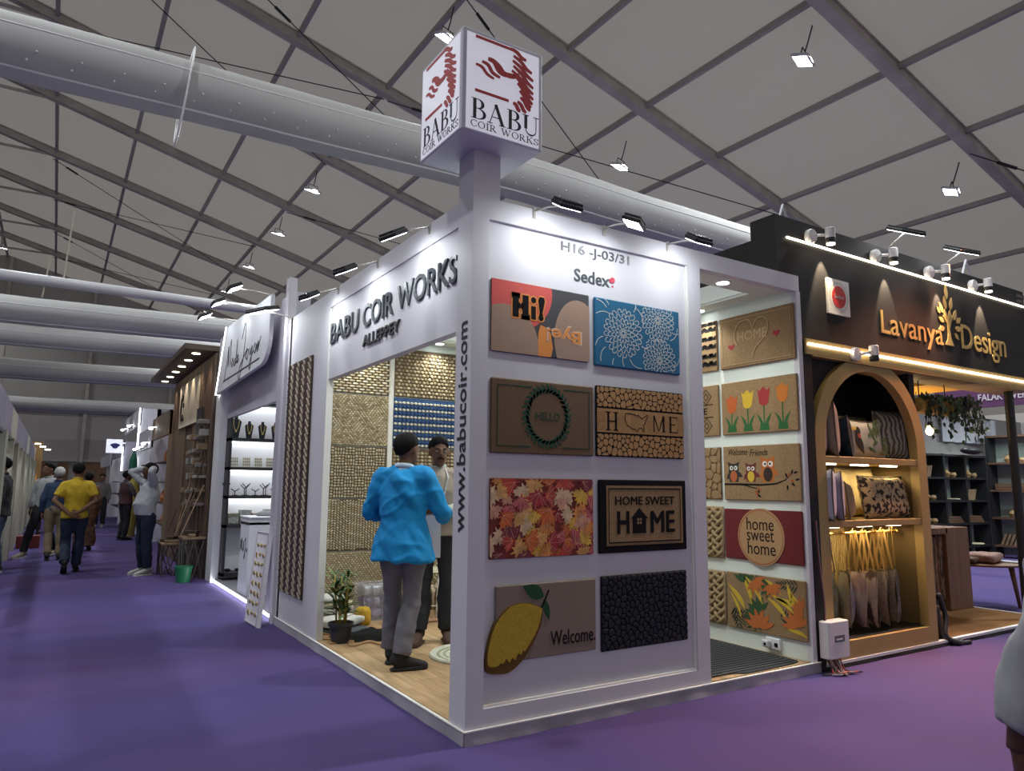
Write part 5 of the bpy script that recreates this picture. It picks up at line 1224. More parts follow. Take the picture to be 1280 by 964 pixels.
# ---------------------------------------------------------------- black and gold shop
GOLD = mat('gold_paint', (.36, .245, .085), .55, var=.12, scale=4); BLK = mat('matt_black_board', (.018, .016, .017), .65, spec=.25); BRC = mat('brown_carpet', (.20, .105, .045), .95, spec=.1, var=.2, scale=3)
c = MB(); c.box(3.16, .03, 0, 7.2, 4.2, .045); S(c, 'floor_gold_shop', BRC)
c = MB(); c.box(3.2, -.01, .03, 7.22, .03, .052); c.box(7.2, .03, .0, 7.24, 4.2, .05); S(c, 'trim_floor_edge', MW)
sk2 = MB(); drape(sk2, (3.14, -.004), (7.2, -.004), (0, -1), .03, 40, .012); S(sk2, 'baseboard_gold_shop', BLK)
c = MB(); c.box(3.105, -.004, .0, 3.205, .03, 2.50); c.box(3.105, .26, .0, 3.15, 4.2, 3.6); c.box(3.105, .03, .0, 3.15, .26, 2.62); S(c, 'wall_left.002', BLK)
c = MB(); c.box(3.15, 4.15, 0, 5.9, 4.2, 2.8); S(c, 'wall_back.002', BLK)
# front board around the arch
c = MB(frame((0, .06, 0), (1, 0, 0), (0, 0, 1)))
def archpts(cx, zb, zc, rx, ry, n=22): return [(cx + rx, zb)] + [(cx + rx * math.cos(a), zc + ry * math.sin(a)) for a in [PI * k / n for k in range(n + 1)]] + [(cx - rx, zb)]
ao = archpts(4.03, .05, 1.75, .83, .81)
c.prism([(3.2, 1.75)] + [(x, y) for x, y in ao[1:-1] if x < 4.03][::-1] + [(4.03, 2.565), (4.03, 2.60), (3.2, 2.60)], -.01, 0)
S(c, 'wall_arch_surround', BLK)
fs_ = thing('shop_fascia', 'long black fascia with gold lettering and tree emblem above the arch', 'sign', (5, 0, 2.5))
m = MB(); m.box(3.10, .0, 2.63, 7.15, .25, 3.64); m.box(2.82, .0, HW + .002, 3.10, .25, 3.64); m.build('board', BLK, fs_)
m = MB(); m.box(3.12, -.02, 2.50, 7.15, .0, 2.63); m.box(3.2, -.02, 2.49, 7.15, .35, 2.505); m.build('gold_band', GOLD, fs_)
m = MB(); m.box(3.14, -.034, 2.575, 7.15, -.02, 2.592); m.build('lower_light_strip', LEDY, fs_)
m = MB(); m.box(2.95, -.014, 3.455, 7.13, .0, 3.468); m.build('upper_light_strip', LEDY, fs_)
area('strip_glow', (5.1, -.05, 2.58), (0, -1, -.5), 4.0, .02, 9, (1, .82, .55)); area('strip_glow', (5.1, -.03, 3.46), (0, -1, -.6), 4.0, .02, 5, (1, .84, .6))
LG = mat('gold_letters', (.62, .40, .13), .4, .2)
FZF = frame((0, -.001, 0), (1, 0, 0), (0, 0, 1))
m = MB(FZF); text(m, 'Lavanya', 4.25, 2.745, 1.07, .285, 0, .008, off=.004); text(m, 'Design', 5.68, 2.745, .93, .335, 0, .008, off=.004); letters(m, 'letter', LG, fs_)
m = MB(FZF); m.prism([(5.36, 2.83), (5.52, 2.83), (5.475, 2.90), (5.46, 3.0), (5.50, 3.08), (5.545, 3.14), (5.53, 3.15), (5.46, 3.09), (5.445, 3.13), (5.43, 3.09), (5.36, 3.13), (5.35, 3.12), (5.415, 3.05), (5.425, 2.95), (5.41, 2.89)], 0, .008)
for x, y, a, L, W in ((5.44, 3.30, 1.57, .16, .030), (5.41, 3.19, 1.7, .14, .03), (5.50, 3.20, 1.3, .14, .03), (5.35, 3.15, 2.1, .12, .03), (5.47, 3.08, 1.4, .12, .028), (5.55, 3.10, 1.1, .13, .03), (5.30, 3.14, 2.4, .09, .022), (5.36, 3.06, 2.8, .11, .026), (5.60, 3.08, .6, .11, .028), (5.57, 3.02, .0, .13, .03), (5.36, 3.0, 3.4, .11, .028), (5.55, 2.97, -.7, .10, .022), (5.41, 3.09, 1.8, .11, .026)):
    m.prism(leaf_poly(x, y, a, L, W), 0, .008)
m.build('tree_emblem', LG, fs_)
sq = thing('square_sign', 'small square white sign with a red disc on the black fascia', 'sign', (3.6, 0, 2.89))
m = MB(FZF); m.box(3.45, 2.89, 0.001, 3.76, 3.20, .02); m.build('plate', mat('sign_white', (.72, .70, .64), .5), sq)
m = MB(FZF); m.prism(circ(3.605, 3.045, .098, n=32), .02, .023); m.build('red_disc', mat('sign_red', (.50, .02, .02), .5), sq)
m = MB(FZF); text(m, 'Sedex', 3.535, 3.03, .14, .035, .023, .0245)
for k in range(40):
    a = 2 * PI * k / 40; m.box(3.605 + .128 * math.cos(a) - .005, 3.045 + .128 * math.sin(a) - .005, .02, 3.605 + .128 * math.cos(a) + .005, 3.045 + .128 * math.sin(a) + .005, .0215)
m.build('ring_lettering', mat('pale_print', (.45, .40, .36), .6), sq, kind='stuff')
m = MB(FZF); text(m, 'DH/RA', 6.98, 3.56, .14, .035, .001, .003); text(m, 'J-02/37', 6.98, 3.50, .14, .035, .001, .003); m.build('corner_lettering', mat('dim_print', (.16, .15, .14), .6), label='tiny grey lettering at the right top corner of the black fascia', cat='lettering')
# wall spots
SPW = mat('spot_white', (.62, .60, .60), .4)
def wallspot(lab, x, z, on=True, down=True):
    t = thing('wall_spot', lab, 'spotlight', (x, 0, z), 'white wall spots on the black shop front')
    m = MB(); m.lathe((x, -.055, z), [(.055, 0), (.06, .01), (.06, .04), (.05, .055)], 20, axis='y'); m.build('round_mount', SPW, t, smooth='angle')
    m = MB(); m.tube([(x + .02, -.07, z), (x + .16, -.07, z + .03), (x + .17, -.10, z)], .012, 8); m.build('bracket', SPW, t)
    m = MB(); m.lathe((x + .17, -.10, z - .05), [(.036, 0), (.04, .008), (.04, .045)], 18); m.build('lamp_ring', BLACKM, t, smooth='angle')
    m = MB(); m.lathe((x + .17, -.10, z - .005), [(.04, 0), (.04, .085), (.034, .09)], 18); m.build('lamp_body', SPW, t, smooth='angle')
    if on:
        m = MB(); m.lathe((x + .17, -.10, z - .062), [(.034, 0), (.034, .011)], 16); m.build('lamp_glass', LEDY, t)
        spot('wall_spot_lamp', (x + .17, -.085, z - .07), (0, .22, -1), 60, 48, (1, .80, .52), .5, .01)
for i, x in enumerate((3.24, 4.19, 5.10, 5.95)): wallspot(['leftmost', 'second', 'third', 'rightmost'][i] + ' white wall spot along the top of the black fascia', x, 3.52)
wallspot('single white wall spot on the gold band above the arch', 3.78, 2.56, False)
for i, x in enumerate((4.55, 5.55)):
    armlight('arm_floodlight', (x, .1, 3.64), (x - .1, -.18, 3.76), (.1, .5, -1), ['black floodlight on top of the black fascia left of the emblem', 'black floodlight on top of the black fascia above the emblem'][i], .01, size=(.30, .2))
m = MB(); m.tube([(2.98, .1, 3.6), (3.06, .1, 3.80), (3.16, .1, 3.6)], .012, 5); m.build('wire_loop', MW, label='white triangular wire loop on the left end of the black fascia', cat='wire loop')
m = MB(); m.tube([(5.98, .1, 3.6), (6.12, .1, 3.86), (6.26, .1, 3.6)], .012, 5); m.build('wire_loop', MW, label='white triangular wire loop near the right end of the black fascia', cat='wire loop')
# ceiling of the shop
c = MB(); c.box(3.16, .36, 2.85, 7.15, 4.2, 2.88); c.box(3.16, .351, 2.505, 7.15, .36, 2.85); S(c, 'ceiling_gold_shop', mat('dark_soffit', (.06, .045, .04), .7))
c = MB(); c.box(5.72, .35, 2.5, 6.42, 3.8, 2.56); S(c, 'trim_ceiling_beam', mat('gold_beam', (.62, .33, .03), .6))
area('shop_lamp', (5.2, 1.6, 2.8), (.3, 0, -1), .8, 1.2, 26, (1, .80, .55))
area('beam_fill', (6.1, 1.2, 1.9), (0, 0, 1), .25, 1.0, 18, (1, .74, .30))  # added upward fill that brightens the beam's underside, no fixture below it
spot('shopfront_lamp', (5.4, -.22, 3.72), (-.55, -.45, -1), 1100, 95, (1, .36, .16), .95, .12)
# arched cabinet
cab_ = thing('arched_cabinet', 'tall gold arched cabinet with cushions on shelves and tote bags below', 'cabinet', (4.03, .3, .05))
m = MB(frame((0, .06, 0), (1, 0, 0), (0, 0, 1)))
ai = archpts(4.03, .19, 1.75, .695, .685)
n_ = len(ao)
vs = [(x, y, .06) for x, y in ao] + [(x, y, .06) for x, y in ai] + [(x, y, -.02) for x, y in ao] + [(x, y, -.02) for x, y in ai]
fs2 = []
for k in range(n_):
    j = (k + 1) % n_; fs2 += [(k, j, n_ + j, n_ + k), (2 * n_ + k, 3 * n_ + k, 3 * n_ + j, 2 * n_ + j), (k, 2 * n_ + k, 2 * n_ + j, j), (n_ + k, n_ + j, 3 * n_ + j, 3 * n_ + k)]
m.add(vs, fs2); m.build('arch_frame', GOLD, cab_)
m = MB(); m.box(3.30, .62, .15, 4.80, .64, 1.12); m.box(3.30, .62, 1.12, 4.80, .64, 1.62); m.build('back_panel', mat('olive_back', (.16, .11, .04), .7), cab_)
m = MB(); m.box(3.25, .6, 1.675, 4.85, .64, 2.58); m.box(4.76, .06, 1.68, 4.85, .64, 2.58); m.box(3.25, .06, 2.56, 4.85, .64, 2.60); m.build('dark_back_panel', BLK, cab_)
m = MB(); m.box(3.27, .08, .10, 3.30, .64, 1.68); m.build('side_panel', bpy.data.materials['olive_back'], cab_); m = MB(); m.box(4.76, .08, .10, 4.79, .64, 1.68); m.build('side_panel', bpy.data.materials['olive_back'], cab_)
for z in (1.62, 1.09):
    m = MB(); m.bbox(3.30, .01, z, 4.76, .62, z + .055, .004); m.build('shelf', GOLD, cab_)
m = MB(); m.box(3.30, .04, .10, 4.76, .62, .195); m.build('bottom_board', BLK, cab_)
for z in (1.62, 1.09):
    for k, x in enumerate((3.55, 4.03, 4.48)):
        m = MB(); m.box(x - .10, .12, z - .012, x + .10, .17, z); m.build('light_bar', LEDY, cab_)
        area('cabinet_lamp', (x, .22, z - .03), (0, .1, -1), .3, .1, 2.0, (1, .74, .34))
spot('arch_lamp', (4.03, .1, 2.33), (0, .35, -1), 9, 130, (1, .80, .62), .8, .05)
m = MB(); m.cyl((3.31, .22, 1.02), (4.66, .22, 1.02), .011, 10); m.ell((4.68, .22, 1.02), (.024, .024, .024), 10, 6); m.cyl((4.6, .22, 1.02), (4.6, .22, 1.09), .006, 6); m.cyl((3.5, .22, 1.02), (3.5, .22, 1.09), .006, 6); m.build('rail', mat('brass', (.65, .42, .12), .25, .9), cab_, smooth=True)
def cushion(lab, c, w, h, t, rz, tilt, m_, group, decor=None, roll=0):
    T = Matrix.Translation(c) @ Matrix.Rotation(rz, 4, 'Z') @ Matrix.Rotation(tilt, 4, 'X') @ Matrix.Rotation(roll, 4, 'Y')
    th = thing('cushion', lab, 'cushion', c, group); WM[th.name] = Matrix.Translation(c)
    m = MB(T)
    for s_ in (-1, 1):
        def fn(u, v):
            a, b = 2 * u - 1, 2 * v - 1; e = (1 - a ** 4) * (1 - b ** 4); k = 1 - .10 * (1 - abs(a)) ** 2 * (abs(b)) ** 4
            px_ = a * w / 2 * (1 - .09 * (1 - b * b) * abs(a) ** 3); pz = h / 2 + b * h / 2 * (1 - .09 * (1 - a * a) * abs(b) ** 3)
            return (px_ * s_, s_ * (t / 2 * max(e, 0) ** .45 + .004 * math.sin(9 * a + 3 * b) * e), pz)
        m.grid(fn, 12, 10)
    m.build('cover', m_, th, smooth=True)
    m = MB(T); m.tube([(-w / 2, 0, 0), (0, 0, h * .03), (w / 2, 0, 0), (w / 2 * .94, 0, h / 2), (w / 2, 0, h), (0, 0, h * .97), (-w / 2, 0, h), (-w / 2 * .94, 0, h / 2)], .006, 5, closed=True); m.build('piping', bpy.data.materials.get('cushion_piping') or mat('cushion_piping', (.12, .09, .06), .8), th)
    if decor:
        m = MB(T @ frame((-w / 2, -t / 2 - .001, 0), (1, 0, 0), (0, 0, 1))); decor(m, w, h, th)
    return th
fab = lambda n, c, **k: mat(n, c, .9, bump=.4, bscale=50, dist=.004, **k)
G3 = 'cushions in the arched cabinet'
cushion('grey striped cushion standing at the left of the top shelf', (3.42, .17, 1.675), .36, .44, .12, 1.1, 0, fab('grey_linen', (.34, .31, .29), var=.3, scale=6), G3)
cushion('beige cushion with dark piping, second on the top shelf', (3.62, .16, 1.675), .36, .46, .12, 1.0, -.05, fab('beige_linen', (.36, .29, .23)), G3)
cushion('brown zebra striped cushion leaning at the back of the arch', (3.75, .42, 1.70), .46, .66, .13, .7, .1, fab('zebra', (.30, .23, .18), var=.85, col2=(.05, .035, .03), tex='wave', scale=9), G3, roll=.15)
cushion('blue and black narrow cushion between the linen and toucan cushions', (3.86, .15, 1.675), .30, .36, .09, .9, -.1, fab('blue_cushion', (.02, .07, .12), var=.8, col2=(.01, .01, .012), scale=5), G3)
def toucan(m, w, h, th):
    m.prism(leaf_poly(.10, .22, -1.35, .20, .045, 8), 0, .004); m.prism(circ(.135, .24, .035, n=14), 0, .0042); m.build('bird_body', mat('toucan_black', (.03, .015, .012), .9), th)
    m2 = MB(m.M); m2.prism([(.12, .265), (.0, .275), (-.0, .25), (.10, .24)], 0, .005); m2.build('bird_beak', mat('toucan_yellow', (.60, .38, .06), .9), th)
    m4 = MB(m.M); m4.prism(circ(.135, .19, .022, n=10), .003, .005); m4.build('bird_breast', mat('toucan_red', (.45, .06, .03), .9), th)
    m3 = MB(m.M)
    for k in range(16): m3.prism(leaf_poly(.40 + .07 * math.cos(k), .17 + .13 * math.sin(k * 1.7), k * .9, .10, .016), 0, .003 + .0002 * k)
    m3.build('leaf_print', mat('palm_print', (.11, .14, .05), .9), th)
cushion('cream cushion with toucan and green leaves on the top shelf', (4.20, .17, 1.675), .58, .36, .13, .0, -.2, fab('cream_linen', (.50, .42, .32)), G3, toucan)
cushion('olive patterned cushion lying behind the toucan cushion', (4.38, .44, 1.68), .66, .42, .12, 0, -.1, fab('olive_pattern', (.14, .12, .06), var=.6, scale=20), G3)
cushion('dark grey fern patterned cushion at the right of the top shelf', (4.60, .17, 1.675), .32, .46, .12, -.5, -.05, fab('fern_grey', (.24, .21, .17), var=.85, col2=(.05, .045, .04), tex='wave', scale=8), G3)
cushion('pale lavender cushion at the left of the lower shelf', (3.42, .13, 1.147), .36, .42, .14, 1.2, 0, fab('lavender_linen', (.46, .44, .52)), G3)
cushion('lavender cushion with seam, second on the lower shelf', (3.58, .13, 1.147), .36, .40, .10, 1.1, -.03, fab('lilac_linen', (.36, .33, .42)), G3)
cushion('tan cushion with sequin edge beside the leopard cushion', (3.88, .17, 1.147), .40, .32, .12, .6, -.1, fab('tan_linen', (.38, .26, .14)), G3)
cushion('yellow lit ribbed cushion at the back of the lower shelf', (3.80, .45, 1.147), .46, .42, .12, .2, -.1, fab('ribbed_cream', (.48, .36, .16), var=.5, tex='wave', scale=14), G3)
cushion('leopard spotted cushion with white edge on the lower shelf', (4.37, .11, 1.147), .74, .38, .15, .02, -.16, mat('leopard', (.50, .36, .19), .9, var=.97, col2=(.02, .012, .010), tex='noise', scale=24, edge=(.46, .50)), G3)
cushion('cream cushion with yellow leaf behind the leopard cushion', (4.40, .38, 1.147), .6, .46, .12, 0, -.15, fab('cream_leaf', (.52, .43, .24), var=.4, scale=7), G3)
# tote bags
G4 = 'tote bags on the brass rail'
hem = mat('bag_strap_cream', (.55, .38, .16), .9); hk = mat('black_strap', (.03, .02, .018), .9)
def tote(lab, x, w, h, rz, m_, sm, drop=.34, thick=.06):
    t = thing('tote_bag', lab, 'bag', (x, .22, 1.02), G4); T = Matrix.Translation((x, .22, 1.03)) @ Matrix.Rotation(rz, 4, 'Z'); ph = x * 7
    m = MB(T)
    for s_ in (-1, 1):
        m.grid(lambda u, v: ((u - .5) * w * s_ * (1 + .05 * v), s_ * thick * math.sin(PI * min(max(u, 0), 1)) * (.35 + .65 * math.sin(PI * min(v, .999)) ** .6) + .010 * math.sin(9 * u + 5 * v + ph), -drop - h * v + .012 * math.sin(8 * u + ph) * v), 10, 10)
    m.build('bag_body', m_, t, smooth=True)
    for s_ in (-1, 1):
        m = MB(T)
        m.grid(lambda u, v: (((-w * .26 + .0) * (1 - u) + 0 * u) if True else 0, s_ * .012, -drop * (1 - u) + .012) if False else (-w * .27 * (1 - u) + (v - .5) * .035, s_ * (.028 - .012 * u), -drop * 1.02 * (1 - u) + .012), 6, 1)
        m.grid(lambda u, v: (w * .27 * (1 - u) - (v - .5) * .035, s_ * (.028 - .012 * u), -drop * 1.02 * (1 - u) + .012), 6, 1)
        m.build('strap', sm, t)
    m = MB(T); m.tube([(0, 0, -.02), (0, 0, -.008)] + [(.017 * math.sin(a), 0, .008 - .018 * math.cos(a) + .006) for a in [PI * k / 6 for k in range(1, 8)]], .003, 5); m.build('hanger_hook', STEEL, t)
    return t
B = lambda n, c, **k: mat(n, c, .92, bump=.3, bscale=14, dist=.02, **k)
for a in (('large grey tote with olive flower print at the left front of the rail', 3.60, .46, .52, .35, B('flower_tote', (.26, .28, .24), var=.75, col2=(.16, .13, .04), scale=9), hk),
          ('cream tote with blue leaf motif, second on the rail', 3.84, .38, .44, .75, B('cream_tote', (.40, .33, .24), var=.5, col2=(.16, .18, .22), scale=8), hem),
          ('white tote with faint pink print, third on the rail', 4.00, .34, .44, 1.0, B('white_tote', (.46, .40, .38), var=.35, col2=(.38, .22, .22), scale=10), hem),
          ('cream tote with dark stripes, fourth on the rail', 4.15, .34, .45, 1.05, B('stripe_tote', (.46, .38, .30), var=.8, col2=(.12, .08, .07), tex='wave', scale=5), hem),
          ('beige woven tote, fifth on the rail', 4.31, .34, .45, 1.05, B('woven_tote', (.36, .29, .22), var=.4, scale=50), hem),
          ('narrow beige tote, sixth on the rail', 4.43, .32, .44, 1.1, B('woven_tote_dark', (.32, .26, .19), var=.4, scale=50), hem),
          ('black and grey speckled tote at the right end of the rail', 4.56, .36, .46, .6, B('speckled_tote', (.26, .24, .20), var=.95, col2=(.015, .014, .014), scale=34), hem)):
    tote(a[0], a[1], a[2], a[3], a[4], a[5], a[6])
for k, (x, y) in enumerate(((3.74, .5), (3.98, .52), (4.2, .52))):
    m = MB(); m.grid(lambda u, v: (x + (u - .5) * .24 + .02 * math.sin(8 * v), y + .01 * math.sin(12 * u), .98 - .55 * v), 8, 8); m.grid(lambda u, v: (x - (u - .5) * .24 + .02 * math.sin(8 * v), y + .008 + .01 * math.sin(12 * u), .98 - .55 * v), 8, 8); m.box(x - .12, y - .005, .975, x + .12, y + .012, 1.09)
    m.build('hanging_textile', bpy.data.materials['ribbed_cream'] if k != 1 else bpy.data.materials['zebra'], label=['ribbed cream cloth hanging behind the tote bags at left', 'brown striped cloth hanging behind the tote bags', 'ribbed cream cloth hanging behind the middle tote bags'][k], cat='textile', group='textiles hanging behind the tote bags')
# electrical box and cables
t = thing('electrical_box', 'white electrical box with hanging cables at the foot of the black wall', 'electrical box', (3.23, -.06, .11))
m = MB(); m.bbox(3.10, -.11, .11, 3.36, -.02, .39, .008); m.build('box_body', mat('box_cream', (.66, .64, .62), .45), t)
m = MB(); m.box(3.17, -.115, .235, 3.29, -.11, .285); m.build('label_plate', mat('label_grey', (.12, .12, .14), .5), t)
m = MB(); m.box(3.185, -.117, .25, 3.26, -.115, .26); m.build('label_print', mat('label_white', (.7, .7, .7), .5), t)
rr = random.Random(12); cm_ = [mat('cable_black', (.02, .02, .02), .5), mat('cable_red', (.25, .03, .03), .5), mat('cable_grey', (.3, .28, .27), .6)]
for k in range(11):
    m = MB(); x = 3.12 + .015 * k; m.tube(spline([(x, -.06, .13), (x + rr.uniform(-.03, .03), -.10, .06), (x + rr.uniform(-.05, .08), -.13, .015), (x + rr.uniform(-.05, .1), -.16 - rr.uniform(0, .05), .02), (x + rr.uniform(-.1, .05), -.09, .008)], 5), .006, 5); m.build('cable', cm_[k % 3], t)
for k in range(3):
    m = MB(); m.tube(spline([(3.115 + k * .012, -.02, 1.15), (3.125 + k * .012, -.03, .8), (3.135 + k * .01, -.05, .5), (3.12 + k * .01, -.05, .2)], 5), .005, 5); m.build('cable', cm_[k], t)
# pole, hanging plant, bulb
m = MB(); m.tube([(6.88, .12, .05), (6.88, .12, 2.5)], .045, 12); S(m, 'trim_black_pole', BLACKM)
m = MB(); m.tube([(5.02, .10, .0), (5.0, .10, .35), (5.0, .10, .5)], [.05, .04, .03], 8); m.tube(spline([(5.0, .05, .45), (5.06, .03, .25), (4.99, .0, .08), (5.12, -.05, .02), (5.24, -.08, .02)], 5), .022, 6); m.tube(spline([(4.97, .06, .35), (4.98, .03, .1), (5.08, -.06, .025), (5.2, -.02, .02)], 5), .026, 6)
m.build('cable_bundle', BLACKM, smooth=True, label='black bundle of cloth and cable at the right foot of the gold cabinet', cat='cable')
t = thing('hanging_plant', 'trailing ivy in a yellow woven trough hung beside the arch', 'plant', (5.6, .25, 2.2))
m = MB(); m.bbox(5.15, .17, 2.17, 5.95, .36, 2.31, .03); m.build('basket', mat('yellow_basket', (.50, .30, .05), .8, var=.5, scale=25), t)
for x in (5.3, 5.8):
    m = MB(); m.cyl((x, .26, 2.3), (x, .26, 2.5), .006, 6); m.build('hanging_cord', BLACKM, t)
lgs = [mat('ivy_a', (.05, .095, .03), .5), mat('ivy_b', (.10, .12, .04), .5), mat('ivy_dark', (.025, .045, .018), .5)]
rr = random.Random(21)
for k in range(22):
    x0 = rr.uniform(5.12, 6.15); L = rr.uniform(.15, .50) * (1 if x0 > 5.5 else .8); y0 = rr.uniform(.12, .34); dx = rr.uniform(-.12, .22)
    vine = spline([(x0, y0, 2.32), (x0 + dx * .3, y0 - .06, 2.33 - L * .1), (x0 + dx * .7, y0 - .09, 2.32 - L * .55), (x0 + dx, y0 - .08, 2.32 - L)], 4)
    m = MB(); m.tube(vine, .004, 4); st = m.build('vine', lgs[2], t)
    for q, p in enumerate(vine[::1]):
        m = MB(); a = rr.uniform(0, 2 * PI); s_ = rr.uniform(.025, .045); Rm = Matrix.Translation(Vector(p) + Vector((rr.uniform(-.03, .03), rr.uniform(-.04, .02), rr.uniform(-.02, .02)))) @ Matrix.Rotation(a, 4, 'Y') @ Matrix.Rotation(rr.uniform(-.8, .8), 4, 'X') @ Matrix.Rotation(PI / 2, 4, 'X')
        m.M = Rm; m.add([(0, 0, 0), (s_ * .8, s_ * .3, .004), (s_ * .7, s_, 0), (0, s_ * 1.7, .006), (-s_ * .7, s_, 0), (-s_ * .8, s_ * .3, .004), (0, s_ * .8, -.006)], [(0, 1, 6), (1, 2, 6), (2, 3, 6), (3, 4, 6), (4, 5, 6), (5, 0, 6)]); m.build('leaf', lgs[(k + q) % 3], st)
t = thing('light_bulb', 'warm glowing filament bulb hanging under the ivy trough', 'lamp', (5.34, .2, 1.96))
m = MB(); m.lathe((5.34, .2, 1.94), [(.012, 0), (.032, .02), (.036, .045), (.024, .075), (.014, .095)], 16); m.build('glass_bulb', mat('bulb_glow', (1, .8, .5), emit=14, ecol=(1, .66, .28)), t, smooth=True)
m = MB(); m.cyl((5.34, .2, 2.035), (5.34, .2, 2.075), .017, 10); m.build('socket', BLACKM, t); m = MB(); m.cyl((5.34, .2, 2.075), (5.34, .2, 2.2), .004, 6); m.build('cord', BLACKM, t)
# inside: wooden table with side panel, hanging cloths, round table
OAK = mat('oak_board', (.22, .105, .05), .5, var=.35, scale=5, stretch=(6, 6, .4))
t = thing('oak_display_table', 'brown wooden display table with solid side panel inside the shop', 'table', (6.7, .95, .05))
m = MB(); m.bbox(5.95, .80, .90, 6.72, 1.35, .97, .005); m.build('tabletop', OAK, t)
m = MB(); m.bbox(6.68, .80, .046, 7.18, 1.35, .97, .005); m.build('side_panel', OAK, t)
m = MB(); m.bbox(5.95, .80, .046, 6.02, 1.35, .90, .005); m.build('side_panel', OAK, t)
for k in range(7):
    x = 6.10 + k * .09; m = MB()
    m.grid(lambda u, v: (x + (u - .5) * .085 + .008 * math.sin(10 * v + k), .86 + .012 * math.sin(14 * u + k), .895 - .72 * v - .02 * (k % 3)), 6, 8); m.grid(lambda u, v: (x - (u - .5) * .085 + .008 * math.sin(10 * v + k), .875 + .012 * math.sin(14 * u + k), .895 - .72 * v - .02 * (k % 3)), 6, 8)
    m.build('hanging_cloth', [fab('stripe_cloth', (.32, .22, .16), var=.8, col2=(.10, .07, .06), tex='wave', scale=16), fab('rust_cloth', (.30, .16, .11), var=.4, scale=20)][k % 2] if k < 2 else bpy.data.materials[['stripe_cloth', 'rust_cloth'][k % 2]], label='striped cloth hanging under the oak table, %s from the left' % wd10[k], cat='textile', group='cloths hanging under the oak table')
bundle('folded_cloth', 'salmon pink folded cloths on the left of the oak table', (6.12, .95, .971), .30, .26, .14, mat('salmon_cloth', (.42, .17, .11), .9, bump=.4, bscale=14), .2, 5)
bundle('folded_cloth', 'pale folded cloth on the oak table beside the salmon stack', (6.42, 1.0, .971), .22, .2, .05, cl[0], .1, 6)
t = thing('round_table', 'round wooden table with tapered legs piled with textiles', 'table', (7.75, .95, 0))
m = MB(); m.lathe((7.75, .95, .50), [(.44, 0), (.46, .012), (.46, .025)], 36); m.build('tabletop', OAK, t)
for k in range(3):
    a = 2 * PI * k / 3 - 1.1; m = MB(); m.tube([(7.75 + .36 * math.cos(a), .95 + .36 * math.sin(a), .0), (7.75 + .30 * math.cos(a), .95 + .30 * math.sin(a), .5)], [.018, .032], 10); m.build('leg', OAK, t, smooth=True)
bundle('folded_textile', 'pink chequered textile stack on the round table', (7.72, .90, .526), .50, .34, .12, mat('pink_check', (.42, .26, .22), .9, var=.6, scale=40), .2, 7, cat='textile')
bundle('folded_textile', 'dark brown patterned textile at the left of the round table', (7.44, .95, .526), .26, .24, .08, mat('brown_pattern', (.14, .08, .05), .9, var=.7, scale=20), .2, 8, cat='textile')
m = MB(); m.grid(lambda u, v: (7.95 + .35 * u, .56 + .02 * math.sin(9 * u), .62 - .22 * v - .08 * u + .02 * math.sin(12 * u)), 10, 6); m.grid(lambda u, v: (8.30 - .35 * u, .58 + .02 * math.sin(9 * (1 - u)), .62 - .22 * v - .08 * (1 - u) + .02 * math.sin(12 * (1 - u))), 10, 6); m.box(7.9, .58, .526, 8.1, .9, .54)
m.build('draped_cloth', mat('pale_grey_cloth', (.42, .42, .46), .9), smooth=True, label='pale grey cloth draped over the front edge of the round table', cat='textile')
# ---------------------------------------------------------------- stall across the far aisle
PRP = mat('plum_fascia', (.10, .030, .10), .6); GRW = mat('pale_green_back', (.30, .36, .33), .6); BRS = mat('brown_shelf', (.12, .065, .04), .55)
ff = thing('plum_fascia', 'plum coloured stall fascia with white lettering FALAK OVERSEAS seen under the gold beam', 'sign', (12.5, 2, 2.92))
m = MB(); m.box(12.5, -2.5, 2.92, 12.56, 3.80, 3.30); m.build('board', PRP, ff)
m = MB(frame((12.499, 3.8, 0), (0, -1, 0), (0, 0, 1))); text(m, 'J-02/36', .20, 3.02, .32, .12, 0, .01, off=.01); text(m, 'FALAK OVERSEAS LLP', .80, 3.04, 1.35, .13, 0, .01, off=.012); m.build('letters', mat('fascia_white', (.6, .56, .6), .5), ff)
c = MB(); c.box(12.45, -2.6, 0, 12.6, -2.45, 3.3); c.box(12.5, 3.8, 2.92, 12.56, 4.4, 3.0); S(c, 'trim_stall_post', MW)
c = MB(); c.box(11.5, 4.36, 0, 17.5, 4.42, 3.0); S(c, 'wall_back.003', mat('grey_wall', (.30, .29, .29), .7)); c = MB(); c.box(17.4, -3, 0, 17.5, 4.4, 3.0); S(c, 'wall_right.003', bpy.data.materials['grey_wall'])
area('stall_lamp', (14.2, 2.4, 2.85), (0, 0, -1), 1.2, 1.2, 60, (.88, 1, .96))
t = thing('white_curtain', 'white curtain hanging behind the plum fascia', 'curtain', (14.6, 3.6, 2.2))
m = MB(); m.grid(lambda u, v: (13.6 + 2.2 * u, 4.25 + .05 * math.sin(30 * u), 2.95 - .55 * v), 60, 2); m.grid(lambda u, v: (15.8 - 2.2 * u, 4.27 + .05 * math.sin(30 * (1 - u)), 2.95 - .55 * v), 60, 2); m.build('cloth', mat('curtain_white', (.45, .47, .52), .9), t, smooth=True)
m = MB(); m.cyl((13.5, 4.26, 2.96), (15.9, 4.26, 2.96), .02, 8); m.build('curtain_rail', BLACKM, t)
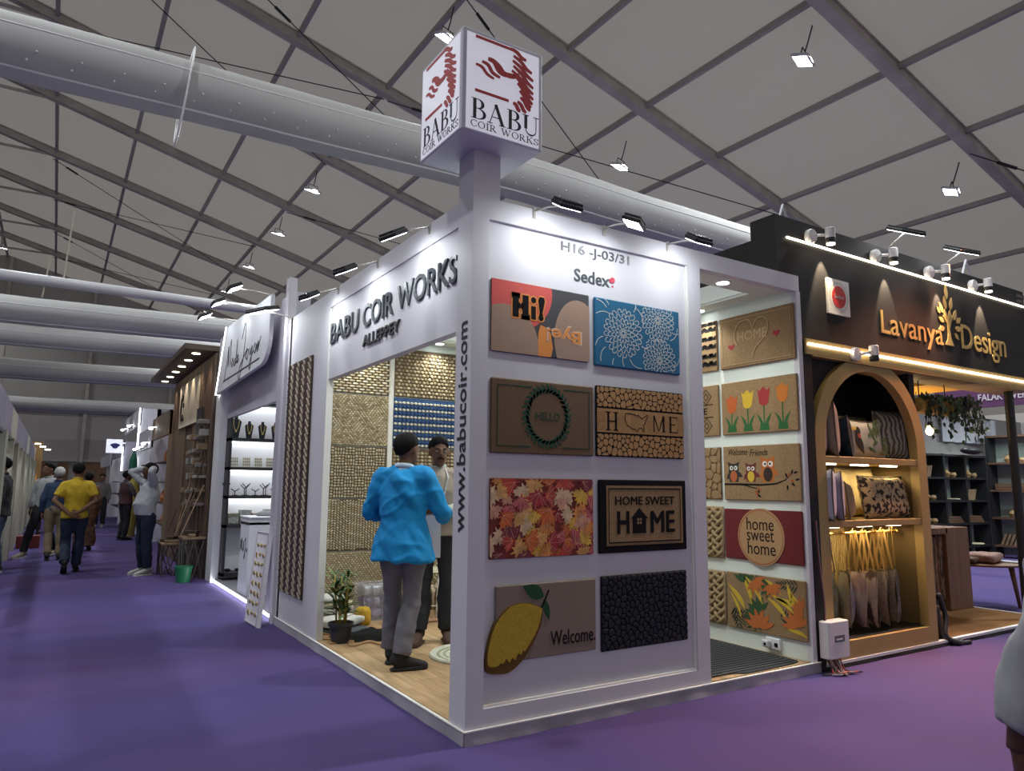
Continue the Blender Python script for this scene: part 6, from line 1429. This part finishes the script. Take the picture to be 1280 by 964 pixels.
def rack(lab, F, w, h, nx, nz, seed, frm, shm):
    o = F @ Vector((w / 2, 0, 0)); t = thing('shelf_rack', lab, 'shelf', tuple(o), 'shelf racks of the far stall'); rr = random.Random(seed)
    m = MB(F); m.box(0, .06, -.34, w, h, -.32); m.build('back_panel', GRW, t)
    for k in range(nx + 1):
        m = MB(F); x = w * k / nx; m.box(x - .03, 0, -.32, x + .03, h, .0); m.build('upright', frm, t)
    for k in range(nz + 1):
        m = MB(F); z = .25 + (h - .28) * k / nz; m.box(0, z - .02, -.32, w, z + .02, .012); m.build('shelf', shm, t)
    q = 0
    for k in range(nz):
        for i in range(nx):
            z = .25 + (h - .28) * k / nz + .021; x = w * i / nx; c = w / nx; ty = rr.randrange(4); m = MB(F); q += 1
            if ty == 0:
                for j in range(3): m.bbox(x + .08, z + j * .045, -.28, x + c - .12 - j * .05, z + .04 + j * .045, -.05, .004)
                nm, lb2, mt_ = 'stacked_books', 'stack of flat boxes', BRS
            elif ty == 1:
                for j in range(4): m.add([(x + .1 + j * .08, z, -.25), (x + .15 + j * .08, z, -.25), (x + .24 + j * .08, z + .22, -.25), (x + .19 + j * .08, z + .22, -.25), (x + .1 + j * .08, z, -.05), (x + .15 + j * .08, z, -.05), (x + .24 + j * .08, z + .22, -.05), (x + .19 + j * .08, z + .22, -.05)], [(0, 3, 2, 1), (4, 5, 6, 7), (0, 1, 5, 4), (1, 2, 6, 5), (2, 3, 7, 6), (3, 0, 4, 7)])
                nm, lb2, mt_ = 'leaning_blocks', 'row of leaning wooden blocks', WDL
            elif ty == 2: m.lathe(((x + c / 2), z, -.16), [(.16, 0), (.2, .02), (.19, .035)], 18, axis='y'); nm, lb2, mt_ = 'tray', 'round pale tray', cl[1]
            else:
                m.lathe((x + c * .4, z, -.16), [(.06, 0), (.10, .08), (.04, .15), (.05, .17)], 14, axis='y'); m.lathe((x + c * .7, z, -.14), [(.04, 0), (.07, .05), (.05, .1)], 14, axis='y'); nm, lb2, mt_ = 'pot_pair', 'pair of small pots', bpy.data.materials['orn_a']
            m.build(nm, mt_, label='%s, bay %s, row %s of the %s' % (lb2, wd10[i], wd10[k], ' '.join(lab.split(',')[0].split()[:4])), cat='ware', group='wares on the far shelf racks')
rack('black framed left rack, pale green backed, in the stall across the aisle', frame((12.25, 4.0, 0), (1, 0, 0), (0, 0, 1)), 2.5, 2.12, 3, 4, 3, BLACKM, BLACKM)
rack('brown shelved right rack, taller, in the stall across the aisle', frame((14.75, 3.95, 0), (0, -1, 0), (0, 0, 1)), 2.6, 2.55, 3, 4, 4, BLACKM, BRS)
m = MB(); m.ell((13.9, 3.85, 2.20), (.35, .15, .08), 16, 8); m.build('black_bag', BLACKM, smooth=True, label='black bag lying on top of the left far rack', cat='bag')
# further halls to the right, mostly hidden: neighbouring stands
for k, (x0, x1, y, h) in enumerate(((18.5, 24, 5.5, 3.2), (9.0, 12.0, 9.0, 2.9), (24.5, 30, 3, 3.2))):
    c = MB(); c.box(x0, y, 0, x1, y + 3, h); S(c, 'wall_far_stand', [GRW, MWL, MW][k])
# ---------------------------------------------------------------- people
def remesh(mb, vox, it=2, wr=0, ws=6, seed=0):
    me = bpy.data.meshes.new('r'); me.from_pydata([tuple(v) for v in mb.v], [], mb.f); me.update()
    o = bpy.data.objects.new('r', me); COL.objects.link(o)
    md = o.modifiers.new('r', 'REMESH'); md.mode = 'VOXEL'; md.voxel_size = vox; md.use_smooth_shade = True
    if it: sm = o.modifiers.new('s', 'SMOOTH'); sm.iterations = it; sm.factor = .5
    bpy.context.view_layer.update()
    e = bpy.data.meshes.new_from_object(o.evaluated_get(bpy.context.evaluated_depsgraph_get()))
    vs = [v.co.copy() for v in e.vertices]; nr = [v.normal.copy() for v in e.vertices]; fs = [list(p.vertices) for p in e.polygons]
    bpy.data.objects.remove(o); bpy.data.meshes.remove(me); bpy.data.meshes.remove(e)
    if wr:
        off = Vector((seed * 3.1, seed * 1.7, 0)); out = []
        for v, n_ in zip(vs, nr):
            q = Vector((v.x * ws + v.z * ws * .5, v.y * ws, v.z * ws * .55)) + off
            a = noise.noise(q) + .5 * noise.noise(q * 2.3)
            r_ = 1 - abs(noise.noise(Vector((v.x * ws * .7 - v.z * ws * .9, v.y * ws, v.z * ws * .5)) + off)) * 2
            out.append(v + n_ * wr * (a + .7 * max(r_ - .55, 0)))
        vs = out
    r = MB(); r.v = vs; r.f = fs; r.m = [0] * len(fs); return r
def hand(mb, w, d, n, side, curl=.5, k=1.0):
    """palm and five separate fingers; d = direction of the hand, n = palm normal, side = towards the thumb"""
    w = Vector(w); d = Vector(d).normalized(); n = Vector(n); n = (n - d * n.dot(d)).normalized(); t_ = d.cross(n).normalized()
    if t_.dot(Vector(side)) < 0: t_ = -t_
    P = lambda a, b, c: w + (d * a + t_ * b + n * c) * k
    mb.tube([P(-.012, 0, 0), P(.01, 0, 0), P(.045, .002, 0), P(.085, .004, 0), P(.095, .004, 0)], [.022 * k, .026 * k, .036 * k, .040 * k, .030 * k], 10, ry=[.019 * k, .016 * k, .015 * k, .012 * k, .008 * k], up=tuple(n) if True else None)
    for i, (b, L, r_) in enumerate(((.028, .070, .0092), (.010, .078, .0095), (-.009, .072, .0090), (-.027, .056, .0080))):
        c = curl * (1 + .12 * i); a0 = P(.085, b, 0); pts = [P(.07, b, 0), a0]; ang = 0; p = a0
        for s_ in (.42, .32, .26):
            ang += c * 1.0; p = p + (d * math.cos(ang) + n * math.sin(ang)) * L * s_ * k; pts.append(p)
        mb.tube(pts, [r_ * k * .9, r_ * k, r_ * k, r_ * k * .88, r_ * k * .6], 7)
    pts = [P(.012, .018, .004), P(.035, .042, .010), P(.060, .055, .022 + .012 * curl), P(.082, .056 - .012 * curl, .030 + .02 * curl)]
    mb.tube(pts, [.014 * k, .0125 * k, .0105 * k, .006 * k], 7)
SK = {}
def skin_m(c):
    if c not in SK: SK[c] = mat('skin_tone_%d' % (len(SK) + 1), c, .55, spec=.3, var=.12, scale=12)
    return SK[c]
HAIR_B = mat('black_hair', (.008, .007, .007), .8, spec=.12, bump=.5, bscale=90, dist=.004); HAIR_W = mat('grey_hair', (.42, .42, .42), .8, bump=.5, bscale=90, dist=.004)
EYEW = mat('eye_white', (.55, .53, .50), .4); EYEB = mat('eye_dark', (.015, .01, .008), .3); LIP = mat('lip', (.16, .06, .05), .5)
MCL = {}
def cm(name, c, **k):
    if name not in MCL: MCL[name] = mat(name, c, .85, bump=.15, bscale=300, dist=.002, **k)
    return MCL[name]
DJ = dict(pelvis=(0, 0, .94), waist=(0, .0, 1.08), chest=(0, -.01, 1.27), neck=(0, -.025, 1.45), shR=(.172, -.02, 1.385), elR=(.235, -.04, 1.12), wrR=(.235, .05, .88), shL=(-.172, -.02, 1.385), elL=(-.235, -.04, 1.12), wrL=(-.235, .05, .88),
          hipR=(.09, 0, .90), knR=(.10, .02, .50), anR=(.10, -.03, .10), hipL=(-.09, 0, .90), knL=(-.10, .02, .50), anL=(-.10, -.03, .10), head=(0, 0, 0), toR=(.05, 1, 0), toL=(-.05, 1, 0),
          hdR=(0, .2, -1), hdL=(0, .2, -1), hnR=(-1, 0, 0), hnL=(1, 0, 0), curl=.45)
def person(label, loc, rz, H, pose, outfit, vox=.013, skin=(.20, .10, .06), face=True, cat='person', grp=None, belly=0, build=1.0):
    k = H / 1.75; J = dict(DJ); J.update(pose); V = lambda n: Vector(J[n])
    t = thing('person', label, cat, loc, grp, rz); T = wm(t) @ Matrix.Scale(k, 4)
    Tw = T
    def hm():
        y, p_, r_ = J['head']; return Matrix.Translation(V('neck') + Vector((0, .005, .03))) @ Matrix.Rotation(y, 4, 'Z') @ Matrix.Rotation(p_, 4, 'X') @ Matrix.Rotation(r_, 4, 'Y') @ Matrix.Scale(1.07, 4) @ Matrix.Translation(Vector((0, .02, -1.515)))
    HM = hm()
    def torso(mb, g, z0=None, flare=0, top=True):
        pe, wa, ch, ne = V('pelvis'), V('waist'), V('chest'), V('neck'); pts = []; rd = []; rw = []
        up = (wa - pe).normalized()
        if z0 is not None: pts.append(pe - Vector((0, 0, 1)) * (pe.z - z0)); rd.append(.125 + g + flare); rw.append(.175 + g + flare)
        else: pts.append(pe - up * .08); rd.append(.09 + g); rw.append(.13 + g)
        pts += [pe, wa + Vector((0, belly * .4, 0)), ch, ch.lerp(ne, .62), ne + (ne - ch) * .02]; rd += [.118 + g + flare * .5, .108 + g + belly * .7 + flare * .1, .122 + g, .098 + g, .055 + g]; rw += [.168 + g + flare * .6, .150 + g + belly * .3, .170 + g, .135 + g, .070 + g]
        rd = [a * build for a in rd]; rw = [a * build for a in rw]
        sh = (V('shR') - V('shL')); sh.z = 0; a = math.atan2(sh.y, sh.x)
        mb.tube(pts, rd, 18, ry=rw, up=(0, 0, 1)) if abs(a) < .05 else mb.tube(pts, rd, 18, ry=rw)
        for s_ in 'RL': mb.ell(tuple(V('sh' + s_) * 1.0), (.053 + g * .8,) * 3, 12, 8); mb.tube([ch.lerp(ne, .75), V('sh' + s_)], [.065 + g * .8, .053 + g * .8], 10)
    def arm(mb, s_, g, f=2.0):
        a, b, c = V('sh' + s_), V('el' + s_), V('wr' + s_)
        pts = [a, a.lerp(b, .5), b]; rr_ = [.053 + g * .8, .048 + g, .042 + g]
        if f <= 1: pts = [a, a.lerp(b, f)]; rr_ = [.056 + g, .050 + g * 1.3]; mb.tube(pts, rr_, 12); return
        q = f - 1; pts += [b.lerp(c, .3 * min(q, 1)), b.lerp(c, q)]; rr_ += [.041 + g, (.027 if g == 0 else .034) + g]
        mb.tube(pts, rr_, 12); mb.ell(tuple(b), (.041 + g,) * 3, 10, 8)
    def leg(mb, s_, g, f=2.0, hemr=0):
        a, b, c = V('hip' + s_), V('kn' + s_), V('an' + s_)
        pts = [a + Vector((0, 0, .02)), a.lerp(b, .3), a.lerp(b, .7), b, b.lerp(c, .3), b.lerp(c, .7), b.lerp(c, .97)]
        r_ = [.092 + g, .088 + g, .066 + g, .056 + g, .056 + g + hemr * .3, .042 + g + hemr * .8, .036 + g + hemr]
        mb.tube(pts, [q * build ** .5 for q in r_], 14); mb.ell(tuple(b), (.055 + g,) * 3, 10, 8)
    # body
    mb = MB(); torso(mb, 0); 
    for s_ in 'RL': arm(mb, s_, 0); leg(mb, s_, 0)
    ne = V('neck'); hc = HM @ Vector((0, -.01, 1.57)); mb.tube([ne - Vector((0, 0, .06)), ne + Vector((0, .0, .03)), hc], [.062, .054, .050], 14)
    hb = MB(HM)
    hb.ell((0, -.008, 1.655), (.074, .093, .090), 20, 14); hb.ell((0, .026, 1.600), (.058, .066, .083), 18, 12); hb.ell((0, .045, 1.548), (.036, .040, .032), 14, 8)
    hb.tube([(0, .086, 1.665), (0, .106, 1.622), (0, .098, 1.612)], [.010, .014, .012], 8); hb.ell((.012, .094, 1.614), (.010, .010, .009), 8, 6); hb.ell((-.012, .094, 1.614), (.010, .010, .009), 8, 6)
    for s_ in (-1, 1): hb.ell((s_ * .077, -.004, 1.63), (.010, .020, .032), 10, 8); hb.ell((s_ * .03, .078, 1.662), (.022, .016, .009), 8, 6)
    mb.v += [v for v in hb.v]; n0 = len(mb.v) - len(hb.v); mb.f += [[i + n0 for i in f] for f in hb.f]; mb.m += hb.m
    body = remesh(mb, min(vox, .011) if face == 2 else vox, 1)
    for s_ in 'RL': hand(body, V('wr' + s_), J['hd' + s_], J['hn' + s_], J.get('th' + s_, (0, 1, .2)), J.get('curl' + s_, J['curl']))
    body.v = [Tw @ v for v in body.v]; body.build('body', skin_m(skin), t, smooth=True)
    # face
    F_ = MB(Tw @ HM)
    for s_ in (-1, 1): F_.ell((s_ * .029, .0825, 1.648), (.013, .008, .0075), 10, 6)
    F_.build('eyes', EYEW, t, smooth=True)
    F_ = MB(Tw @ HM)
    for s_ in (-1, 1): F_.ell((s_ * .029, .0885, 1.648), (.0058, .0035, .0062), 8, 6)
    F_.build('irises', EYEB, t)
    F_ = MB(Tw @ HM)
    for s_ in (-1, 1): F_.tube([(s_ * .012, .094, 1.668), (s_ * .030, .0925, 1.674), (s_ * .048, .079, 1.668)], [.0028, .004, .002], 6)
    F_.build('eyebrows', HAIR_B, t)
    F_ = MB(Tw @ HM); F_.tube([(-.024, .080, 1.575), (-.01, .0895, 1.579), (0, .0905, 1.577), (.01, .0895, 1.579), (.024, .080, 1.575)], [.002, .0055, .005, .0055, .002], 6); F_.build('lips', LIP, t, smooth=True)
    if outfit.get('moustache'):
        F_ = MB(Tw @ HM); F_.tube([(-.030, .082, 1.585), (-.012, .096, 1.594), (0, .098, 1.595), (.012, .096, 1.594), (.030, .082, 1.585)], [.003, .0065, .006, .0065, .003], 6); F_.build('moustache', HAIR_B, t, smooth=True)
    # hair cap
    hr = outfit.get('hair', HAIR_B); F_ = MB(Tw @ HM); nu, nv = 28, 9; long_ = outfit.get('hair_long', 0)
    def hp_(u, v, g=.0):
        a = u * 2 * PI; front = .5 + .5 * math.sin(a)   # 1 at the face side
        pc = math.radians(134 + 12 * long_) * (1 - front) ** .75 + math.radians(52) * (1 - (1 - front) ** .75)
        pc = pc - math.radians(12) * math.exp(-((abs(math.cos(a)) - 1) / .12) ** 2) ; ph = pc * v
        w_ = 1 + .03 * math.sin(7 * a + 3 * v) * v + .02 * math.sin(13 * a + 5 * v); ph += .05 * math.sin(11 * a) * v; e = .019 * (1 - v ** 3) + .003 + .003 * math.sin(23 * a + 9 * v) * v + g
        return ((.075 + e) * w_ * math.cos(a) * math.sin(ph), -.010 + (.094 + e) * w_ * math.sin(a) * math.sin(ph), 1.657 + (.092 + e) * math.cos(ph))
    F_.grid(lambda u, v: hp_(u, v), nu, nv); F_.grid(lambda u, v: (lambda o, i: tuple(Vector(o).lerp(Vector(i), v)))(hp_(u, 1), hp_(u, 1, -.014)), nu, 1); F_.build('hair', hr, t, smooth=True)
    # clothes
    o = outfit
    if 'trousers' in o:
        c = MB(); pe, wa = V('pelvis'), V('waist'); c.tube([pe - Vector((0, 0, .07)), pe, pe.lerp(wa, .55)], [.118, .130 * build, .122 * build], 16, ry=[.155, .180 * build, .162 * build])
        for s_ in 'RL': leg(c, s_, .014, hemr=o.get('hem', .014))
        c = remesh(c, vox, 1, .014, 7, len(label)); c.v = [Tw @ v for v in c.v]; c.build('trousers', o['trousers'], t, smooth=True)
    if 'skirt' in o:
        c = MB(); pe = V('pelvis'); c.tube([pe + Vector((0, 0, .1)), pe, pe - Vector((0, 0, .4)), pe - Vector((0, 0, .84))], [.12, .14, .16, .19], 18, ry=[.15, .18, .20, .23]); c = remesh(c, vox, 1, .03, 5); c.v = [Tw @ v for v in c.v]; c.build('skirt', o['skirt'], t, smooth=True)
    if 'shirt' in o:
        jk = 'jacket' in o; c = MB(); torso(c, .004 if jk else .014, .95 if jk else o.get('shirt_z', .92), 0 if jk else o.get('flare', .0)); 
        for s_ in 'RL': arm(c, s_, .004 if jk else .013, o.get('sleeve', 1.93))
        ne = V('neck'); c.tube([ne - Vector((0, 0, .05)), ne + Vector((0, .0, .025))], [.085, .064], 14)
        c = remesh(c, vox, 1, .0 if jk else o.get('wrinkle', .018), 6, len(label)); c.v = [Tw @ v for v in c.v]; c.build(o.get('shirt_name', 'shirt'), o['shirt'], t, smooth=True)
        m = MB(Tw); m.tube([(.066 * math.cos(a), ne.y + .004 + .062 * math.sin(a), ne.z + .030 - .012 * math.sin(a)) for a in [2 * PI * q / 20 for q in range(20)]], .012, 6, ry=.020, closed=True); m.build('collar', o.get('collar', o['shirt']), t, smooth=True)
    if 'vest' in o:
        c = MB(); torso(c, .030, .90, .01); c = remesh(c, vox, 1, .012, 6); c.v = [Tw @ v for v in c.v]; c.build('vest', o['vest'], t, smooth=True)
    if 'jacket' in o:
        c = MB(); torso(c, .034, o.get('jacket_z', .80), o.get('flare', .03))
        for s_ in 'RL': arm(c, s_, .026, o.get('jsleeve', 1.94))
        c.tube([V('neck') - Vector((0, .0, .06)), V('neck') + Vector((0, -.006, .012))], [.098, .074], 14)
        c = remesh(c, vox, 2, .026, 7, len(label)); c.v = [Tw @ v for v in c.v]; c.build('jacket', o['jacket'], t, smooth=True)
    # shoes
    for s_ in 'RL':
        a = V('an' + s_); d = Vector(J['to' + s_]); pit = d.z; d.z = 0; d.normalize()
        Fm = Matrix.Translation(a) @ Matrix.Rotation(math.atan2(-d.x, d.y), 4, 'Z') @ Matrix.Rotation(pit, 4, 'X')
        m = MB(Fm); m.tube([(0, -.075, -.045), (0, -.055, -.025), (0, .0, -.022), (0, .07, -.045), (0, .14, -.058), (0, .19, -.068), (0, .205, -.072)], [.02, .034, .036, .043, .045, .036, .012], 14, ry=[.020, .045, .052, .036, .027, .018, .008], up=(0, 0, 1))
        m.tube([(0, -.015, -.03), (0, -.012, .03)], [.043, .046], 12)
        m.prism([(x, y) for x, y in rounded([(-.034, -.078), (.034, -.078), (.040, .02), (.048, .12), (.036, .205), (-.036, .205), (-.048, .12), (-.040, .02)], 1)], -.098, -.078)
        m = remesh(m, .008 if vox < .014 else .012, 1) if face == 2 else m
        m.v = [Tw @ v for v in m.v]; sh = m.build('shoe', o.get('shoe', cm('black_leather', (.015, .014, .014))), t, smooth=True)
        if 'sole' in o:
            m = MB(Tw @ Fm); m.prism(rounded([(-.036, -.08), (.036, -.08), (.042, .02), (.050, .12), (.038, .208), (-.038, .208), (-.050, .12), (-.042, .02)], 1), -.099, -.076); m.build('sole', o['sole'], sh)
    return t, T, HM
def hd(x, y): return math.atan2(-x, y)
# man in the bright blue jacket, back to the camera
t, T, HM = person('man seen from behind in bright blue jacket and grey trousers standing on the planks', (.27, 1.50, FZ), hd(.72, .69), 1.73,
    dict(elR=(.28, .06, 1.14), wrR=(.23, .30, 1.10), elL=(-.29, -.02, 1.13), wrL=(-.14, .24, 1.10), shR=(.178, -.02, 1.39), shL=(-.178, -.02, 1.39), head=(-.35, -.05, 0), hdR=(-.3, 1, .1), hdL=(.5, 1, 0), hnR=(-1, 0, 0), hnL=(1, 0, 0), thR=(0, 0, 1), thL=(0, 0, 1), anR=(.06, -.13, .10), knR=(.09, -.02, .50), anL=(-.10, .06, .10), toR=(.75, .55, 0), toL=(-.2, 1, 0), knL=(-.09, .05, .50)),
    dict(trousers=cm('grey_trousers', (.15, .145, .165), var=.15, scale=5), hem=.024, jacket=cm('bright_blue_jacket', (.0, .245, .56), var=.12, scale=9), jacket_z=.775, flare=.05, shirt=cm('pale_blue_shirt', (.45, .55, .62)), sleeve=1.96), vox=.012, face=2, skin=(.13, .065, .04), build=.97)
m = MB(T); m.tube([(0, -.158, .80), (0, -.152, .95), (0, -.142, 1.1)], .0035, 5); m.build('back_vent', cm('blue_seam', (.0, .12, .32)), t)
m = MB(T); m.tube([(.0, -.142, 1.1), (0, -.150, 1.25), (0, -.13, 1.40)], .002, 5); m.build('back_seam', cm('blue_seam', (.0, .12, .32)), t)
# shopkeeper
t, T, HM = person('shopkeeper in beige waistcoat and checked shirt facing the man in the blue jacket', (.845, 2.10, FZ), hd(-.50, -.86), 1.76,
    dict(elR=(.27, .02, 1.13), wrR=(.12, .26, 1.10), elL=(-.27, .02, 1.13), wrL=(-.06, .27, 1.10), hdR=(-1, .35, 0), hdL=(1, .4, 0), hnR=(0, -.6, 1), hnL=(0, -.6, 1), thR=(0, 1, 1), thL=(0, 1, 1), head=(.25, -.12, 0), anR=(.12, .05, .10), toR=(.2, 1, 0), toL=(-.25, 1, 0)),
    dict(trousers=cm('black_trousers', (.018, .02, .024)), hem=.02, shirt=cm('checked_shirt', (.50, .52, .47), var=.35, scale=45), sleeve=1.95, vest=cm('beige_waistcoat', (.36, .31, .25)), moustache=1, shoe=cm('brown_suede', (.06, .032, .020))), vox=.012, face=2, skin=(.15, .075, .045))
m = MB(T @ frame((0, .265, 0), (1, 0, 0), (0, .12, 1))); m.box(-.06, .74, 0, .15, 1.08, .003); m.build('held_paper', mat('white_paper', (.62, .62, .66), .7))
bpy.data.objects['held_paper'].name = 'paper_sheet'; tag(bpy.data.objects['paper_sheet'], 'white paper sheets held by the shopkeeper', 'paper')
m = MB(T); m.tube([(-.07, .02, 1.47), (-.10, .12, 1.38), (-.05, .168, 1.15), (0, .17, 1.02)], .006, 5, ry=.002); m.tube([(.07, .02, 1.47), (.10, .12, 1.38), (.05, .168, 1.15), (0, .17, 1.02)], .006, 5, ry=.002); m.build('lanyard', mat('white_ribbon', (.6, .6, .62), .6), t)
# centre front of the waistcoat stays open over the shirt
m = MB(T); m.grid(lambda u, v: ((u - .5) * (.10 - .03 * v), .165 - .02 * abs(v - .35) - .012 * abs(u - .5), .98 + .42 * v), 6, 8); m.build('shirt_front', MCL['checked_shirt'], t, smooth=True)
# aisle
person('man in yellow polo shirt walking away with hands clasped behind his back', (-1.68, 9.85, 0), hd(.08, 1), 1.72,
    dict(elR=(.29, -.10, 1.13), wrR=(.06, -.19, .95), elL=(-.29, -.10, 1.13), wrL=(-.03, -.20, .90), hdR=(-1, -.1, -.25), hdL=(1, -.1, -.2), hnR=(0, 1, 0), hnL=(0, -1, 0), head=(-.1, -.1, 0), anR=(.06, .12, .10), knR=(.09, .10, .5), anL=(-.07, -.22, .17), knL=(-.10, .06, .49), toL=(-.1, 1, -.5)),
    dict(trousers=cm('dark_blue_jeans', (.018, .030, .065), var=.3, scale=4), hem=.02, shirt=cm('yellow_polo', (.46, .31, .015)), sleeve=.72, shirt_z=.86, flare=.01), vox=.016, skin=(.16, .08, .045), build=1.05)
person('white haired man with navy backpack and khaki trousers just ahead of the yellow shirt man', (-1.92, 12.1, 0), hd(.05, 1), 1.68, dict(anL=(-.08, -.12, .12)),
    dict(trousers=cm('khaki_trousers', (.17, .13, .08)), shirt=cm('navy_jumper', (.02, .04, .09)), hair=HAIR_W), vox=.02, skin=(.22, .12, .08))
person('man in pale grey shirt and black trousers striding behind the white haired man', (-2.10, 12.9, 0), hd(-.35, -.9), 1.78,
    dict(anR=(.20, .26, .10), knR=(.15, .18, .5), anL=(-.12, -.22, .12), toR=(.5, 1, 0), head=(-.5, 0, 0)), dict(trousers=cm('black_trousers_b', (.012, .012, .016)), shirt=cm('pale_grey_shirt', (.33, .34, .36)), shoe=cm('tan_sneaker', (.35, .30, .22)), sole=cm('white_sole', (.5, .5, .5))), vox=.02)
person('dark haired man in black jacket and blue jeans cropped by the left picture edge', (-2.70, 10.15, 0), hd(-.98, .15), 1.80, dict(),
    dict(trousers=cm('mid_blue_jeans', (.035, .055, .10), var=.25, scale=4), hem=.02, shirt=cm('black_jacket_l', (.012, .012, .016)), jacket=cm('black_jacket_l', (.012, .012, .016)), jacket_z=.86, flare=.01, shoe=cm('dark_sneaker', (.03, .03, .035)), sole=MCL['white_sole']), vox=.016, skin=(.16, .08, .045))
person('woman in brown patterned dress walking right of the yellow shirt man', (-1.38, 13.9, 0), hd(.1, 1), 1.62, dict(), dict(skirt=cm('brown_print_dress', (.14, .07, .045), var=.6, scale=14), shirt=MCL['brown_print_dress'], hair_long=1), vox=.022, skin=(.14, .07, .04))
person('man in white shirt with both hands clasped on his head beside the brown stand', (-.74, 9.0, 0), hd(-.93, -.28), 1.72,
    dict(elR=(.36, .14, 1.60), wrR=(.13, -.02, 1.66), elL=(-.36, .14, 1.60), wrL=(-.13, -.02, 1.66), shR=(.19, 0, 1.43), shL=(-.19, 0, 1.43), hdR=(-.75, -.5, .15), hdL=(.75, -.5, .15), hnR=(-.5, .6, -.2), hnL=(.5, .6, -.2), thR=(0, 0, -1), thL=(0, 0, -1), chest=(0, -.03, 1.27), pelvis=(0, .02, .94), waist=(0, .03, 1.08)),
    dict(trousers=cm('navy_trousers', (.012, .020, .045)), hem=.012, shirt=cm('white_shirt', (.40, .42, .45)), shirt_z=.93, sleeve=1.85, shoe=cm('white_sneaker', (.36, .35, .32)), sole=cm('white_sole_b', (.45, .45, .42))), vox=.015, belly=.05, skin=(.10, .05, .03), build=1.05)
person('man in dark maroon vest and black trousers standing at the far right stands', (-.46, 16.7, 0), hd(.75, .3), 1.70, dict(elR=(.24, .1, 1.13), wrR=(.1, .26, 1.08)), dict(trousers=cm('black_trousers_c', (.010, .010, .013)), shirt=cm('dark_grey_shirt', (.06, .05, .06)), vest=cm('maroon_vest', (.05, .018, .02))), vox=.022, skin=(.08, .04, .03))
person('distant man in grey shirt walking towards the camera in the aisle', (-.72, 22.5, 0), hd(-.2, -1), 1.68, dict(), dict(trousers=cm('charcoal_trousers', (.02, .02, .025)), shirt=cm('grey_shirt_b', (.16, .15, .14)), shoe=MCL['white_sneaker']), vox=.026)
SITP = dict(pelvis=(0, 0, .52), waist=(0, .02, .66), chest=(0, .06, .86), neck=(0, .08, 1.05), shR=(.185, .06, 1.0), shL=(-.185, .06, 1.0), elR=(.24, .16, .74), elL=(-.24, .16, .74), wrR=(.08, .36, .66), wrL=(-.08, .36, .66), hdR=(-.5, 1, -.2), hdL=(.5, 1, -.2), hipR=(.1, 0, .50), hipL=(-.1, 0, .50), knR=(.15, .42, .50), knL=(-.15, .42, .50), anR=(.14, .40, .10), anL=(-.14, .40, .10))
person('seated man in white patterned shirt at the far end of the left row', (-2.25, 20.5, 0), hd(.3, -1), 1.72, SITP, dict(trousers=cm('black_trousers_d', (.012, .012, .014)), shirt=cm('patterned_shirt', (.32, .33, .36), var=.5, scale=20), shirt_z=.50), vox=.024)
m = MB(); m.box(-2.45, 20.4, .38, -2.05, 20.75, .42)
for a, b in ((-2.42, 20.43), (-2.08, 20.43), (-2.42, 20.72), (-2.08, 20.72)): m.box(a - .015, b - .015, 0, a + .015, b + .015, .38)
m.build('stool', BLACKM, label='dark stool under the seated man in the left row', cat='stool')
person('distant man in cream shirt standing behind the seated man at left', (-2.0, 25.2, 0), hd(-.2, -1), 1.72, dict(), dict(trousers=MCL['black_trousers_d'], shirt=cm('cream_shirt', (.42, .40, .36))), vox=.026)
# man at the right picture edge
person('man in rolled sleeve pale grey shirt cropped by the right picture edge', (.056, -3.056, 0), hd(.80, .60), 1.66,
    dict(elL=(-.30, -.03, 1.12), wrL=(-.335, .01, .875), shL=(-.165, -.01, 1.38), hdL=(.08, .05, -1), hnL=(1, 0, 0), thL=(0, 1, 0), curlL=.62, curl=.4), dict(trousers=cm('dark_trousers_e', (.02, .02, .03)), shirt=cm('pale_grey_linen', (.33, .335, .35), var=.12, scale=5), sleeve=1.72, shirt_z=.88, wrinkle=.030), vox=.009, face=2, skin=(.085, .040, .028))
